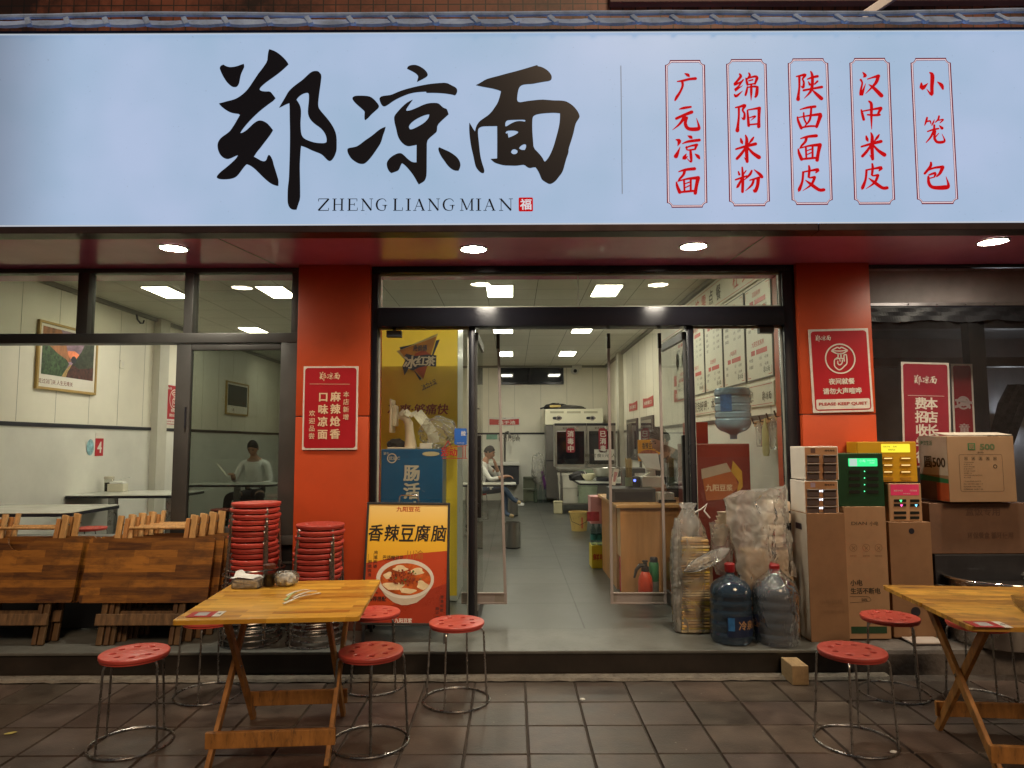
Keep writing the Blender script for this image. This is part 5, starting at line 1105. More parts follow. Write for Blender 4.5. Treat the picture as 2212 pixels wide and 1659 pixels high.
def poster_mat():
    m, t, b = nodes('poster_orange'); L = t.links.new; b.inputs['Roughness'].default_value = .28
    tc = N(t, 'TexCoord'); s_ = N(t, 'SeparateXYZ'); L(tc.outputs['Object'], s_.inputs[0])
    n = N(t, 'TexNoise', Scale=2., Detail=3.); L(tc.outputs['Object'], n.inputs['Vector'])
    mr = N(t, 'MapRange'); mr.inputs[1].default_value = .3; mr.inputs[2].default_value = 1.1; L(s_.outputs['Z'], mr.inputs[0])
    r = N(t, 'ValToRGB'); e0 = r.color_ramp.elements; e0[0].position = .0; e0[0].color = (.78, .34, .012, 1); e0[1].position = 1.; e0[1].color = (.92, .76, .40, 1); e2 = e0.new(.5); e2.color = (.86, .50, .04, 1)
    L(mr.outputs[0], r.inputs[0]); L(r.outputs[0], b.inputs['Base Color']); return m
MB().rect(fp, -hw + e_, e_, hw - e_, hS - e_, 0).build('print', poster_mat(), t_)
q = lambda x, y: (-hw + (x) * wS, y * hS)          # 0..1 across, 0..1 up
zP = Zm(1100, 1600, 1000 / 1843)
def PP(x, y):                                       # zoom pixel -> poster coordinates
    tt = (1540 - y) / (1540 - 672); xl_ = 560 + (605 - 560) * tt; xr_ = 1200 + (1216 - 1200) * tt
    return q((x - xl_) / (xr_ - xl_), tt)
orange = M('poster_red', (.50, .06, .015), .28, var=.06, vs=5)
MB().poly(fp, [PP(*a) for a in ((588, 1115), (680, 1100), (850, 1060), (1000, 1040), (1192, 1022), (1186, 1528), (566, 1528))], .0008).build('red_field', orange, t_)
MB().poly(fp, [PP(*a) for a in ((566, 1528), (572, 1440), (700, 1440), (900, 1360), (1188, 1250), (1186, 1528))], .0014).build('dark_field', M('poster_dark', (.34, .035, .012), .28, var=.1), t_)
bw = MB().poly(fp, [PP(885 + 212 * math.cos(R(a)), 1222 - 138 * math.sin(R(a))) for a in range(0, 360, 8)], .003)
bw.build('bowl_rim', M('bowl_white', (.72, .66, .56), .35, var=.06, vs=12), t_)
MB().poly(fp, [PP(*a) for a in ((677, 1240), (690, 1275), (740, 1340), (800, 1385), (860, 1403), (900, 1403), (970, 1385), (1030, 1340), (1075, 1285), (1093, 1235))], .0024).build('bowl_side', M('bowl_shade', (.55, .46, .36), .4, var=.1, vs=20), t_)
MB().poly(fp, [PP(888 + 186 * math.cos(R(a)), 1225 - 112 * math.sin(R(a))) for a in range(0, 360, 8)], .0036).build('chili_oil', M('oil_red', (.50, .10, .02), .18, var=.5, vs=16), t_)
chil = M('curd', (.80, .62, .36), .25, var=.15, vs=20); mb = MB()
for i, (x, y, a, b_) in enumerate(((800, 1275, 85, 38), (900, 1305, 70, 24), (1010, 1265, 48, 34), (850, 1150, 62, 22), (970, 1170, 66, 26), (760, 1200, 34, 30))):
    mb.poly(fp, [PP(x + a * math.cos(R(k)) * (.85 + .2 * math.sin(R(3 * k) + i)), y - b_ * math.sin(R(k)) * (.85 + .2 * math.cos(R(2 * k) + i))) for k in range(0, 360, 12)], .0042 + i * .0001)
mb.build('bean_curd', chil, t_)
mb = MB(); mb2 = MB()
for i in range(90):
    a = random.uniform(0, 6.28); r_ = random.random() ** .6; x, y = PP(880 + 120 * r_ * math.cos(a), 1215 - 55 * r_ * math.sin(a)); (mb if i % 9 else mb2).disc(fp, x, y, random.uniform(.0045, .0085), .0056 + i * .00003, n=8)
mb.build('soy_beans', M('beans', (.26, .045, .015), .25, var=.5, vs=60), t_); mb2.build('chives', M('chives', (.10, .16, .03), .4, var=.3), t_)
mb = MB(); cx, cy = PP(908, 722); hh_ = hS * (38 / 868.)
mb.text(fp, '九阳豆花', cx, cy, hh_, .0008, .02, fit=wS * 178 / 620).build('heading', M('poster_ink_red', (.45, .05, .01), .4, var=0), t_)
tit = MB()
for ch, x in zip('香辣豆腐脑', (668, 787, 900, 1012, 1133)):
    cx, cy = PP(x, 897); tit.text(fp, ch, cx, cy, hS * 122 / 868, .001, .02, shear=.12, fit=wS * 108 / 620)
tit.build('title', M('poster_ink', (.012, .008, .006), .4, var=0), t_)
mb = MB(); sm_ = lambda s_, x, y, h_, st: mb.vtext(fp, s_, *PP(x, y), hS * h_ / 868, hS * st / 868, .0018, .005)
sm_('地道麻香', 670, 1038, 26, 33); sm_('鲜嫩爽滑', 627, 1105, 26, 31); sm_('嫩滑细腻', 1155, 1345, 24, 30); sm_('麻不辣', 1120, 1425, 24, 30)
for a, b_ in (((655, 1045), (651, 1150)), ((615, 1050), (608, 1175)), ((1137, 1345), (1132, 1450))): mb.stroke(fp, [(*PP(*a), .0015), (*PP(*b_), .0015)], .0018, cap=False)
mb.text(fp, '巴适辣豆花', *PP(797, 1075), hS * 34 / 868, .0018, .01, fit=wS * 150 / 620)
mb.text(fp, '推荐搭配', *PP(680, 1362), hS * 34 / 868, .0018, .03, fit=wS * 130 / 620); mb.text(fp, '★★··', *PP(672, 1320), hS * 18 / 868, .0018)
mb.build('small_print', M('poster_ink', (.012, .008, .006), .4, var=0), t_)
MB().text(fp, '川渝', *PP(955, 1052), hS * 66 / 868, .0017, .0, fit=wS * 125 / 620).build('faint_characters', M('poster_gold', (.45, .17, .015), .4, var=0), t_)
mb = MB(); mb.text(fp, '九阳豆浆', *PP(872, 1508), hS * 32 / 868, .0018, .02, fit=wS * 126 / 620); mb.text(fp, 'joyoung soymilk', *PP(872, 1530), hS * 9 / 868, .0018, .0, fit=wS * 126 / 620); mb.build('footer', pwhite, t_)

# ---------------------------------------------------------------- water jugs, bagged trays
def jug_prof(r, h):
    p = [(r * .80, .0), (r * .93, .006), (r, .03), (r, .10 * h)]
    for a in (.16, .30, .44, .56): p += [(r, (a - .025) * h), (r * .955, (a - .008) * h), (r * .955, (a + .008) * h), (r, (a + .025) * h)]
    p += [(r, .62 * h), (r * .985, .66 * h), (r * .90, .72 * h), (r * .72, .775 * h), (r * .42, .815 * h), (r * .24, .84 * h), (r * .2, .86 * h), (r * .2, .93 * h)]
    return p
def jug(lab, p, r, h, tint, dark=True, cap=True, group=None, invert=False):
    t_ = thing('water_jug', lab, 'water bottle', p, group)
    pf = jug_prof(r, h)
    if invert: pf = [(a, h - b) for a, b in pf][::-1]
    bm_ = MB().lathe(pf, p, 40, True); bm_.build('bottle', M('jug_' + tint[0], tint[1], .10, var=.1, vs=5, trans=.75 if dark else .40, coat=.3), t_, True)
    if cap: MB().lathe([(r * .235, .885 * h), (r * .25, .89 * h), (r * .25, .985 * h), (r * .19, h)], p, 24).build('cap', M('cap_red', (.30, .012, .015), .35, var=.08), t_, True)
    return t_
hJ = .52; rJ = .137
j1 = G(1579, 1398, FZ); j2 = G(1676, 1402, FZ)
j1.y += rJ; j2.y += rJ; j1.x = V(1579, 1320, j1.y).x; j2.x = V(1676, 1320, j2.y).x
t_ = jug('blue grey water jug with a red cap and a dark blue label, unwrapped', j1, rJ, hJ, ('navy', (.085, .145, .23)), True, True, 'full water jugs on the step')
def wrap_label(p, r, z0, z1, a0, a1, mat_, name, root, n=14):
    mb = MB(); vs = []
    for i in range(n + 1):
        a = R(a0 + (a1 - a0) * i / n)
        for z_ in (z0, z1): vs.append(p + Vector((r * math.sin(a), -r * math.cos(a), z_)))
    mb.fixn = False; mb.add(vs, [(2 * i, 2 * i + 2, 2 * i + 3, 2 * i + 1) for i in range(n)]); return mb.build(name, mat_, root, True)
wrap_label(j1, rJ + .0015, .06, .19, -28, 80, M('label_navy', (.012, .022, .06), .35, var=.3, vs=12), 'label', t_)
wrap_label(j1, rJ + .0025, .10, .185, -25, -8, M('label_blue', (.03, .14, .36), .35, var=.3, vs=30), 'label_patch', t_)
def wrap_text(body, p, r, a0, zc, h, mat_, name, root):
    vs, fs = glyphs(body, .02); x1 = max(q[0] for q in vs); k = h / .85
    mb = MB(); mb.fixn = False
    mb.add([p + Vector((r * math.sin(R(a0) + x * k / r), -r * math.cos(R(a0) + x * k / r), zc + (y - .38) * k)) for x, y in vs], fs); mb.build(name, mat_, root)
wrap_text('冷泉山', j1, rJ + .003, 2, .135, .052, M('label_gold', (.42, .25, .12), .4), 'label_lettering', t_)
t_ = jug('blue grey water jug with a red cap wrapped in wrinkled clear plastic', j2, rJ, hJ, ('pale', (.26, .32, .40)), True, True, 'full water jugs on the step')
wr = MB().lathe([(.02, .505), (.05, .47), (.075, .445), (.128, .40), (.148, .34), (.150, .2), (.147, .06), (.142, .004)], j2, 48, False, fn=lambda a, z_: 1 + .025 * math.sin(a * 9 + z_ * 20) + .02 * math.sin(a * 17 - z_ * 35))
wr.fixn = False; wr.build('wrapper', film('film_wrap', (.75, .75, .80), opac=.12, rough=.10, bump=.5, bs=20., gloss=.24, stretch=(1, 1, .7)), t_, True)
# tall bag of stacked paper bowls / trays
p = G(1484, 1372, FZ); p.y += .11; p.x = V(1490, 1250, p.y).x
t_ = thing('bagged_trays', 'tall clear plastic bag holding a leaning stack of yellow brown food trays', 'bag of trays', p)
colr = [M('tray_' + n, c, .5, var=.25, vs=20) for n, c in (('kraft', (.60, .38, .15)), ('yellow', (.68, .50, .08)), ('pale', (.80, .66, .40)))]
trs = [MB(), MB(), MB()]; z_ = .01; i = 0
while z_ < .655:
    h_ = random.uniform(.010, .024); dx = .02 * z_ + random.uniform(-.005, .005); k = 0 if random.random() < .55 else (1 if random.random() < .5 else 2)
    trs[k].box(p + Vector((-.085 + dx, -.09 + random.uniform(-.005, .005), z_)), p + Vector((.110 + dx, .09, z_ + h_ * .70)), .003); z_ += h_; i += 1
for k in range(3): trs[k].build('tray_stack', colr[k], t_)
fmb = film('film_bag', (.94, .93, .90), opac=.26, rough=.09, bump=.35, bs=14., gloss=.20)
def bag_lathe(p, prof, nm, root, mat_=None, seed=0., amp=.05, sx=1., sy=1., n=56, lean=0.):
    mb = MB().lathe(prof, p, n, False, sx=sx, sy=sy, fn=lambda a, z_: 1 + amp * math.sin(a * 5 + z_ * 13 + seed) + amp * .6 * math.sin(a * 11 - z_ * 29 + seed * 2) + amp * .4 * math.sin(a * 23 + z_ * 60))
    for i, q in enumerate(mb.v): q.x += lean * (q.z - p.z) ** 2
    mb.fixn = False; return mb.build(nm, mat_ or fmb, root, True)
bag_lathe(p, [(.10, .0), (.128, .02), (.135, .2), (.138, .45), (.134, .62), (.118, .71), (.075, .80), (.050, .845), (.042, .86), (.058, .885), (.064, .90)], 'bag', t_, seed=1.2, amp=.035, sy=.85)
bag_lathe(p + Vector((-.095, -.05, 0)), [(.02, .004), (.036, .02), (.040, .3), (.034, .62), (.015, .80)], 'bag_fold', t_, film('film_white', (.95, .93, .90), opac=.50, rough=.2, bump=.6, bs=26., gloss=.25), seed=4, amp=.12)
MB().tube([p + Vector((.045, -.03, .84)), p + Vector((.08, -.05, .86)), p + Vector((.125, -.05, .90)), p + Vector((.10, -.06, .85)), p + Vector((.14, -.06, .80))], .006, 6).build('tie', M('tie_white', (.7, .7, .68), .4), t_, True)
# big bag of foam boxes leaning on the glass, plus bag of paper bowls
p = G(1640, 1345, FZ); p.y = 5.02; p.x = V(1640, 1200, 5.0).x
t_ = thing('foam_box_bag', 'big shiny clear plastic bag of pale foam boxes piled behind the water jugs', 'bag of boxes', p)
foam = M('foam_cream', (.80, .70, .56), .6, var=.06, vs=10)
cr_ = M('carton_pale', (.50, .36, .22), .65, var=.12, vs=5)
MB().box(p + Vector((-.13, -.12, 0)), p + Vector((.20, .08, .58)), .006).build('carton', cr_, t_)
for i in range(4):
    z_ = .60 + i * .082; MB().box(p + Vector((.02 + random.uniform(-.02, .02) + .014 * i, -.09, z_)), p + Vector((.17 + random.uniform(-.02, .02) + .014 * i, .06, z_ + .078)), .025).build('foam_box', foam, t_)
def drape(top, bot, Y, seed, mat_, nm, root, n=64, m=56):
    # thrown-over plastic: a sheet bulging over what it covers, crushed into facets
    vs = []; o = Vector((seed * 7.1, seed * 3.3, 0))
    lp = lambda P_, s: (lambda i, f: tuple(P_[i][k] * (1 - f) + P_[i + 1][k] * f for k in (0, 1)))(min(int(s * 3), 2), s * 3 - min(int(s * 3), 2))
    for side in (0, 1):
        for j in range(m + 1):
            for i in range(n + 1):
                s, t = i / n, j / m; a, b = lp(top, s), lp(bot, s); u, v = a[0] * (1 - t) + b[0] * t, a[1] * (1 - t) + b[1] * t
                bulge = (math.sin(math.pi * min(max(s, 0), 1)) ** .6) * (.35 + .65 * math.sin(math.pi * (.12 + .75 * t)))
                q = V(u, v, Y); e = min(1, 6 * s, 6 * (1 - s), 8 * t + .2)
                w1 = noise.noise(Vector((s * 5, t * 6, 0)) + o); w2 = abs(noise.noise(Vector((s * 6 + w1, t * 7, 4)) + o)); w3 = abs(noise.noise(Vector((s * 14, t * 13 + w1 * 2, 9)) + o))
                if side: q = V(u, v, Y + .05); q.y += .20 * bulge + .03 * w1; q.x += .02 * w1
                else: q.y -= .11 * bulge - e * (.035 * w1 + .040 * w2 + .014 * w3); q.x += .02 * w1 * (1 - e) + .010 * w2; q.z += (.018 * w1 + .03 * (w2 - .2)) * (1 - min(1, 8 * t)) - (.03 * w2 + .02 * w1) * (t > .93)
                vs.append(q)
    k = (n + 1) * (m + 1); fs = [(b + j * (n + 1) + i, b + j * (n + 1) + i + 1, b + (j + 1) * (n + 1) + i + 1, b + (j + 1) * (n + 1) + i) for b in (0, k) for j in range(m) for i in range(n)]
    fs += [(i, i + 1, k + i + 1, k + i) for i in range(n)] + [(j * (n + 1) + e_, (j + 1) * (n + 1) + e_, k + (j + 1) * (n + 1) + e_, k + j * (n + 1) + e_) for e_ in (0, n) for j in range(m)]
    mb = MB(); mb.fixn = False; return mb.add(vs, fs).build(nm, mat_, root, True)
def pillow(c, r, seed, mat_, nm, root, n=72, m=44):
    # a stuffed bag: squarish, pulled at the corners, with sharp little creases
    rnd = random.Random(seed); cr = [(Vector((rnd.uniform(-1, 1), rnd.uniform(-1, 1), rnd.uniform(-1, 1))).normalized() * rnd.uniform(4, 13), rnd.uniform(0, 6.28), rnd.uniform(.3, 1)) for _ in range(16)]
    pw = lambda q, e: math.copysign(abs(q) ** e, q); vs = []
    for i in range(m):
        a = math.pi * (i + .5) / m
        for j in range(n):
            b = 2 * math.pi * j / n; q = Vector((pw(math.sin(a), .55) * pw(math.cos(b), .6), pw(math.sin(a), .55) * pw(math.sin(b), .6), -pw(math.cos(a), .62)))
            k = 1 + .035 * sum(w_ * (abs(math.sin(q.dot(f_) + o)) ** .6 - .7) for f_, o, w_ in cr) / 2
            vs.append(c + Vector((q.x * r[0] * k * (1 + .10 * q.z), q.y * r[1] * k, q.z * r[2] * k + .05 * q.x * r[2])))
    fs = [(i * n + j, i * n + (j + 1) % n, (i + 1) * n + (j + 1) % n, (i + 1) * n + j) for i in range(m - 1) for j in range(n)] + [tuple(reversed(range(n))), tuple(range((m - 1) * n, m * n))]
    mb = MB(); mb.fixn = False; return mb.add(vs, fs).build(nm, mat_, root, False)
def bag_shell(p, cx, cz, rx, ry, rz, seed, mat_, nm, root, corners=.0):
    mb = crumple('c', (p.x + cx, p.y, p.z + cz), (rx, ry, rz), 64, .22, seed, 0, freq=4.5); mb.fixn = False; return mb.build(nm, mat_, root, False)
shiny = film('film_shiny', (.97, .95, .92), opac=.46, rough=.08, bump=.22, bs=16., gloss=.20)
drape([(1562, 1078), (1608, 1062), (1655, 1058), (1694, 1050)], [(1598, 1262), (1640, 1268), (1680, 1252), (1718, 1240)], 4.86, 3, shiny, 'bag', t_)
p2 = G(1520, 1300, FZ); p2.y = 4.98; p2.x = V(1535, 1200, 4.95).x
t_ = thing('bowl_bag', 'small half empty clear plastic bag of paper bowls slumped above the first water jug', 'plastic bag', Vector((p2.x, 4.95, FZ + .45)))
c = V(1558, 1160, 4.95); mb = MB()
for i in range(7): mb.lathe([(.035, 0), (.055, .05), (.058, .052), (.05, .048)], c + Vector((-.01 + i * .008, .02, -.06 + i * .03)), 20, False)
mb.build('paper_bowl', foam, t_, True)
bag_lathe(c + Vector((0, 0, -.10)), [(.035, -.16), (.07, -.08), (.075, .05), (.07, .17), (.075, .20)], 'bag', t_, seed=2, amp=.08)
c = V(1528, 1210, 4.78); mb = crumple('c', c, (.155, .07, .048), 48, .14, 21, 0, freq=2.5)
for qv in mb.v: qv.z += (qv.x - c.x) * .45
mb.fixn = False; mb.build('loose_end', fmb, t_, True)
MB().box(Vector((c.x - .12, 5.0, FZ)), Vector((c.x + .10, 5.12, FZ + .55)), .01).build('support_carton', cr_, t_)

# ---------------------------------------------------------------- cartons, power bank cabinets
Q = Zm(3000, 1600, .6028)
kraft = M('kraft', (.25, .135, .066), .6, var=.14, vs=4, dirt=.15); kraftd = M('kraft_dark', (.16, .085, .05), .65, var=.2, vs=4, dirt=.2); whitec = M('carton_white', (.56, .50, .42), .5, var=.08, vs=5, dirt=.15)
inkd = M('ink_dark', (.05, .035, .02), .6, var=0); inkf = M('ink_faint', (.22, .12, .06), .6, var=0); green = M('ink_green', (.02, .16, .06), .5, var=0)
def fpx(Y): return lambda x, y: XZ(*Q(x, y), Y)
# left carton (white sides)
Y1 = 4.76; q1 = fpx(Y1); a = q1(262, 1490); b_ = q1(492, 672)
t_ = thing('tall_carton', 'tall brown carton with white sides and a hand hole, left of the three', 'carton', ((a[0] + b_[0]) / 2, Y1, FZ), 'tall cartons on the step'); 
xA, xB = q1(250, 700)[0], q1(497, 700)[0]; zt_ = q1(300, 672)[1]
MB().box((xA, Y1, FZ + .002), (xB, Y1 + .27, zt_), .003).build('front_board', kraft, t_); 
f1 = Fr((xA - .001, Y1 + .27, 0), (0, -1, 0), (0, 0, 1)); MB().rect(f1, .004, FZ + .01, .266, zt_ - .004, .0).build('white_side', whitec, t_)
zh = zt_ - .10; MB().poly(f1, rrect(.085, zh - .02, .19, zh + .022, .008), .0012).build('hand_hole', blk, t_)
f1 = fy(Y1 - .001); mb = MB(); c = q1(410, 1245); mb.text(f1, '小电科技', *c, .035, .0, .01, fit=.16); c = q1(415, 1310); mb.text(f1, '生活电量补给站', *c, .022, .0, .0, fit=.17); mb.stroke(f1, [(*q1(325, 1278), .002), (*q1(495, 1278), .002)], .0, cap=False); mb.build('faint_lettering', inkf, t_)
# middle carton
Y2 = 4.83; q2 = fpx(Y2); xA, xB = q2(499, 900)[0], q2(772, 900)[0]; zt_ = q2(600, 630)[1]
t_ = thing('tall_carton', 'tall brown carton with dark printed writing, in the middle of the three', 'carton', ((xA + xB) / 2, Y2, FZ), 'tall cartons on the step')
MB().box((xA, Y2, FZ + .002), (xB, Y2 + .26, zt_), .003).build('board', M('kraft_mid', (.36, .215, .115), .6, var=.12, vs=4, dirt=.12), t_); f2 = fy(Y2 - .001); mb = MB()
mb.text(f2, 'DIAN', *q2(590, 737), .022, 0, .006, fit=.105); mb.text(f2, '小电', *q2(686, 738), .029, 0, .006)
mb.text(f2, '小电', *q2(572, 1122), .042, 0, .03, fit=.085); mb.text(f2, '生活不断电', *q2(632, 1175), .042, 0, .03, fit=.205)
mb.stroke(f2, [(*q2(530, 1212), .003), (*q2(640, 1212), .003), (*q2(662, 1225), .003), (*q2(655, 1242), .003), (*q2(530, 1252), .003)], 0, cap=False); mb.text(f2, '50%', *q2(625, 1232), .018, 0, .02)
mb.build('lettering', inkd, t_); mb = MB()
for i, x in enumerate((553, 636, 716)):
    c = q2(x, 895); mb.ringf(f2, c[0], c[1], .026, .003, 0); mb.stroke(f2, [(c[0] - .012, c[1] + .012, .004), (c[0] + .010, c[1] - .014, .004)], 0, cap=False); mb.stroke(f2, [(c[0] - .01, c[1] - .012, .004), (c[0] + .012, c[1] + .008, .004)], .0002, cap=False)
    mb.text(f2, ('请勿弯折', '保持干燥', '循环利用')[i], *q2(x, 948), .011, 0, .0)
mb.build('faint_symbols', inkf, t_); c0, c1 = q2(540, 1452), q2(770, 1405); MB().rect(f2, c0[0], c0[1], min(c1[0], xB - .004), c1[1], 0).build('green_band', M('band_green', (.012, .05, .02), .5), t_)
# right carton with two round holes
Y3 = 4.86; q3 = fpx(Y3); xA, xB = q3(790, 900)[0], q3(1062, 900)[0]; zt_ = q3(900, 730)[1]
t_ = thing('tall_carton', 'tall brown carton with two black round holes, right of the three', 'carton', ((xA + xB) / 2, Y3, FZ), 'tall cartons on the step')
MB().box((xA, Y3, FZ + .002), (xB, Y3 + .24, zt_), .003).build('board', kraft, t_); mb = MB(); f3 = fy(Y3 - .001)
for x, y, r_ in ((930, 787, .020), (957, 1310, .033)): MB().disc(f3, *q3(x, y), r_, 0).build('hole', blk, t_)
MB().box((xA + .04, 4.70, FZ + .002), (xB - .03, 4.85, FZ + .012), .003).build('bottom_flap', M('flap_pale', (.46, .40, .36), .6), t_)
# power bank cabinets
grayc = M('slot_grey', (.10, .075, .075), .4, var=.1); glow = {}
def cabinet(name, lab, q, Y, box, dep, body, face, rows, z0=None):
    x0, y0, x1, y1 = box; a = q(x0, y1); b_ = q(x1, y0)
    t_ = thing(name, lab, 'power bank cabinet', ((a[0] + b_[0]) / 2, Y, a[1]), 'power bank rental cabinets on the cartons')
    MB().box((a[0], Y, a[1] + .001), (b_[0], Y + dep, b_[1]), .006).build('body', body, t_)
    ff = fy(Y - .0015); m_ = .006; MB().rect(ff, a[0] + m_, a[1] + m_, b_[0] - m_, b_[1] - m_, 0).build('face', face, t_)
    return t_, ff, a, b_
orf = M('cab_orange', (.45, .24, .12), .4, var=.08); whp = M('cab_white', (.80, .74, .66), .35, var=.04)
for i, (y0, y1, lab) in enumerate(((238, 458, 'upper white and tan power bank cabinet with six dark slots, left end'), (460, 671, 'lower white and tan power bank cabinet standing on the left tall carton'))):
    Y = 4.79; qq = fpx(Y); t_, ff, a, b_ = cabinet('power_bank_cabinet', lab, qq, Y, (240, y0, 452, y1), .24, whp, orf, 3)
    for k in range(3):
        for x0, x1 in ((253, 328), (358, 438)):
            c0 = qq(x0, y0 + 62 + 55 * k + 42); c1 = qq(x1, y0 + 62 + 55 * k); MB().box((c0[0], Y - .010, c0[1]), (c1[0], Y - .0025, c1[1]), .003).build('slot', grayc, t_)
            MB().box((c0[0] - .002, Y - .024, c1[1]), (c1[0] + .002, Y - .0035, c1[1] + .008), .003).build('shelf', M('shelf_metal', (.25, .23, .22), .3, .6), t_)
            if i: MB().rect(fy(Y - .004), (c1[0] if x0 < 300 else c0[0] - .014) + .003, c1[1] - .012, (c1[0] if x0 < 300 else c0[0] - .014) + .011, c1[1] + .002, .0).build('indicator', emis('led_white', (.75, .85, 1.), 2.5), t_)
    c = qq(290, y0 + 28); MB().rect(ff, c[0] - .016, c[1] - .016, c[0] + .016, c[1] + .016, .001).build('code_label', M('label_mauve', (.42, .34, .46), .4) if i else M('label_umber', (.14, .07, .05), .5), t_)
    MB().text(ff, '搜电充电', *qq(398, y0 + 27), .014, .001, .02, fit=.07).build('lettering', inkd, t_)
Y = 4.86; qq = fpx(Y); grn = M('cab_green', (.012, .075, .03), .35, var=.1)
t_, ff, a, b_ = cabinet('power_bank_cabinet', 'dark green power bank cabinet with a glowing green screen on the middle carton', qq, Y, (456, 282, 741, 630), .24, grn, M('cab_green_face', (.010, .05, .022), .3), 4)
c0, c1 = qq(520, 368), qq(706, 315); MB().poly(ff, rrect(c0[0], c0[1], c1[0], c1[1], .006), .0015).build('screen', emis('screen_green', (.03, .95, .28), .95), t_)
c0, c1 = qq(528, 366), qq(574, 318); MB().rect(ff, c0[0], c0[1], c1[0], c1[1], .0022).build('screen_patch', emis('screen_pale', (.55, .7, .62), .8), t_)
mb = MB(); mb.text(ff, '小电', *qq(610, 332), .020, .0024, .0); mb.text(ff, '共享充电宝', *qq(665, 330), .010, .0024); mb.text(ff, '扫码租借', *qq(672, 345), .008, .0024); mb.build('screen_lettering', emis('screen_lt', (.5, 1., .7), 1.), t_)
for k in range(4):
    for x0, x1 in ((524, 596), (640, 714)):
        c0 = qq(x0, 415 + 43 * k); c1 = qq(x1, 393 + 43 * k); MB().poly(ff, rrect(c0[0], c0[1], c1[0], c1[1], .005), .001, .004).build('slot', M('slot_black', (.012, .016, .014), .3, var=0), t_)
    c = qq(624, 400 + 43 * k); MB().disc(ff, *c, .004, .002, n=10).build('indicator', emis('led_green', (.1, 1., .4), 2.), t_)
Y = 4.93; qq = fpx(Y); yel = M('cab_yellow', (.62, .33, .015), .38, var=.06); yed = M('cab_yellow_dark', (.42, .20, .02), .4)
t_, ff, a, b_ = cabinet('power_bank_cabinet', 'yellow power bank cabinet with a glowing yellow screen, top right of the cabinets', qq, Y, (588, 207, 958, 471), .16, yel, yel, 4)
c0, c1 = qq(733, 278), qq(917, 222); MB().poly(ff, rrect(c0[0], c0[1], c1[0], c1[1], .006), .0015).build('screen', emis('screen_yellow', (.95, .80, .03), 1.), t_)
mb = MB(); mb.text(ff, '扫码充电', *qq(765, 240), .012, .0024); mb.text(ff, '街电', *qq(820, 240), .012, .0024); mb.text(ff, '随借随还', *qq(800, 260), .012, .0024); mb.build('screen_lettering', inkd, t_)
for k in range(4):
    for x0, x1 in ((743, 808), (855, 925)):
        c0 = qq(x0, 326 + 44 * k); c1 = qq(x1, 306 + 44 * k); MB().poly(ff, rrect(c0[0], c0[1], c1[0], c1[1], .006), .001, .005).build('slot', yed, t_)
        if k < 3: MB().rect(ff, c0[0] + .008, (c0[1] + c1[1]) / 2 - .002, c1[0] - .008, (c0[1] + c1[1]) / 2 + .003, .0055).build('indicator', emis('led_amber', (1., .7, .25), 1.5), t_)
Y = 4.90; qq = fpx(Y)
t_, ff, a, b_ = cabinet('power_bank_cabinet', 'small pale power bank cabinet with a pink head panel under the yellow one', qq, Y, (788, 478, 990, 728), .18, M('cab_tan', (.45, .27, .15), .4, var=.1), M('cab_tan', (.45, .27, .15), .4), 4)
c0, c1 = qq(795, 556), qq(975, 484); MB().rect(ff, c0[0], c0[1], c1[0], c1[1], .001).build('pink_panel', M('cab_pink', (.55, .04, .10), .35, emit=(.6, .03, .1), es=.25), t_); mb = MB(); mb.text(ff, '美团充电宝', *qq(842, 525), .012, .002); mb.text(ff, '扫码租借', *qq(940, 525), .012, .002); mb.text(ff, '街电共享充电', *qq(898, 545), .008, .002); mb.build('lettering', pwhite, t_)
for k, y in enumerate((590, 618, 668, 700)):
    for x0, x1 in ((815, 893), (920, 978)):
        c0 = qq(x0, y + 9); c1 = qq(x1, y - 9); MB().poly(ff, rrect(c0[0], c0[1], c1[0], c1[1], .004), .001, .004).build('slot', MATS['slot_black'], t_)
for x, y, cc in ((858, 592, (.1, 1, .3)), (862, 622, (1, .1, .4)), (957, 622, (.2, .7, 1))):
    c = qq(x, y); MB().poly(ff, [(c[0] - .010, c[1] + .008), (c[0] + .010, c[1] + .008), (c[0], c[1] - .010)], .005).build('indicator', emis('led_%d' % x, cc, 2.), t_)
# round pale tub end beside the tan cabinet
c = V(*Q(768, 580), 5.0); t_ = thing('paper_roll', 'tan round paper roll wedged between the green and pink cabinets', 'paper roll', c)
MB().tube([c + Vector((0, -.02, 0)), c + Vector((0, .08, 0))], .06, 28).build('roll', kraft, t_, True)
# the big carton lettered 500 on a dark carton on a crate
Y = 4.86; qq = fpx(Y); a = qq(1180, 600); b_ = qq(1588, 172)
t_ = thing('bowl_carton', 'big brown carton with white and green side lettered 500, flaps ajar', 'carton', ((a[0] + b_[0]) / 2, Y, a[1]))
MB().box((a[0], Y, a[1]), (b_[0], Y + .34, b_[1]), .003).build('board', M('kraft_light', (.34, .21, .115), .6, var=.1, vs=4), t_)
fs_ = Fr((a[0] - .001, Y + .34, 0), (0, -1, 0), (0, 0, 1)); zz = lambda t: a[1] + (b_[1] - a[1]) * t
MB().rect(fs_, 0.003, zz(.40), .338, zz(.995), 0).build('white_side', whitec, t_); MB().poly(fs_, [(.003, zz(.30)), (.338, zz(.285)), (.338, zz(.345)), (.003, zz(.40))], .0006).build('green_stripe', green, t_)
MB().poly(fs_, [(.20, zz(.01)), (.338, zz(.01)), (.338, zz(.28)), (.20, zz(.275))], .0004).build('orange_corner', M('ink_orange', (.50, .10, .03), .5), t_)
MB().poly(fs_, [(.003, zz(.01)), (.198, zz(.01)), (.198, zz(.29)), (.003, zz(.30))], .0004).build('tan_patch', kraftd, t_)
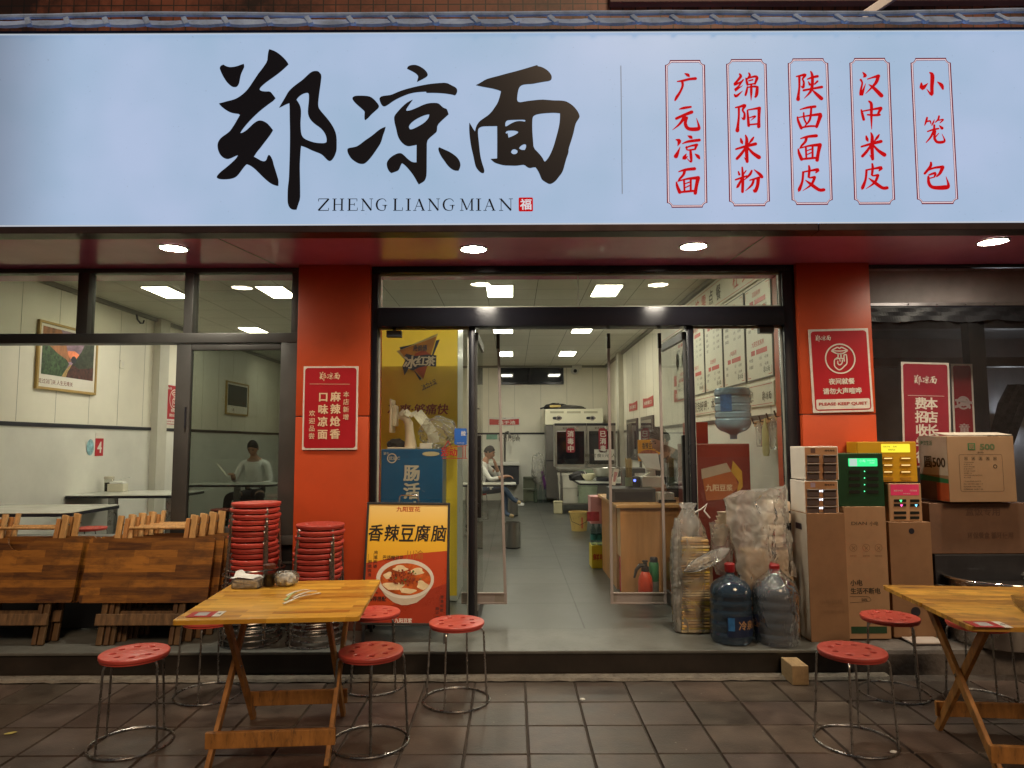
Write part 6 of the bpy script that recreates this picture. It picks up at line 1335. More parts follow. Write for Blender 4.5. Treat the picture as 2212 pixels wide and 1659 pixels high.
MB().text(fs_, '圆500', .19, zz(.60), .085, .0012, .03, fit=.25).build('side_lettering', inkd, t_); MB().text(fs_, '海汉生活', .10, zz(.90), .035, .0012, .01).build('side_heading', green, t_)
ff = fy(Y - .001); mb = MB(); c = qq(1318, 240); mb.rect(ff, c[0] - .026, c[1] - .024, c[0] + .026, c[1] + .024, 0); mb.build('green_square', green, t_); MB().text(ff, '圆', *c, .038, .001, .01).build('square_character', M('kraft_light', (.40, .25, .14), .6), t_)
MB().text(ff, '500', *qq(1420, 241), .042, 0, .04, fit=.105).build('front_number', M('ink_green_dim', (.10, .14, .06), .6, var=0), t_)
mb = MB(); mb.text(ff, '(食品级)', *qq(1375, 278), .014, 0); c0, c1 = qq(1250, 530), qq(1515, 290); P_ = rrect(c0[0], c0[1], c1[0], c1[1], .012)
for i in range(len(P_)): mb.stroke(ff, [(*P_[i], .002), (*P_[(i + 1) % len(P_)], .002)], .0001, cap=False)
for i, x in enumerate((1282, 1330, 1377, 1423, 1470)):
    c = qq(x, 317); mb.poly(ff, [(c[0] - .011, c[1] - .011), (c[0] + .011, c[1] - .011), (c[0] + .011, c[1] + .011), (c[0] - .011, c[1] + .011)], .0, holes=[[(c[0] - .009, c[1] - .009), (c[0] + .009, c[1] - .009), (c[0] + .009, c[1] + .009), (c[0] - .009, c[1] + .009)]]); mb.stroke(ff, [(c[0] - .005, c[1] - .006, .003), (c[0], c[1] + .006, .004), (c[0] + .005, c[1] - .006, .003)], .0002)
for i, (tx, wd) in enumerate((('产品名称 环保圆碗', .07), ('规 格 型 号', .06), ('材质 牛皮纸淋膜', .075), ('数 量 300只', .06), ('生产日期 见合格证', .08), ('保质期 三年', .06), ('贮存条件 常温避光通风干燥处密封保存', .13), ('执行标准', .05))): c = qq(1268, 342 + i * 14); mb.text(ff, tx, c[0], c[1], .0075, 0, align='L', fit=wd)
for i in range(4): c = qq(1268, 465 + i * 17); mb.text(ff, ('广东汉森环保包装科技有限公司', '地址 广东省东莞市工业园区十二号', '电话 联系销售人员咨询订货服务', '中国制造 合格产品')[i], c[0], c[1], .0085, 0, align='L', fit=.12 + .015 * (i % 2))
c = qq(1472, 368); mb.ringf(ff, c[0], c[1], .014, .005, 0); mb.build('front_print', inkd, t_)
fl1 = Fr((0, 0, 0), (1, 0, 0), (0, 1, 0)); MB().box((a[0] + .002, Y + .19, b_[1] + .001), (b_[0] - .05, Y + .338, b_[1] + .006)).build('flap', whitec, t_)
MB().obox((a[0] + .24, Y + .012, b_[1] + .008), (a[0] + .24, Y + .17, b_[1] + .028), .46, .004, bev=.001).build('flap', whitec, t_)
Y = 4.92; qq = fpx(Y); a = qq(1060, 935); b_ = qq(1680, 604)
t_ = thing('dark_carton', 'dim brown carton under the big carton, on a dark crate', 'carton', ((a[0] + b_[0]) / 2, Y, a[1])); MB().box((a[0], Y, a[1]), (b_[0], Y + .36, b_[1] - .002), .004).build('board', kraftd, t_)
mb = MB(); f_ = fy(Y - .001); mb.text(f_, '盒饭专用', *qq(1390, 660), .06, 0, .02); mb.text(f_, '环保餐盒 循环使用', *qq(1440, 815), .045, 0, .02, fit=.32); mb.build('faint_lettering', M('ink_umber', (.10, .05, .03), .6, var=0), t_)
t_ = thing('crate', 'black plastic crate at floor level under the stacked cartons at the right', 'crate', ((a[0] + b_[0]) / 2, Y, FZ)); zc_ = a[1] - .002
MB().box((a[0] + .02, Y - .0, FZ + .001), (b_[0] + .1, Y + .36, zc_), .01).build('box', M('crate_black', (.02, .02, .024), .45, var=.2), t_)
mb = MB()
for i in range(5): mb.box((a[0] + .02, Y - .012, FZ + .03 + i * .07), (b_[0] + .1, Y - .001, FZ + .06 + i * .07), .003)
mb.build('ribs', M('crate_black', (.02, .02, .024), .45), t_)
# stainless pot
p = G(2140, 1420, FZ); p.y = 4.80; p.x = V(2150, 1250, 4.8).x; zr = V(2150, 1247, 4.8).z - FZ; rp_ = .30
t_ = thing('steel_pot', 'large stainless steel stock pot on the kerb behind the right wooden table', 'pot', p)
MB().lathe([(rp_ * .96, 0), (rp_ * .98, .01), (rp_ * .98, zr - .01), (rp_ * 1.03, zr - .004), (rp_ * 1.04, zr), (rp_ * 1.0, zr + .002), (rp_ * .96, zr - .01), (rp_ * .95, .02), (.001, .015)], p, 56, False).build('pot', M('pot_steel', (.40, .38, .36), .25, 1., var=.25, vs=8), t_, True)
MB().tube([p + Vector((rp_ * 1.03 * math.cos(2 * math.pi * i / 64), rp_ * 1.03 * math.sin(2 * math.pi * i / 64), zr)) for i in range(64)], .011, 10, True).build('rim', M('rim_steel', (.75, .72, .68), .12, 1., var=0), t_, True); MB().lathe([(rp_ * .97, zr - .05), (.001, zr - .045)], p, 40, False).build('lid', M('lid_dark', (.05, .045, .04), .4, .6, var=.2), t_, True)
MB().tube([p + Vector((-rp_ * .97, -.05, zr * .83)), p + Vector((-rp_ - .07, -.06, zr * .85)), p + Vector((-rp_ - .07, .06, zr * .85)), p + Vector((-rp_ * .97, .05, zr * .83))], .008, 8).build('handle', MATS['pot_steel'], t_, True)
# wooden block on the pavement
p = G(1728, 1481); t_ = thing('wood_block', 'short pale wooden beam end lying against the foot of the step', 'wood block', p)
pa, pb_ = G(1731, 1481), G(1700, 1466); MB().box((p.x - .045, p.y, .001), (p.x + .058, p.y + .18, .118), .006).build('beam', wleg2 if 0 else M('wood_raw', (.36, .25, .13), .7, var=.2, vs=6, stretch=(4, 1, 4), dirt=.4), t_)

# small litter on the pavers
for u, v, kind_, lab in ((22, 1584, 0, 'dry yellow leaf lying on the pavers at the far left'), (1165, 1093, 2, ''), (1258, 1512, 1, 'small white paper scrap on the pavers before the doorway'), (1930, 1626, 1, 'crumpled white scrap on the pavers near the right table foot')):
    if kind_ == 2: continue
    p = G(u, v, .006); t_ = thing('fallen_leaf' if kind_ == 0 else 'paper_scrap', lab, 'leaf' if kind_ == 0 else 'scrap', p)
    if kind_ == 0: MB().poly(Fr(p, (1, .25, .08), (-.2, 1, .1)), [(-.03, 0), (-.015, .012), (.01, .014), (.032, .002), (.012, -.010), (-.012, -.009)], 0, .002).build('blade', M('leaf_yellow', (.42, .36, .10), .6, var=.2), t_)
    else: crumple('c', p + Vector((0, 0, .004)), (.016, .010, .006), 14, .4, u, .5).build('scrap', M('tissue', (.8, .8, .77), .8), t_)
# ================================================================ behind the glass, left: two coolers and what stands on them
Zc = Zm(1460, 1270, 400 / 1354)
Y = 6.0; a = XZ(*Zc(70, 1650), Y); b_ = XZ(*Zc(1115, 60), Y)
yl = M('cooler_yellow', (.80, .60, .05), .35, var=.12, vs=2)
t_ = thing('drinks_cooler', 'tall yellow drinks cooler printed with an iced tea emblem, behind the left glass', 'cooler', ((a[0] + b_[0]) / 2, Y, FZ))
MB().box((a[0], Y, FZ + .002), (b_[0], Y + .62, 2.62), .01).build('body', M('cooler_grey', (.46, .50, .47), .3, var=.1), t_)
fc = fy(Y - .002); MB().rect(fc, a[0] + .004, FZ + .05, b_[0] - .004, 2.60, 0).build('printed_front', yl, t_)
c_ = lambda x, y: XZ(*Zc(x, y), Y); P = lambda pts: [c_(*q) for q in pts]
zh_ = c_(500, 545)[1]; MB().rect(fc, a[0] + .004, zh_, b_[0] - .004, 2.598, .0005).build('print_glow', M('print_glow_yellow', (.75, .55, .05), .35, var=.12, vs=2, emit=(.50, .34, .03), es=.42), t_)  # upper print given an added glow to brighten the dim cooler front
MB().poly(fc, P([(300, 345), (850, 110), (640, 730), (420, 470)]), .001).build('emblem_glow', M('tea_pale', (.62, .52, .22), .4, var=.2), t_)
MB().poly(fc, P([(345, 335), (835, 150), (655, 715), (520, 590)]), .002).build('emblem_orange', M('tea_orange', (.52, .22, .03), .4, var=.2), t_)
MB().poly(fc, P([(540, 380), (660, 330), (770, 400), (700, 560), (660, 700), (560, 600)]), .003).build('emblem_red', M('tea_red', (.38, .06, .02), .4, var=.2), t_)
navy = M('tea_navy', (.02, .03, .07), .4, var=0)
mb = MB()
for q in ([(340, 292), (545, 252), (355, 326)], [(875, 192), (825, 205), (768, 400), (790, 400)], [(525, 590), (630, 705), (612, 735)]): mb.poly(fc, P(q), .004)
mb.build('emblem_spikes', navy, t_)
MB().poly(fc, P([(380, 545), (415, 470), (410, 405), (430, 380), (560, 410), (700, 390), (830, 400), (825, 550), (700, 540), (600, 560), (520, 600), (460, 580), (408, 665)]), .005).build('emblem_shadow', navy, t_)
s_ = lambda px: abs(c_(0, 0)[1] - c_(0, px)[1]); pw_ = M('tea_white', (.66, .62, .48), .4, var=0)
mb = MB()
for ch, x, y, h_ in (('冰', 485, 490, 170), ('红', 630, 470, 125), ('茶', 750, 475, 130)): mb.text(fc, ch, *c_(x, y), s_(h_), .006, .03, shear=.12)
mb.build('emblem_lettering', pw_, t_)
mb = MB(); mb.text(fc, '康師傅', *c_(615, 305), s_(85), .006, .02, fit=s_(180)); f2 = Fr(fc.p(*c_(735, 785)), fc.r, fc.u).rot(R(24)); mb.text(f2, '冰力十足', 0, 0, s_(75), .006, .01, fit=s_(200)); mb.stroke(fc, [(*c_(640, 862), .006), (*c_(830, 765), .004)], .006, cap=False); mb.build('small_lettering', navy, t_)
MB().text(fc, '冰爽·够痛快', *c_(590, 1112), s_(140), .003, .02, shear=.15, fit=s_(790)).build('slogan', M('tea_maroon', (.22, .03, .04), .4, var=0), t_)
Y = 5.62; a = XZ(822, 1085, Y); b_ = XZ(956, 970, Y)
t_ = thing('drinks_cooler', 'lower blue drinks cooler with grey vertical characters behind the poster stand', 'cooler', ((a[0] + b_[0]) / 2, Y, FZ))
MB().box((a[0], Y, FZ + .002), (b_[0], Y + .34, b_[1]), .008).build('body', M('cooler_blue', (.012, .10, .25), .3, var=.15, vs=2), t_)
fc = fy(Y - .002); Zd = Zm(1100, 1600, 1000 / 1843); mb = MB(); zz = b_[1]
mb.vtext(fc, '肠活动', *XZ(*Zd(938, 455), Y), .125, .145, .001, .035); mb.text(fc, '优益C', *XZ(*Zd(812, 349), Y), .032, .001, .015); cx, cz = XZ(*Zd(795, 350), Y)
mb.ringf(fc, cx, cz, .04, .009, .0008); mb.text(fc, '蒙牛', *XZ(*Zd(755, 316), Y), .022, .001, .01)
mb.build('lettering', M('cooler_print', (.52, .50, .42), .4, var=0), t_); MB().poly(fc, circ(*XZ(*Zd(1075, 318), Y), .07, 24, .018), .001).build('badge', M('badge_cream', (.55, .50, .32), .4, var=.1), t_)
zt_ = b_[1] + .002
# white desk lamp shaped appliance and bags on top
pl = lambda x, y, Yy=5.75: V(*Zc(x, y), Yy)
c = pl(440, 1620); t_ = thing('screen_stand', 'cream screen seen edge on, on a thick curved stand on the blue cooler', 'screen stand', Vector((c.x, c.y, zt_)))
crm = M('cream_plastic', (.66, .56, .42), .4, var=.05)
MB().box((pl(245, 0).x, 5.66, pl(0, 1425).z), (pl(272, 0).x, 5.86, pl(0, 985).z), .008).box((pl(272, 0).x, 5.69, pl(0, 1340).z), (pl(322, 0).x, 5.83, pl(0, 1060).z), .02).build('screen', crm, t_, True)
pts = [pl(330, 1200), pl(420, 1225), pl(462, 1300), pl(472, 1400), pl(480, 1500), pl(490, 1618)]
MB().tube(pts, .04, 14, rad=[.020, .032, .036, .036, .042, .052]).build('arm', crm, t_, True); MB().box((pl(225, 0).x, 5.64, zt_), (pl(585, 0).x, 5.90, zt_ + .014), .006).build('base', crm, t_, True)
c = pl(820, 1500, 5.76); t_ = thing('receipt_roll', 'long strip of printed receipt paper curling over the blue cooler', 'receipt', Vector((c.x - .15, c.y, zt_)))
pts = [pl(355, 1185, 5.72), pl(410, 1130, 5.72), pl(480, 1195, 5.72), pl(575, 1155, 5.72), pl(650, 1250, 5.72), pl(720, 1340, 5.72), pl(775, 1425, 5.72), pl(800, 1560, 5.72)]
mb = MB()
for i in range(len(pts) - 1): mb.obox(pts[i], pts[i + 1], .09 if i > 2 else .05, .002, (0, -.75, .6))
mb.build('paper', M('receipt_white', (.70, .66, .52), .6, var=.2, vs=60), t_)
c = pl(850, 1480, 5.74); t_ = thing('clear_bag', 'puffy clear plastic bag on the blue cooler behind the left glass', 'plastic bag', Vector((c.x, c.y, zt_)))
mb = crumple('c', (c.x, c.y, zt_ + .13), (.15, .10, .13), 44, .3, 8, 0, freq=4.); mb.fixn = False; mb.build('bag', film('film_soft', (.9, .88, .80), opac=.24, rough=.12, bump=.5, bs=18., gloss=.25), t_)
c = pl(340, 1560, 5.8); t_ = thing('black_bag', 'small black cloth bag slumped at the foot of the cream stand', 'bag', Vector((c.x, c.y, zt_)))
crumple('c', (pl(310, 0).x, 5.78, zt_ + .035), (.075, .05, .05), 22, .3, 4, .3).build('bag', M('cloth_black', (.015, .014, .015), .7, var=.2), t_)
c = pl(690, 1590, 5.66); t_ = thing('cardboard_tray', 'shallow pale open box lying in front of the clear bag', 'box', Vector((c.x, c.y, zt_))); MB().box((c.x - .05, 5.64, zt_ + .001), (c.x + .05, 5.70, zt_ + .045), .004).build('box', M('pack_cream', (.74, .70, .62), .45), t_)
# stickers on the left pane
YG = YW - .006
a = XZ(*Zc(1068, 1582), YG); b_ = XZ(*Zc(1230, 1365), YG)
t_ = thing('window_sticker', 'small blue sticker with one white character on the left glass by the door', 'sticker', (a[0], YG, a[1])); fg = fy(YG)
MB().poly(fg, rrect(a[0], a[1], b_[0], b_[1], .008), 0, .0015).build('sheet', M('sticker_deep', (.03, .13, .50), .35, var=.1), t_)
MB().text(fg, '拉', a[0] + (b_[0] - a[0]) * .73, a[1] + (b_[1] - a[1]) * .70, .036, .002, .03).build('lettering', pwhite, t_); MB().text(fg, '公众号点单', (a[0] + b_[0]) / 2, a[1] + .013, .010, .002).build('small_lettering', pwhite, t_)
t_ = thing('window_sticker', 'red outlined sticker with two characters on the left glass, partly worn', 'sticker', (*[V(985, 990, YG)[k] for k in (0, 1, 2)],)); mb = MB()
for p0, p1 in (((955, 968), (1012, 962)), ((1000, 962), (1000, 990)), ((1005, 962), (1005, 990)), ((955, 990), (1012, 990)), ((968, 952), (958, 968)), ((968, 952), (976, 968))): mb.stroke(fg, [(*XZ(*p0, YG), .005), (*XZ(*p1, YG), .005)], .0005, cap=False)
mb.text(fg, '活动', *XZ(970, 977, YG), .06, .0008, .03); mb.build('print', M('sticker_red', (.45, .03, .03), .4, var=.1), t_)
# ================================================================ clear soft door curtains
def curtain(lab, uL, uR, uLb, uRb, vb, Y, sL=True, sR=True):
    zt_ = z_h1 - .01
    pTL, pTR, pBL, pBR = Vector((V(uL, 720, Y).x, Y, zt_)), Vector((V(uR, 720, Y).x, Y, zt_)), V(uLb, vb, Y), V(uRb, vb, Y)
    t_ = thing('door_curtain', lab, 'curtain', (pBL + pBR) / 2, 'clear soft door curtains')
    mb = MB(); vs = []
    for i in range(13):
        for j in range(17):
            s, tt = i / 12, j / 16; q = (pTL * (1 - s) + pTR * s) * (1 - tt) + (pBL * (1 - s) + pBR * s) * tt
            vs.append(q + Vector((0, .006 * math.sin(s * 7 + tt * 5), 0)))
    mb.fixn = False; mb.add(vs, [(i * 17 + j, i * 17 + 17 + j, i * 17 + 18 + j, i * 17 + j + 1) for i in range(12) for j in range(16)])
    mb.build('sheet', glass('glass_soft', (.90, .90, .86), haze=.075, rough=.03), t_, True)
    sm = M('stile_mauve', (.33, .28, .26), .4, .2, var=.1, vs=4)
    for p0, p1, on in ((pTL, pBL, sL), (pTR, pBR, sR)):
        if on:
            MB().obox(p1 + Vector((0, 0, -.0)), p0, .022, .018, (0, 1, 0), .004).build('stile', sm, t_)
            MB().obox(p0 + Vector((0, -.002, -.12)), p0, .027, .022, (0, 1, 0), .003).build('stile_cap', blk, t_)
    MB().obox(pBL + Vector((-.012, 0, .075)), pBR + Vector((.012, 0, .075)), .02, .012, bev=.003).obox(pBL + Vector((-.012, 0, .0)), pBR + Vector((.012, 0, .0)), .02, .012, bev=.003).obox(pBL + Vector((-.012, .002, .038)), pBR + Vector((.012, .002, .038)), .012, .065).build('bottom_bar', M('bar_mauve', (.34, .29, .27), .35, .4, var=.12), t_)
    return t_
curtain('clear soft curtain pushed left in the doorway with a leaning right edge', 1000, 1076, 1000, 1092, 1303, YW + .22, False, True)
curtain('clear soft curtain pushed right in the doorway, in front of the counter', 1314, 1424, 1322, 1437, 1303, YW + .22, True, True)
# ================================================================ right: dispenser cooler with its jug, menus
Y = 5.62; a = XZ(1506, 1170, Y); b_ = XZ(1619, 958, Y)
t_ = thing('water_dispenser', 'red printed cabinet carrying an upturned water jug behind the right glass', 'water dispenser', ((a[0] + b_[0]) / 2, Y, FZ))
MB().box((a[0] - .06, Y, FZ + .002), (b_[0], Y + .34, b_[1]), .008).build('cabinet', M('disp_red', (.17, .02, .014), .35, var=.15, vs=2), t_)
fc = fy(Y - .002); Zq = Zm(2500, 1600, 800 / 1327); cq = lambda x, y: XZ(*Zq(x, y), Y); P = lambda pts: [cq(*q) for q in pts]
MB().poly(fc, P([(400, 420), (560, 345), (610, 420), (640, 500), (560, 580), (430, 590)]), .001).build('cup', M('disp_orange', (.34, .09, .025), .35, var=.1), t_)
MB().poly(fc, P([(395, 385), (560, 345), (590, 400), (400, 450)]), .0016).build('cup_lid', M('disp_pale', (.36, .28, .22), .4, var=.1), t_)
MB().poly(fc, P([(600, 330), (660, 400), (665, 500), (620, 560), (640, 470), (590, 400)]), .002).build('sun_shape', M('disp_yellow', (.45, .25, .03), .35, var=.2), t_)
MB().text(fc, '九阳豆浆', *cq(512, 506), .055, .003, .02, fit=.22).build('lettering', M('disp_cream', (.6, .45, .3), .4, var=0), t_)
jx = (V(1546, 900, 5.78).x + V(1622, 900, 5.78).x) / 2; pj = Vector((jx, 5.79, V(1583, 957, 5.79).z)); rj = (V(1622, 900, 5.79).x - V(1546, 900, 5.79).x) / 2
t_ = jug('pale blue water jug upside down on the red cabinet behind the right glass', pj, rj, V(1583, 838, 5.79).z - pj.z, ('aqua', (.30, .52, .70)), False, False, None, True)
wrap_label(pj, rj + .002, .26, .40, -58, -20, M('label_blue', (.03, .14, .36), .35), 'label', t_)
t_ = thing('red_box', 'plain red box standing behind the red cabinet at the right glass', 'box', V(1500, 960, 6.4)); MB().box(V(1487, 962, 6.4) + Vector((0, 0, -.9)), V(1529, 912, 6.4) + Vector((0, .2, 0)), .005).build('box', M('box_red', (.42, .02, .015), .4, var=.1), t_)
# menu boards hang on the right wall
mw = M('menu_white', (.66, .64, .52), .4, var=.06, vs=3); mink = M('menu_ink', (.06, .055, .045), .5, var=0); mred = M('menu_red', (.48, .05, .035), .4, var=0)
def wframe(y_, z_): return Fr((XR - .022, y_, z_), (0, -1, 0), (0, 0, 1))
items = (('桂花糕', '红糖糍粑', '凉糕', '冰粉'), ('牛肉面', '杂酱面', '豌杂面', '酸菜面'), ('煎蛋', '卤蛋', '豆腐干', '泡菜'), ('小笼包', '蒸饺', '豆浆', '稀饭'), ('绵阳米粉', '肥肠粉', '牛肉粉', '三鲜粉'))
rl_ = random.Random(5)
for i in range(5):
    yc = 6.19 + i * .70; w_ = .33; z0, z1 = 2.06, 2.93
    t_ = thing('menu_board', ('menu board nearest the street on the right wall, with two round food pictures', 'second menu board from the street on the right wall', 'third menu board from the street, seen left of the post', 'fourth menu board from the street on the right wall', 'farthest of the five menu boards on the right wall')[i], 'menu', (XR, yc, z0), 'menu boards on the right wall'); f_ = wframe(yc, (z0 + z1) / 2); h_ = (z1 - z0) / 2
    MB().box((-w_, -h_, -.02), (w_, h_, -.001), .003, fr=f_).build('frame', M('menu_frame', (.10, .095, .09), .4), t_)
    MB().rect(f_, -w_ + .012, -h_ + .012, w_ - .012, h_ - .012, .0).build('sheet', mw, t_)
    mb = MB(); mr_ = MB()
    for k in range(2):
        zt2_ = h_ - .08 - k * .46
        mr_.text(f_, ('凉面系列', '米粉系列', '九阳豆浆系列', '小吃系列', '其他系列')[(i + 2 * k) % 5], -.02, zt2_, .05, .001, .01); mr_.rect(f_, -w_ * .6, zt2_ - .10, -w_ * .3, zt2_ - .055, .001); mr_.rect(f_, -w_ * .2, zt2_ - .10, w_ * .62, zt2_ - .055, .001)
        for r_ in range(4):
            zz = zt2_ - .14 - r_ * .062
            if zz < -h_ + .1: break
            mb.text(f_, items[(i + k) % 5][r_], -w_ * .78, zz, .034, .001, .008, align='L'); mb.text(f_, '%d元' % rl_.choice((3, 5, 8, 9, 10, 12)), w_ * .12, zz, .03, .001, .008); mb.text(f_, '%d元/碗' % rl_.choice((4, 6, 10, 13)), w_ * .55, zz, .03, .001, .008)
    logo(mb, f_, w_ * .55, -h_ + .075, .07, .001)
    mb.build('menu_lettering', mink, t_)
    for sx in (-1, 1):
        for sy in (-1, 1): mr_.stroke(f_, [(sx * (w_ - .03), sy * (h_ - .10), .006), (sx * (w_ - .03), sy * (h_ - .03), .006)], .001, cap=False); mr_.stroke(f_, [(sx * (w_ - .03), sy * (h_ - .03), .006), (sx * (w_ - .11), sy * (h_ - .03), .006)], .0012, cap=False)
    mr_.build('menu_headings', mred, t_)
    if i == 0:
        for x in (-.12, .16):
            o = MB().disc(f_, x, .13, .095, .003).build('food_picture', M('food_red', (.42, .12, .05), .4, var=.6, vs=30), t_)
y0, y1 = 5.86, 10.2
t_ = thing('wall_banner', 'long white banner with black and red characters above the menu boards', 'banner', (XR, (y0 + y1) / 2, 2.96)); f_ = wframe((y0 + y1) / 2, 3.11); L_ = (y1 - y0) / 2
MB().box((-L_, -.145, -.02), (L_, .145, -.001), .003, fr=f_).build('board', mw, t_); mk, mr_ = MB(), MB()
s = '请按需点餐 杜绝浪费'; cols = 'krrkk rrkk'
for k, ch in enumerate(s):
    if ch != ' ': (mr_ if cols[k] == 'r' else mk).text(f_, ch, L_ - 2.62 + k * .285, 0, .17, .001, .012)
for yy in (-.12, .12): mr_.stroke(f_, [(-L_ + .03, yy, .006), (L_ - .03, yy, .006)], .001, cap=False)
mk.build('black_lettering', mink, t_); mr_.build('red_lettering', mred, t_)
y0, y1 = 5.87, 9.0
t_ = thing('wall_banner', 'white banner with a black greeting below the menu boards', 'banner', (XR, (y0 + y1) / 2, 1.82)); f_ = wframe((y0 + y1) / 2, 1.92); L_ = (y1 - y0) / 2
MB().box((-L_, -.105, -.02), (L_, .105, -.001), .003, fr=f_).build('board', mw, t_); mk = MB(); mk.text(f_, '服务好评：本店没有您的口味哦!', L_ - 1.55, 0, .12, .001, .012, fit=2.1); logo(mk, f_, L_ - .16, -.02, .10, .001); mk.build('lettering', mink, t_); mr_ = MB()
for yy in (-.085, .085): mr_.stroke(f_, [(-L_ + .03, yy, .005), (L_ - .03, yy, .005)], .001, cap=False)
mr_.build('red_lines', mred, t_)
# hook rail with hanging bags
t_ = thing('hook_rail', 'short wooden hook rail on the right wall beneath the greeting banner', 'hook rail', (XR, 6.2, 1.62)); yv = lambda u, v: W(u, v, XR - .04)
a, b_ = yv(1632, 917), yv(1693, 898); MB().obox(a, b_, .03, .045, (0, 0, 1), .004).build('rail', wleg2, t_)
for k in range(4):
    c = a + (b_ - a) * (.1 + .27 * k); MB().tube([c, c + Vector((-.04, 0, 0)), c + Vector((-.055, 0, .05))], .007, 6).build('hook', blk, t_, True)
for k, (u, v0, v1, w_, mm, lab) in enumerate(((1641, 903, 965, .05, fmb, 'clear bag hanging leftmost on the hook rail'), (1655, 903, 985, .05, M('paper_yellow', (.60, .56, .26), .6, var=.15), 'yellow paper bag hanging second on the hook rail'), (1672, 893, 970, .055, fmb, 'clear bag hanging third on the hook rail'), (1686, 908, 972, .05, M('paper_brown', (.34, .26, .14), .6, var=.25), 'brown paper bag hanging rightmost on the hook rail'))):
    p0, p1 = W(u, v0, XR - .08), W(u, v1, XR - .08); t_ = thing('hanging_bag', lab, 'bag', p1, 'bags on the hook rail'); h_ = p0.z - p1.z
    mb = MB().lathe([(w_ * .8, 0), (w_, h_ * .1), (w_ * .95, h_ * .7), (w_ * .3, h_ * .92), (w_ * .2, h_)], p1, 22, True, sx=.5, fn=lambda a, z_: 1 + .12 * math.sin(a * 4 + z_ * 30 + k)); mb.fixn = False; mb.build('bag', mm, t_, True)
# ================================================================ counter, till and what stands round it
cw = M('counter_wood', (.46, .23, .085), .42, var=.22, vs=2.2, stretch=(5, 5, .5), coat=.1); ct_ = M('counter_top', (.52, .29, .11), .35, var=.15, vs=3, stretch=(1, 4, 4))
x0, x1, y0, y1, zc = .935, 2.02, 6.17, 7.50, .95
t_ = thing('counter', 'light wooden serving counter right of the doorway', 'counter', ((x0 + x1) / 2, (y0 + y1) / 2, FZ))
MB().box((x0 + .02, y0 + .03, FZ), (x1, y0 + .055, zc - .03)).build('front_panel', cw, t_); MB().box((x0 + .02, y0 + .30, FZ), (x0 + .045, y1, zc - .03)).build('side_panel', cw, t_); MB().box((x0 + .03, y0 + .056, FZ + .32), (x0 + .055, y0 + .298, zc - .03)).build('side_panel', M('counter_pale', (.54, .34, .16), .45, var=.15), t_)
MB().box((x0 - .02, y0, zc - .028), (x1, y1 + .02, zc), .004).build('counter_top', ct_, t_); MB().box((x0 + .06, y0 + .06, FZ), (x1, y0 + .2, FZ + .3)).build('inner_base', blk, t_)
red_cl = M('cloth_red', (.45, .025, .02), .7, var=.2); t_ = thing('red_folder', 'red folded sheet standing in the gap of the counter side', 'folder', (x0 + .04, y0 + .12, FZ)); MB().box((x0 + .035, y0 + .07, FZ + .002), (x0 + .055, y0 + .24, FZ + .31), .004).build('sheet', red_cl, t_)
Zk = Zm(2250, 1500, 500 / 976); kk = lambda x, y, Y: V(*Zk(x, y), Y)
Yk = 6.45; a, b_ = kk(272, 885, Yk), kk(608, 785, Yk); t_ = thing('cash_drawer', 'dark grey cash drawer on the wooden counter', 'cash drawer', Vector(((a.x + b_.x) / 2, Yk, zc)))
dkg = M('plastic_dark', (.05, .052, .055), .4, var=.12); MB().box((a.x, Yk, zc + .001), (b_.x, Yk + .36, zc + .125), .008).build('body', dkg, t_); MB().box((a.x + .03, Yk - .004, zc + .02), (b_.x - .03, Yk - .0005, zc + .095), .003).build('drawer_front', blk, t_); zd = zc + .127
wp = M('till_white', (.66, .65, .60), .35, var=.04)
c = kk(570, 775, 6.6); t_ = thing('till', 'white touchscreen till tilted back on the cash drawer', 'till', Vector((c.x, 6.6, zd)))
MB().box((kk(480, 0, 6.6).x, 6.55, zd), (kk(640, 0, 6.6).x, 6.75, zd + .10), .012).build('base', wp, t_); MB().obox((kk(565, 0, 6.6).x, 6.66, zd + .09), (kk(565, 0, 6.6).x, 6.70, zd + .24), .09, .05, (0, 1, 0), .01).build('neck', wp, t_)
ps = [kk(472, 530, 6.6), kk(625, 530, 6.6), kk(645, 655, 6.52), kk(540, 640, 6.52)]; mb = MB(); nrm = (ps[1] - ps[0]).cross(ps[3] - ps[0]).normalized() * .02
mb.add([q for q in ps] + [q + nrm for q in ps], [(0, 1, 2, 3), (7, 6, 5, 4), (0, 4, 5, 1), (1, 5, 6, 2), (2, 6, 7, 3), (3, 7, 4, 0)]); mb.build('screen', wp, t_); MB().obox(kk(510, 705, 6.53), kk(565, 672, 6.53), .05, .004).build('receipt', M('receipt_white', (.70, .66, .52), .6), t_)
c = kk(300, 770, 6.42); t_ = thing('price_card', 'white and pink standing card at the left end of the counter', 'card', Vector((c.x, 6.42, zc)))
pp = [kk(270, 768, 6.42), kk(300, 773, 6.42), kk(330, 650, 6.46), kk(290, 642, 6.46)]; mb = MB(); mb.add(pp + [q + Vector((0, .006, 0)) for q in pp], [(0, 1, 2, 3), (7, 6, 5, 4), (0, 4, 5, 1), (1, 5, 6, 2), (2, 6, 7, 3), (3, 7, 4, 0)]); mb.build('card', pwhite, t_)
ip = [pp[0].lerp(pp[2], .2), pp[1].lerp(pp[3], .2), pp[2].lerp(pp[0], .2), pp[3].lerp(pp[1], .2)]; mb = MB(); mb.add([q + Vector((0, -.002, 0)) for q in ip], [(0, 1, 2, 3)]); mb.build('pink_panel', M('pink_soft', (.55, .25, .25), .5, var=.3, vs=60), t_)
MB().tube([pp[2] + Vector((0, .01, 0)), kk(310, 625, 6.5), kk(345, 660, 6.5), kk(345, 775, 6.5)], .004, 6).build('stand', chrome, t_, True)
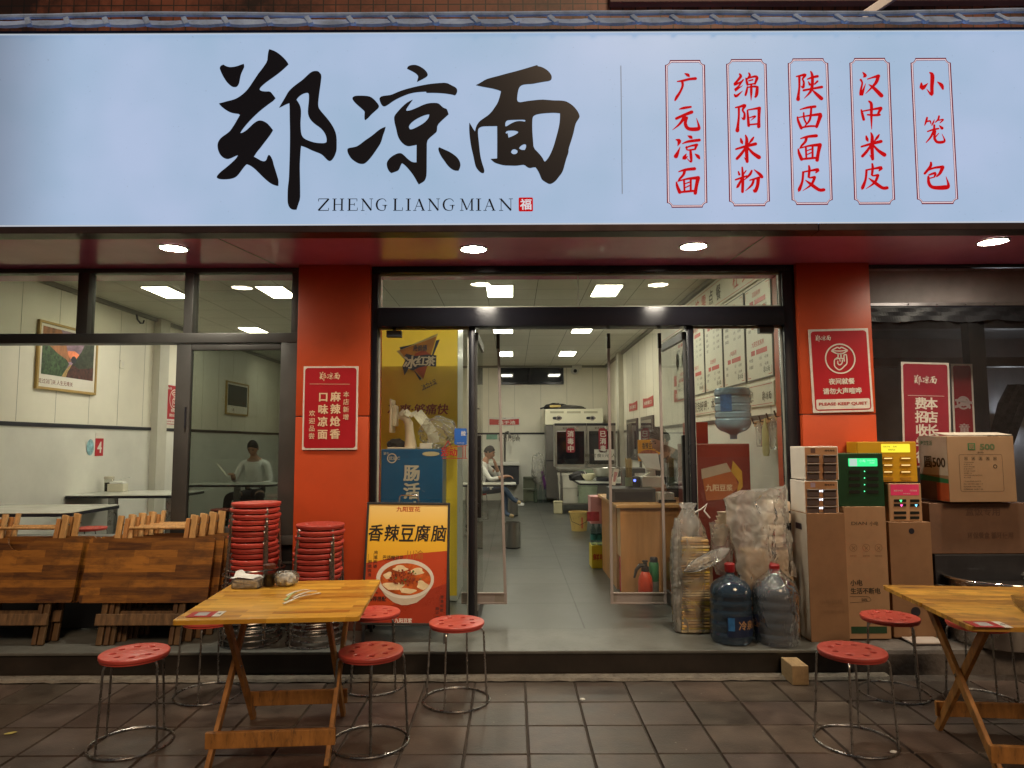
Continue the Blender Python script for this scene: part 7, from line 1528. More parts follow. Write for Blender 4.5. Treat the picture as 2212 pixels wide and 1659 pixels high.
c = kk(403, 770, 6.5); t_ = thing('chopstick_jar', 'clear jar packed with pale chopsticks beside the till', 'chopstick holder', Vector((c.x, 6.5, zd)))
MB().lathe([(.030, 0), (.034, .004), (.034, .19), (.031, .19), (.031, .01)], Vector((c.x, 6.5, zd)), 20, False).build('jar', glass('jar_glass', (.85, .84, .8)), t_, True); mb = MB(); MB().lathe([(.0345, .02), (.0345, .10)], Vector((c.x, 6.5, zd)), 20, False).build('label', M('label_sage', (.16, .22, .14), .5), t_)
for i in range(16): a_ = i * 2.4; r_ = .024 * math.sqrt((i + .5) / 16); mb.tube([Vector((c.x + r_ * math.cos(a_), 6.5 + r_ * math.sin(a_), zd + .02)), Vector((c.x + 1.5 * r_ * math.cos(a_), 6.5 + 1.5 * r_ * math.sin(a_), zd + .26 + random.uniform(0, .02)))], .004, 5)
mb.build('chopsticks', M('chop_wood', (.58, .42, .14), .5, var=.15), t_)
c = kk(445, 745, 6.6); t_ = thing('barcode_scanner', 'small black scanner with a blue light on the counter', 'scanner', Vector((c.x, 6.6, zd))); MB().box((c.x - .05, 6.58, zd), (c.x + .055, 6.68, zd + .10), .012).build('body', blk, t_); MB().disc(fy(6.578), c.x, zd + .065, .012, 0).build('light', emis('led_blue', (.1, .15, 1.), 4.), t_)
c = kk(440, 690, 6.9); t_ = thing('rice_cooker', 'dark cooker behind the chopstick jar', 'cooker', Vector((c.x, 6.95, zc))); MB().box((c.x - .10, 6.86, zc), (c.x + .12, 7.1, zc + .30), .03).build('body', dkg, t_, True); MB().box((c.x + .0, 6.855, zc + .22), (c.x + .11, 6.859, zc + .25), .001).build('handle', chrome, t_)
c = kk(665, 850, 6.42); t_ = thing('card_terminal', 'small black and white card printer at the right of the counter', 'printer', Vector((c.x, 6.4, zc))); MB().box((c.x - .05, 6.36, zc), (c.x + .09, 6.5, zc + .09), .01).build('body', wp, t_); MB().box((c.x - .06, 6.34, zc - .0), (c.x + .1, 6.355, zc + .03), .004).build('tray', blk, t_)
# sprayer and spray can on the floor in front of the counter
c = kk(530, 1565, 6.02); p = Vector((c.x, 6.02, FZ)); sc_ = 1.0
t_ = thing('pump_sprayer', 'orange red pump sprayer with a black trigger, on the floor before the counter', 'sprayer', p)
MB().lathe([(.075, .0), (.082, .01), (.082, .15), (.074, .20), (.05, .255), (.035, .27)], p + Vector((0, 0, .05)), 28).build('tank', M('spray_orange', (.62, .06, .02), .35, var=.05), t_, True); MB().lathe([(.04, .32), (.044, .325), (.042, .37), (.028, .375), (.02, .42), (.035, .425), (.03, .44)], p, 20).build('neck', M('spray_black', (.02, .018, .018), .4), t_, True)
MB().tube([p + Vector((.01, 0, .385)), p + Vector((-.06, -.01, .385)), p + Vector((-.10, -.01, .34)), p + Vector((-.125, -.01, .25))], .016, 8, rad=[.022, .026, .020, .012]).build('trigger', M('spray_black', (.02, .018, .018), .4), t_, True); MB().lathe([(.06, 0), (.07, .05)], p, 24).build('base', M('spray_black', (.02, .018, .018), .4), t_)
t_.scale = (.76, .76, .76); p = p + Vector((.085, .05, 0)); t_ = thing('spray_can', 'tall green topped insect spray can beside the orange sprayer', 'spray can', p)
MB().lathe([(.05, 0), (.054, .006), (.054, .28)], p, 24).build('can', M('can_grey', (.30, .30, .27), .35, .4, var=.2, vs=20), t_, True); MB().lathe([(.0545, .20), (.055, .205), (.055, .40), (.048, .41)], p, 24).build('green_sleeve', M('can_green', (.02, .14, .05), .35, var=.2), t_, True); MB().lathe([(.045, .41), (.045, .45), (.035, .465)], p, 20).build('cap', blk, t_, True); t_.scale = (.76, .76, .76)
# crates against the counter's far corner
p = Vector((.925, 7.62, FZ)); t_ = thing('yellow_carton', 'yellow drinks carton on the floor at the far corner of the counter', 'carton', p); MB().box(p + Vector((-.08, -.1, .001)), p + Vector((.10, .15, .24)), .004).build('box', M('carton_yellow', (.62, .48, .03), .5, var=.12), t_); mb = MB(); mb.text(fy(7.518), '鲜味', .93, FZ + .12, .07, 0, .02); mb.build('lettering', M('box_red', (.42, .02, .015), .4), t_)
t_ = thing('bottle_pack', 'shrink wrapped pack of clear water bottles on the yellow carton', 'bottle pack', p + Vector((0, 0, .242)))
for i in range(3):
    for j in range(2): MB().lathe([(.028, 0), (.03, .01), (.03, .15), (.012, .2), (.012, .225)], p + Vector((-.05 + i * .062, -.06 + j * .062, .243)), 14).build('bottle', glass('bottle_glass', (.75, .82, .82), ior=1.4), t_, True); MB().lathe([(.0305, .05), (.0305, .11)], p + Vector((-.05 + i * .062, -.06 + j * .062, .243)), 14, False).build('label', M('label_teal', (.03, .18, .16), .4, var=.3), t_)
t_ = thing('pink_carton', 'pink and white carton topmost of the pile by the counter', 'carton', p + Vector((0, 0, .47))); MB().box(p + Vector((-.085, -.1, .47)), p + Vector((.10, .15, .76)), .004).build('box', M('carton_pink', (.62, .30, .30), .5, var=.12), t_); MB().rect(fy(7.518), .80, FZ + .5, .93, FZ + .60, 0).build('red_print', M('print_rose', (.45, .06, .08), .5, var=.3, vs=20), t_)
# ================================================================ back of the room
ZR = Zm(1900, 1550, 500 / 1382); rr_ = lambda x, y, Y: V(*ZR(x, y), Y)
inox = M('inox', (.38, .37, .34), .3, .85, var=.18, vs=4); inoxd = M('inox_dark', (.20, .19, .18), .35, .7, var=.18, vs=3)
Y = 15.6; a, b_ = rr_(640, 1145, Y), rr_(1256, 130, Y); zmid = rr_(640, 303, Y).z
t_ = thing('fridge', 'tall steel kitchen fridge with a cream top panel at the back wall', 'fridge', Vector(((a.x + b_.x) / 2, Y, FZ)))
MB().box((a.x + .02, Y, FZ + .1), (b_.x, Y + .7, zmid - .002), .01).build('body', inoxd, t_); MB().box((a.x, Y - .03, zmid), (b_.x, Y + .7, b_.z), .01).build('top_panel', M('fridge_cream', (.74, .71, .55), .35, var=.03), t_)
for x0, x1 in ((688, 835), (870, 1018), (1053, 1200)):
    c0, c1 = rr_(x0, 178, Y - .032), rr_(x1, 155, Y - .032); MB().box((c0.x, Y - .034, c0.z), (c1.x, Y - .0305, c1.z)).build('vent', M('vent_tan', (.42, .40, .28), .5, var=.4, vs=200), t_)
for x0, x1 in ((715, 815), (1077, 1178)):
    c0, c1 = rr_(x0, 245, Y - .032), rr_(x1, 215, Y - .032); MB().poly(fy(Y - .031), rrect(c0.x, c0.z, c1.x, c1.z, .03), 0, .006).build('control', blk, t_); MB().ringf(fy(Y - .031), c1.x - .07, (c0.z + c1.z) / 2, .055, .018, .008).build('dial', chrome, t_)
c = rr_(700, 690, Y - .002); MB().box((a.x + .02, Y - .006, c.z - .012), (a.x + .9, Y - .0005, c.z + .012)).build('door_gap', blk, t_)
c = rr_(780, 110, Y); t_ = thing('junk_pile', 'tangle of black cables and bags on top of the fridge', 'cable pile', Vector((c.x, Y + .2, b_.z)))
crumple('c', (c.x - .05, Y + .2, b_.z + .05), (.28, .18, .09), 22, .4, 14, .5).build('bag', M('cloth_black', (.015, .014, .015), .7), t_); pts = [rr_(*q, Y + .1) for q in ((580, 128), (640, 112), (700, 85), (760, 95), (800, 80), (770, 72))]; MB().tube(pts, .02, 6).build('cable', blk, t_, True)
t_ = thing('small_box', 'small yellow box lying on the cables on the fridge', 'box', rr_(740, 100, Y)); c0, c1 = rr_(685, 112, Y), rr_(803, 88, Y); MB().box((c0.x, Y + .0, c0.z), (c1.x, Y + .15, c1.z), .01).build('box', M('box_amber', (.62, .46, .14), .5), t_)
t_ = thing('dark_bag', 'flat dark bag lying right of the cables on the fridge', 'bag', rr_(870, 125, Y)); crumple('c', rr_(850, 122, Y + .2), (.42, .2, .07), 22, .3, 15, .3).build('bag', M('bag_grey', (.08, .075, .07), .5), t_)
Y = 13.75; xs = [rr_(x, 500, Y).x for x in (735, 1083, 1400)]; z0, z1, zb = rr_(0, 765, Y).z, rr_(0, 288, Y).z, rr_(0, 375, Y).z
dgl = M('door_dark', (.012, .013, .018), .08, var=0, coat=.5)
for i, lab in enumerate(('left steel steriliser cabinet with a dark glass door and red tag', 'right steel steriliser cabinet with a white paper notice on its dark door')):
    xa, xb = xs[i] + .003, xs[i + 1] - .003; t_ = thing('steriliser', lab, 'steriliser cabinet', Vector(((xa + xb) / 2, Y, z0)), 'steriliser cabinets at the back')
    MB().box((xa, Y, z0 + .002), (xb, Y + .45, z1), .012).build('body', inox, t_); m_ = .045; MB().box((xa + m_, Y - .008, z0 + .06), (xb - m_, Y - .001, zb), .004).build('door_glass', dgl, t_)
    MB().box((xa, Y - .01, z1 - .05), (xb, Y - .0005, z1 - .003), .004).build('top_band', blk, t_); c = Vector((xb - .19, Y, (zb + z1) / 2 - .02)); MB().tube([c + Vector((0, -.035, 0)), c], .03, 18).build('knob', chrome, t_, True)
    MB().text(fy(Y - .002), '餐具消毒柜', xa + .28, (zb + z1) / 2 - .02, .045, 0).build('lettering', inkd, t_)
    tx = (rr_(903, 0, Y).x, rr_(1250, 0, Y).x)[i]; tz = rr_(0, 475, Y).z; t2 = MB().poly(fy(Y - .012), rrect(tx - .085, tz - .24, tx + .085, tz + .24, .04), 0, .004).build('red_tag', M('tag_maroon', (.30, .012, .03), .4), t_)
    MB().vtext(fy(Y - .018), ('消毒中', '已消毒')[i], tx, tz + .13, .12, .145, 0, .03).build('tag_lettering', pwhite, t2)
    if i:
        c0, c1 = rr_(1167, 685, Y - .014), rr_(1380, 567, Y - .014); n_ = MB().box((c0.x, Y - .016, c0.z), (min(c1.x, xb), Y - .013, c1.z)).build('paper_notice', pwhite, t_); mb = MB(); mb.text(fy(Y - .017), '碗 堂食1元/人', (c0.x + c1.x) / 2 - .08, c1.z - .12, .075, 0, fit=.62); mb.text(fy(Y - .017), '饭 打包1元/例', (c0.x + c1.x) / 2 - .08, c1.z - .26, .075, 0, fit=.62); mb.build('notice_lettering', inkd, n_)
t_ = thing('steel_worktable', 'stainless worktable with a lower shelf carrying the steriliser cabinets', 'worktable', Vector((1.6, 13.8, FZ))); xa, xb = rr_(772, 0, 13.5).x, XR - .02
MB().box((xa, 13.45, z0 - .06), (xb, 14.3, z0 - .001), .008).build('top', inox, t_); MB().box((xa + .2, 13.5, z0 - .55), (xb, 13.56, z0 - .07)).build('apron', inoxd, t_); zs_ = rr_(0, 1150, 13.5).z; MB().box((xa + .06, 13.5, zs_ - .03), (xb, 14.2, zs_)).build('shelf', inox, t_)
for x in (xa + .05, xb - .1):
    for y in (13.5, 14.2): MB().tube([(x, y, FZ), (x, y, z0 - .06)], .028, 10).build('leg', inoxd, t_, True)
for x, r_, h_, mm, lab in ((890, .115, .29, M('pail_white', (.62, .60, .52), .4, var=.05), 'white lidded pail on the lower shelf of the steel worktable'), (1075, .13, .32, M('pail_green', (.30, .36, .26), .4, var=.15), 'pale green pail on the lower shelf of the steel worktable')):
    p = Vector((rr_(x, 0, 13.6).x, 13.65, zs_ + .001)); t_ = thing('pail', lab, 'pail', p, 'pails on the worktable shelf'); k = 2.0; MB().lathe([(r_ * k * .85, 0), (r_ * k, h_ * k * .9), (r_ * k * 1.05, h_ * k * .91), (r_ * k * 1.05, h_ * k)], p, 26).build('body', mm, t_, True); MB().tube([p + Vector((-r_ * k, -.02, h_ * k * .85)), p + Vector((-r_ * .8 * k, -r_ * 1.1 * k, h_ * k * .5)), p + Vector((r_ * .8 * k, -r_ * 1.1 * k, h_ * k * .5)), p + Vector((r_ * k, -.02, h_ * k * .85))], .006, 5).build('handle', chrome, t_, True)
p = Vector((rr_(765, 0, 13.2).x, 13.3, FZ)); t_ = thing('small_bin', 'small pale square bin at the foot of the steel worktable', 'bin', p); MB().box(p + Vector((-.08, -.08, .001)), p + Vector((.08, .08, .21)), .02).build('body', M('bin_cream', (.60, .55, .36), .45, var=.05), t_); MB().box(p + Vector((-.09, -.09, .211)), p + Vector((.09, .09, .235)), .01).build('rim', M('bin_cream', (.60, .55, .36), .45), t_)
# table clutter: bowl, black cloth, steel basin
p = G(1258, 1040, TZ); p = Vector((rr_(1095, 0, 10.9).x, 10.9, TZ)); t_ = thing('soup_bowl', 'cream soup bowl with a spoon on the white table past the counter', 'bowl', p); MB().lathe([(.05, 0), (.06, .006), (.10, .05), (.125, .105), (.12, .107), (.09, .05), (.001, .015)], p, 28, False).build('bowl', M('bowl_cream', (.72, .68, .50), .3), t_, True); MB().tube([p + Vector((-.04, 0, .07)), p + Vector((-.07, -.02, .15))], .009, 6).build('spoon', wp, t_)
p = Vector((rr_(990, 0, 11.).x, 11., TZ)); t_ = thing('black_cloth', 'crumpled black cloth left of the soup bowl', 'cloth', p); crumple('c', p + Vector((0, 0, .04)), (.15, .10, .09), 24, .45, 33, .5).build('cloth', M('cloth_black', (.015, .014, .015), .7), t_)
p = Vector((rr_(1260, 0, 10.7).x, 10.75, TZ)); t_ = thing('steel_basin', 'wide glass and steel basin stacked on the white table right of the soup bowl', 'basin', p); MB().lathe([(.10, 0), (.14, .06), (.19, .14), (.195, .145), (.185, .14), (.13, .06), (.001, .02)], p + Vector((0, 0, .06)), 30, False).build('basin', inox, t_, True); MB().lathe([(.12, 0), (.13, .05), (.10, .06)], p, 26).build('lower_basin', blk, t_, True)
# bucket, bins
def bucket(name, lab, p, r0, r1, h, mm, cat, extra=None):
    t_ = thing(name, lab, cat, p); MB().lathe([(r0, .0), (r0, .004), (r1, h * .93), (r1 * 1.07, h * .94), (r1 * 1.07, h), (r1 * .97, h), (r0 * .95, .03), (.001, .025)], p, 34, False).build('body', mm, t_, True); return t_
p = G(1251, 1146, FZ); t_ = bucket('bucket', 'stained yellow bucket with a wire handle on the floor by the counter', p, .115, .15, .29, M('bucket_yellow', (.62, .44, .15), .45, var=.12, vs=6, dirt=.3), 'bucket')
MB().tube([p + Vector((-.15, -.02, .27)), p + Vector((-.12, -.13, .15)), p + Vector((.0, -.165, .10)), p + Vector((.10, -.14, .15)), p + Vector((.15, -.02, .27))], .004, 6).build('handle', blk, t_, True); wrap_label(p + Vector((0, 0, 0)), .142, .05, .28, 8, 20, M('stain_red', (.60, .16, .08), .5, var=.3), 'red_stain', t_)
for u, v, lab in ((1107, 1114, 'farther brushed steel waste bin, under the seated person'), (1107, 1183, 'nearer brushed steel waste bin standing on the open floor')):
    p = G(u, v, FZ); t_ = thing('waste_bin', lab, 'waste bin', p, 'steel waste bins'); MB().lathe([(.10, .0), (.10, .012), (.104, .014), (.104, .31), (.108, .314), (.108, .325), (.10, .325), (.098, .03), (.001, .03)], p, 34, False).build('body', M('bin_steel', (.33, .32, .31), .3, 1., var=.15, vs=5, stretch=(1, 1, .2)), t_, True); MB().lathe([(.103, 0), (.103, .014)], p, 30).build('base', blk, t_)
# sink, tap, signs and notices on the back wall
YbW = YB - .004; fb = fy(YbW)
c0, c1 = rr_(175, 945, 16.), rr_(350, 742, 16.); t_ = thing('wash_sink', 'white hand basin with a tall tap on a dark hanging cupboard', 'sink', Vector(((c0.x + c1.x) / 2 - .2, 16., c0.z)))
MB().box((c0.x - .55, 15.95, c0.z), (c1.x, YB - .003, c1.z), .01).build('cupboard', M('cupboard_dark', (.035, .037, .045), .35, var=.1), t_); MB().box((c0.x - .58, 15.9, c1.z + .002), (c1.x + .02, YB - .003, rr_(0, 705, 16.).z), .02).build('basin', wp, t_, True)
c = rr_(198, 705, 16.15); MB().tube([c, c + Vector((0, 0, .55)), c + Vector((.02, -.05, .68)), c + Vector((.08, -.1, .70)), c + Vector((.12, -.14, .62)), c + Vector((.12, -.14, .55))], .025, 10).build('tap', inoxd, t_, True)
c0, c1 = XZ(*ZR(24, 312), YbW), XZ(*ZR(360, 220), YbW); t_ = thing('wash_sign', 'red and white sign for the hand washing sink on the back wall', 'sign', (c0[0], YbW, c0[1])); MB().box((c0[0], YbW - .012, c0[1]), (c1[0], YbW - .001, c1[1]), .003).build('plate', plate, t_); f_ = fy(YbW - .0135); hh_ = c1[1] - c0[1]
MB().poly(f_, [(c0[0] + .02, c0[1] + .02), (c1[0] - .02, c0[1] + .02), (c1[0] - .02, c0[1] + hh_ * .80), (c0[0] + .5 * (c1[0] - c0[0]), c0[1] + hh_ * .68), (c0[0] + .02, c0[1] + hh_ * .80)], 0).build('red_panel', M('sign_redflat', (.48, .03, .03), .4), t_); MB().text(f_, '洗手池', (c0[0] + c1[0]) / 2 + .06, c0[1] + hh_ * .38, hh_ * .42, .002, .02, fit=(c1[0] - c0[0]) * .55).build('lettering', pwhite, t_); logo(MB(), f_, (c0[0] + c1[0]) / 2, c1[1] - hh_ * .14, hh_ * .16, .002).build('small_logo', inkd, t_)
for (x0, y0_, x1, y1_, mm, lab, tx) in ((165, 482, 283, 390, pwhite, 'white paper notice with two lines on the back wall above the sink', '宽带1元/人 打包1元/碗'), (0, 460, 118, 395, M('sticker_teal', (.16, .36, .28), .5, var=.2), 'pale teal sticker on the back wall left of the paper notice', '')):
    c0, c1 = XZ(*ZR(x0, y0_), YbW), XZ(*ZR(x1, y1_), YbW); t_ = thing('wall_notice', lab, 'notice', (c0[0], YbW, c0[1])); MB().box((c0[0], YbW - .006, c0[1]), (c1[0], YbW - .001, c1[1])).build('sheet', mm, t_)
    if tx:
        mb = MB(); f_ = fy(YbW - .0075); mb.text(f_, '堂食1元/人', (c0[0] + c1[0]) / 2 + .05, c0[1] + (c1[1] - c0[1]) * .58, .10, 0); mb.text(f_, '打包1元/碗', (c0[0] + c1[0]) / 2 + .05, c0[1] + (c1[1] - c0[1]) * .26, .10, 0); mb.build('lettering', inkd, t_)
c0, c1 = XZ(1078, 831, YbW), XZ(1217, 791, YbW); t_ = thing('high_window', 'dark high strip window under the ceiling of the back wall', 'window', (c0[0], YbW, c0[1])); MB().box((c0[0], YbW - .03, c0[1]), (c1[0], YbW - .002, c1[1]), .006).build('frame', M('frame_gloss', (.014, .014, .018), .16), t_)
xm_ = (c0[0] + c1[0]) / 2 - .05
for xa, xb in ((c0[0] + .05, xm_ - .03), (xm_ + .03, c1[0] - .05)): MB().box((xa, YbW - .036, c0[1] + .05), (xb, YbW - .031, c1[1] - .05)).build('pane', M('night_glass', (.02, .022, .03), .04, var=0, spec=.8), t_)
c = V(1245, 797, YB - .15); t_ = thing('security_camera', 'white dome security camera high on the back wall', 'security camera', c); MB().box(c + Vector((-.09, -.05, -.01)), c + Vector((.13, .14, .10)), .02).build('bracket', wp, t_); MB().ball(c + Vector((-.04, -.06, -.04)), .10, 16).build('dome', wp, t_, True); MB().ball(c + Vector((-.04, -.14, -.06)), .045, 12).build('lens', blk, t_, True)
c0, c1 = rr_(400, 1140, 15.8), rr_(545, 868, 15.8); t_ = thing('step_stool', 'dark green plastic two step stool standing by the back wall', 'step stool', Vector(((c0.x + c1.x) / 2, 15.8, FZ))); gm = M('plastic_green', (.09, .10, .065), .5, var=.12)
hS_ = c1.z - FZ; xa, xb = c0.x, c1.x
MB().box((xa, 15.75, FZ + hS_ * .48), (xb, 15.95, FZ + hS_ * .53), .01).build('step', gm, t_); MB().box((xa, 15.95, FZ + hS_ * .95), (xb, 16.15, c1.z), .01).build('step', gm, t_); MB().box((xa, 15.75, FZ), (xa + .05, 16.15, FZ + hS_ * .475)).box((xb - .05, 15.75, FZ), (xb, 16.15, FZ + hS_ * .475)).box((xa + .051, 15.80, FZ + .02), (xb - .051, 15.83, FZ + hS_ * .47)).build('lower_frame', gm, t_); MB().box((xa, 15.97, FZ + hS_ * .535), (xa + .05, 16.15, FZ + hS_ * .945)).box((xb - .05, 15.97, FZ + hS_ * .535), (xb, 16.15, FZ + hS_ * .945)).box((xa + .051, 16.0, FZ + hS_ * .54), (xb - .051, 16.03, FZ + hS_ * .94)).build('upper_frame', gm, t_)
c = rr_(565, 900, 15.9); t_ = thing('bag_of_cups', 'clear bag of cups with a purple edge leaning beside the fridge', 'plastic bag', Vector((c.x, 15.9, FZ))); mb = crumple('c', (c.x, 15.95, FZ + .75), (.16, .1, .35), 30, .25, 40, 0); mb.fixn = False; mb.build('bag', fmb, t_); MB().obox(rr_(640, 1000, 15.9), rr_(600, 800, 15.9), .06, .03, (0, 1, 0), .01).build('purple_edge', M('purple', (.16, .04, .20), .5), t_)
c = rr_(585, 1120, 15.7)
t_ = thing('bottle_pack', 'few clear bottles under the bag of cups beside the fridge', 'bottle pack', Vector((c.x, 15.7, FZ)))
for i in range(3): MB().lathe([(.045, 0), (.05, .02), (.05, .26), (.02, .35), (.02, .40)], Vector((c.x - .11 + i * .11, 15.72, FZ)), 12).build('bottle', MATS['bottle_glass'], t_, True)
t_ = thing('paper_scrap', 'white scrap of paper on the floor near the step stool', 'scrap', G(1130, 1087, FZ)); crumple('c', G(1124, 1093, FZ) + Vector((0, 0, .03)), (.09, .06, .035), 14, .4, 3, .4).build('scrap', M('tissue', (.8, .8, .77), .8), t_)
# right wall, farther back: red window signs, dark serving hatches, poster
Z3 = Zm(1800, 1300, 900 / 1493)
def wall_plate(u0, v0, u1, v1): a = W(*Z3(u0, v1), XR - .012); b_ = W(*Z3(u1, v0), XR - .012); return (a.y + b_.y) / 2, abs(a.y - b_.y) / 2, a.z, W(*Z3((u0 + u1) / 2, v0), XR - .012).z, W(*Z3((u0 + u1) / 2, v1), XR - .012).z
for (u0, v0, u1, v1, tx, lab) in ((1090, 445, 1140, 510, '豆花窗口', 'farther of the two red serving window signs high on the right wall'), (1181, 410, 1244, 488, '米粉窗口', 'nearer of the two red serving window signs high on the right wall')):
    yc, hw, _, zt_, zb_ = wall_plate(u0, v0, u1, v1); f_ = Fr((XR - .012, yc, (zt_ + zb_) / 2), (0, -1, 0), (0, 0, 1)); hh = (zt_ - zb_) / 2 * .85
    t_ = thing('window_sign', lab, 'sign', (XR, yc, zb_), 'red serving window signs'); MB().poly(f_, [(-hw, -hh), (hw, -hh), (hw, hh), (0, hh * .75), (-hw, hh)], -.008, 0).build('plate', M('sign_redflat', (.48, .03, .03), .4), t_); MB().text(f_, tx, 0, -hh * .1, hh * .75, .002, .02, fit=hw * 1.5).build('lettering', pwhite, t_)
for (u0, v0, u1, v1, lab) in ((1083, 558, 1147, 822, 'farther dark serving hatch in the right wall'), (1174, 540, 1250, 760, 'nearer dark serving hatch in the right wall')):
    yc, hw, _, zt_, zb_ = wall_plate(u0, v0, u1, v1); t_ = thing('serving_hatch', lab, 'hatch', (XR, yc, zb_), 'dark serving hatches'); MB().box((XR - .03, yc - hw, zb_), (XR - .002, yc + hw, zt_), .004).build('frame', blk, t_); MB().box((XR - .036, yc - hw + .08, zb_ + .06), (XR - .031, yc + hw - .08, zt_ - .06)).build('pane', M('night_glass', (.02, .022, .03), .04), t_)
yc, hw, _, zt_, zb_ = wall_plate(1386, 345, 1475, 450); f_ = Fr((XR - .02, yc, (zt_ + zb_) / 2), (0, -1, 0), (0, 0, 1)); hh = (zt_ - zb_) / 2 * .8
t_ = thing('window_sign', 'large red cold noodle window sign on the right wall beside the door post', 'sign', (XR, yc, zb_)); MB().poly(f_, [(-hw, -hh), (hw, -hh), (hw, hh), (0, hh * .75), (-hw, hh)], -.008, 0).build('plate', M('sign_redflat', (.48, .03, .03), .4), t_); MB().text(f_, '凉面窗口', 0, -hh * .1, hh * .8, .002, .02, fit=hw * 1.5).build('lettering', pwhite, t_)
yc, hw, _, zt_, zb_ = wall_plate(1386, 100, 1475, 335); zt_ = min(zt_, 2.9); f_ = Fr((XR - .02, yc, (zt_ + zb_) / 2), (0, -1, 0), (0, 0, 1)); hh = (zt_ - zb_) / 2
t_ = thing('food_poster', 'white poster with two dark oval food pictures above the cold noodle sign', 'poster', (XR, yc, zb_)); MB().box((-hw, -hh, -.008), (hw, hh, 0), 0, fr=f_).build('sheet', mw, t_); MB().rect(f_, -hw, -hh, hw, -hh * .4, .001).build('red_band', M('sign_redflat', (.48, .03, .03), .4), t_)
MB().poly(f_, circ(-hw * .4, hh * .35, hw * .22, 20, hh * .5), .002).build('food_picture', M('food_brown', (.20, .05, .03), .35, var=.3), t_); MB().poly(f_, circ(hw * .4, hh * .35, hw * .22, 20, hh * .5), .002).build('food_picture', M('food_brown', (.20, .05, .03), .35), t_); MB().text(f_, '小4元 大6元', 0, -hh * .7, hh * .18, .003, .01, fit=hw * 1.3).build('lettering', pwhite, t_)
yp = 7.9; c0, c1 = kk(475, 590, yp), kk(590, 425, yp); t_ = thing('food_poster', 'small yellow poster with black characters standing behind the till', 'poster', Vector(((c0.x + c1.x) / 2, yp, c0.z))); MB().box((c0.x, yp, c0.z), (c1.x + .1, yp + .02, c1.z), .003).build('sheet', poster_mat(), t_); MB().text(fy(yp - .002), '香辣豆腐脑', (c0.x + c1.x) / 2 + .05, c0.z + (c1.z - c0.z) * .72, .075, 0, .015, fit=(c1.x - c0.x) * 1.05).build('title', inkd, t_)
MB().poly(fy(yp - .002), circ((c0.x + c1.x) / 2 + .03, c0.z + (c1.z - c0.z) * .25, .12, 24, .07), 0).build('bowl_picture', M('food_red', (.42, .12, .05), .4), t_); MB().box((c0.x + .02, yp + .03, zc), (c0.x + .05, yp + .06, c0.z + .02)).build('post', chrome, t_)
# ================================================================ people
skin = M('skin', (.42, .22, .14), .5, var=.05, vs=20, sss=.05); hairm = M('hair_black', (.012, .010, .010), .55, var=.2, vs=60, bump=.4, bs=120); jacket = M('jacket_white', (.80, .80, .77), .7, var=.08, vs=8, bump=.25, bs=14); denim = M('denim', (.06, .09, .15), .75, var=.15); darkcl = M('dark_cloth', (.022, .022, .028), .75, var=.2, bump=.2, bs=14); shoe = M('shoe_tan', (.45, .34, .18), .6, var=.1)
def skin_mesh(J, E_, sub=2):
    """body grown round a skeleton: J name -> (pos, radius); E_ edges; returns evaluated mesh data"""
    names = list(J); idx = {n: i for i, n in enumerate(names)}
    me = bpy.data.meshes.new('tmp'); me.from_pydata([J[n][0] for n in names], [(idx[a], idx[b]) for a, b in E_], [])
    o = bpy.data.objects.new('tmp', me); COL.objects.link(o)
    m = o.modifiers.new('s', 'SKIN'); m.use_smooth_shade = True
    if me.skin_vertices: lay = me.skin_vertices[0]
    else:
        bm = bmesh.new(); bm.from_mesh(me); bm.verts.layers.skin.new(); bm.to_mesh(me); bm.free(); lay = me.skin_vertices[0]
    for i, n in enumerate(names):
        r = J[n][1]; lay.data[i].radius = (r, r) if not hasattr(r, '__len__') else r; lay.data[i].use_root = (i == 0)
    s = o.modifiers.new('d', 'SUBSURF'); s.levels = sub; s.render_levels = sub
    dg = bpy.context.evaluated_depsgraph_get(); r = bpy.data.meshes.new_from_object(o.evaluated_get(dg))
    bpy.data.objects.remove(o); bpy.data.meshes.remove(me)
    vs = [v.co.copy() for v in r.vertices]; fs = [tuple(f.vertices) for f in r.polygons]; bpy.data.meshes.remove(r); return vs, fs
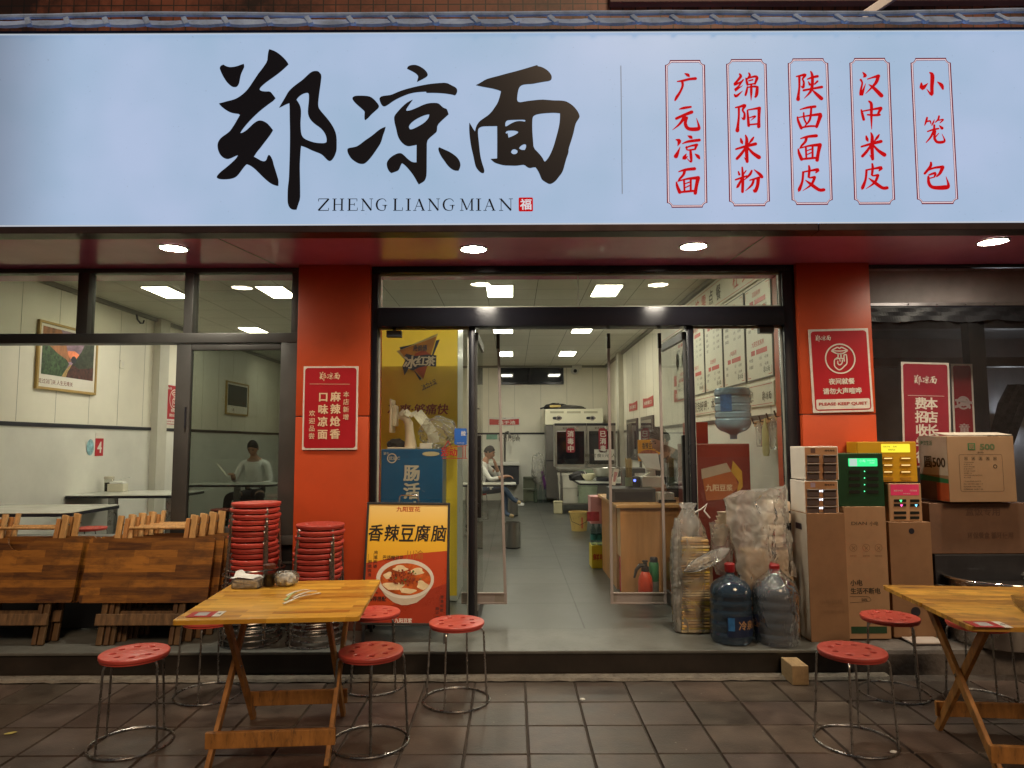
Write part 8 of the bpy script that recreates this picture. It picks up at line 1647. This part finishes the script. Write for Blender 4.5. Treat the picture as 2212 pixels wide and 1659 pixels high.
def head_mesh(mb, c, fwd, tilt, k, mi):
    """head with brow, eye hollows, nose, mouth and chin; c: centre, fwd: facing (flat), tilt: nod downwards"""
    f = Vector(fwd).normalized(); s = Vector((0, 0, 1)).cross(f).normalized(); a = R(tilt)
    F_ = f * math.cos(a) - Vector((0, 0, 1)) * math.sin(a); U_ = Vector((0, 0, 1)) * math.cos(a) + f * math.sin(a)
    P = lambda x, y, z: Vector(c) + (s * x + F_ * y + U_ * z) * k
    n, m = 24, 18; vs = []
    for i in range(m):
        t = math.pi * (i + .5) / m; zz = -math.cos(t)
        for j in range(n):
            b = 2 * math.pi * j / n; rx = math.sin(t); x = .074 * rx * math.cos(b); y = .094 * rx * math.sin(b); z = .118 * zz
            if z < 0: x *= 1 - .30 * (z / -.118) ** 1.5; y = y * (1 - .12 * (z / -.118)) + .012 * (z / -.118)
            if y > 0:
                fx = abs(x)
                y -= .012 * math.exp(-((fx - .030) / .016) ** 2 - ((z - .012) / .014) ** 2)      # eye hollows
                y += .022 * math.exp(-(fx / .012) ** 2 - ((z + .018) / .022) ** 2)               # nose
                y += .007 * math.exp(-(fx / .03) ** 2 - ((z + .062) / .009) ** 2)                # lips
                y += .008 * math.exp(-(fx / .022) ** 2 - ((z + .10) / .018) ** 2)                # chin
                y += .005 * math.exp(-((z - .035) / .012) ** 2) * (fx < .055)                    # brow
            vs.append(P(x, y, z))
    fs = [(i * n + j, i * n + (j + 1) % n, (i + 1) * n + (j + 1) % n, (i + 1) * n + j) for i in range(m - 1) for j in range(n)] + [tuple(reversed(range(n))), tuple(range((m - 1) * n, m * n))]
    mb.add(vs, fs, mi)
    for q in (-1, 1):
        mb.ball(P(q * .076, -.005, -.005), (.010 * k, .018 * k, .03 * k), 10, mi)
    return P
def hair(P, k, root, amp=.004, spiky=0.):
    n, m = 30, 12; vs = []; rnd = random.Random(3)
    for i in range(m + 1):
        t = math.pi * .56 * i / m
        for j in range(n):
            b = 2 * math.pi * j / n; front = max(0, math.sin(b)); zz = math.cos(t * (1 - .42 * front))
            q = 1.07 + amp * 8 * math.sin(b * 7 + i) * .3 + spiky * rnd.uniform(0, .16)
            rx = math.sin(t * (1 - .42 * front)); vs.append(P(.074 * rx * math.cos(b) * q, .094 * rx * math.sin(b) * q - .004, .118 * zz * q + .004))
    fs = [(i * n + j, i * n + (j + 1) % n, (i + 1) * n + (j + 1) % n, (i + 1) * n + j) for i in range(m) for j in range(n)]
    mb = MB(); mb.fixn = True; mb.add(vs, fs); return mb.build('hair', hairm, root, True)
def face(P, root):
    mb = MB()
    for q in (-1, 1): mb.ball(P(q * .030, .080, .012), .0085, 8)
    mb.build('eyes', M('eye_dark', (.02, .015, .012), .2, var=0), root, True)
    mb = MB()
    for q in (-1, 1): mb.tube([P(q * .014, .094, .034), P(q * .032, .090, .040), P(q * .05, .074, .034)], .0035, 5)
    mb.build('eyebrows', hairm, root, True); MB().tube([P(-.022, .086, -.062), P(0, .098, -.061), P(.022, .086, -.062)], .003, 5).build('mouth', M('lips', (.28, .08, .06), .5, var=0), root, True)
def hand(J, E_, wrist, wn, d, up, k=1., curl=.4):
    """palm and five bent fingers, chained to the wrist joint"""
    d = Vector(d).normalized(); up = Vector(up).normalized(); s = d.cross(up).normalized(); up = s.cross(d)
    J[wn + '_palm'] = (wrist + d * .05 * k, .020 * k); E_.append((wn, wn + '_palm'))
    for i, (o, ln) in enumerate(((-.030, .065), (-.010, .075), (.011, .070), (.030, .055))):
        b = wrist + d * .078 * k + s * o * k; J[f'{wn}f{i}a'] = (b, .0095 * k); c1 = b + (d * math.cos(curl) - up * math.sin(curl)) * ln * .5 * k; c2 = c1 + (d * math.cos(curl * 2.2) - up * math.sin(curl * 2.2)) * ln * .5 * k
        J[f'{wn}f{i}b'] = (c1, .0085 * k); J[f'{wn}f{i}c'] = (c2, .007 * k); E_ += [(wn + '_palm', f'{wn}f{i}a'), (f'{wn}f{i}a', f'{wn}f{i}b'), (f'{wn}f{i}b', f'{wn}f{i}c')]
    b = wrist + d * .03 * k - s * .034 * k; J[wn + 't1'] = (b, .011 * k); J[wn + 't2'] = (b + (d * .8 - s * .5 - up * .3) * .045 * k, .009 * k); E_ += [(wn + '_palm', wn + 't1'), (wn + 't1', wn + 't2')]
def person(lab, base, fwd, k, J, legs_mat, top_mat, headc, tilt, hands=(), spiky=0., headdir=None, shoes=True):
    """J: joints in a local frame (right, forward, up) scaled by k"""
    t_ = thing('person', lab, 'person', base); f = Vector(fwd).normalized(); s = f.cross(Vector((0, 0, 1))).normalized()
    T = lambda q: Vector(base) + (s * q[0] + f * q[1] + Vector((0, 0, 1)) * q[2]) * k
    D = lambda q: (s * q[0] + f * q[1] + Vector((0, 0, 1)) * q[2])
    JJ = {n: (T(q[:3]), (q[3] * k if len(q) == 4 else (q[3] * k, q[4] * k))) for n, q in J.items()}
    E_ = [('pelvis', 'waist'), ('waist', 'chest'), ('chest', 'collar'), ('collar', 'neck'), ('neck', 'skull')]
    for sd in 'lr':
        E_ += [('pelvis', 'hip' + sd), ('hip' + sd, 'knee' + sd), ('knee' + sd, 'ank' + sd), ('ank' + sd, 'toe' + sd), ('collar', 'sh' + sd), ('sh' + sd, 'elb' + sd), ('elb' + sd, 'wr' + sd)]
    JJ = {'pelvis': JJ.pop('pelvis'), **JJ}
    for wn, d, up, cu in hands: hand(JJ, E_, JJ[wn][0], wn, D(d), D(up), k, cu)
    vs, fs = skin_mesh(JJ, E_)
    # one continuous body; faces take the cloth or the skin they are nearest to
    bones = [(n, JJ[n][0]) for n in JJ]; kind = {}
    for n in JJ:
        kind[n] = 2 if n in ('neck', 'skull') or '_palm' in n or (n.startswith('wr') and len(n) > 3) or n in ('wrl', 'wrr') else 1 if n[:3] in ('kne', 'ank', 'hip', 'pel') else 3 if n.startswith('toe') else 0
    mi = []
    for q in fs:
        c = sum((vs[i] for i in q), Vector()) / len(q); best = min(bones, key=lambda b: (b[1] - c).length)[0]; mi.append(kind[best])
    mb = MB(); mb.fixn = False; mb.v = vs; mb.f = fs; mb.mi = mi
    P = head_mesh(mb, T(headc), D(headdir) if headdir else f, tilt, k, 2)
    body = mb.build('body', [top_mat, legs_mat, skin, shoe], t_, True); hair(P, k, t_, spiky=spiky); face(P, t_); return t_, T
# ---- seated man in a white jacket, reading, behind the dark pane
hb = V(549, 985, 11.15)
bz = FZ; k = 1.06
J = dict(pelvis=(0, 0, .50, .13, .11), waist=(0, .03, .66, .135, .105), chest=(0, .06, .86, .15, .11), collar=(0, .06, 1.0, .085, .07), neck=(0, .09, 1.07, .050), skull=(0, .13, 1.15, .05),
 hipl=(-.10, .06, .50, .085), kneel=(-.22, .44, .50, .068), ankl=(-.24, .42, .10, .042), toel=(-.25, .58, .035, .035), hipr=(.10, .06, .50, .085), kneer=(.24, .44, .50, .068), ankr=(.26, .46, .10, .042), toer=(.27, .62, .035, .035),
 shl=(-.19, .05, .96, .062), elbl=(-.27, .10, .68, .046), wrl=(-.10, .32, .66, .030), shr=(.19, .05, .96, .062), elbr=(.27, .14, .72, .046), wrr=(.20, .38, .80, .030))
_, T = person('seated man with short hair in a white jacket looking down at papers', Vector((hb.x, 11.25, bz)), (0, -1, 0), k, J, darkcl, jacket, (0, .155, 1.20), 32, (('wrl', (.5, .8, 0), (0, 0, 1), .5), ('wrr', (-.1, .8, .4), (0, -.4, 1), .5)))
p = T((.22, .47, .88)); t_ = thing('paper_sheet', 'white folded paper held up in the right hand of the seated man', 'paper', p); MB().obox(p + Vector((-.02, -.02, -.08)), p + Vector((-.16, -.05, .10)), .004, .16, (0, -1, .3)).build('sheet', M('receipt_white', (.70, .66, .52), .6), t_)
# ---- person by the doorway, hand to the face, legs crossed
hb = V(1055, 978, 12.4)
J = dict(pelvis=(0, 0, .50, .125, .105), waist=(0, .02, .66, .13, .10), chest=(0, .06, .84, .145, .108), collar=(0, .09, .98, .085, .07), neck=(0, .13, 1.05, .048), skull=(0, .17, 1.12, .05),
 hipl=(-.10, .06, .50, .085), kneel=(-.10, .46, .52, .066), ankl=(-.08, .46, .10, .042), toel=(-.08, .62, .035, .035), hipr=(.10, .06, .52, .085), kneer=(.06, .42, .60, .066), ankr=(-.02, .62, .34, .042), toer=(-.02, .76, .28, .036),
 shl=(-.18, .08, .94, .06), elbl=(-.22, .34, .70, .045), wrl=(-.06, .29, .96, .029), shr=(.18, .08, .94, .06), elbr=(.24, .26, .70, .045), wrr=(.16, .52, .76, .029))
person('person in a white jacket and jeans, hand on cheek, seated by the doorway', Vector((hb.x - .17, 12.4, bz)), (1, -.18, 0), 1.0, J, denim, jacket, (0, .19, 1.17), 22, (('wrl', (.2, -.3, 1), (0, 1, 0), .35), ('wrr', (-.2, 1, 0), (0, 0, 1), .5)))
# ---- cashier behind the till
hb = V(1432, 968, 7.1)
J = dict(pelvis=(0, 0, .92, .14, .11), waist=(0, .02, 1.05, .14, .11), chest=(0, .05, 1.20, .155, .115), collar=(0, .09, 1.33, .09, .07), neck=(0, .14, 1.385, .052), skull=(0, .19, 1.43, .05),
 hipl=(-.10, 0, .88, .09), kneel=(-.11, .03, .48, .062), ankl=(-.11, -.02, .09, .042), toel=(-.12, .13, .035, .035), hipr=(.10, 0, .88, .09), kneer=(.11, .03, .48, .062), ankr=(.11, -.02, .09, .042), toer=(.12, .13, .035, .035),
 shl=(-.20, .05, 1.29, .064), elbl=(-.24, .16, 1.03, .046), wrl=(-.12, .36, 1.00, .030), shr=(.20, .05, 1.29, .064), elbr=(.25, .16, 1.03, .046), wrr=(.12, .36, 1.0, .030))
person('cashier with spiky black hair in dark clothes bent over behind the till', Vector((hb.x + .16, 7.15, FZ - .12)), (-.93, -.35, 0), 1.0, J, darkcl, darkcl, (0, .205, 1.475), 26, (('wrl', (.2, 1, -.1), (0, 0, 1), .5), ('wrr', (-.2, 1, -.1), (0, 0, 1), .5)), spiky=1.)
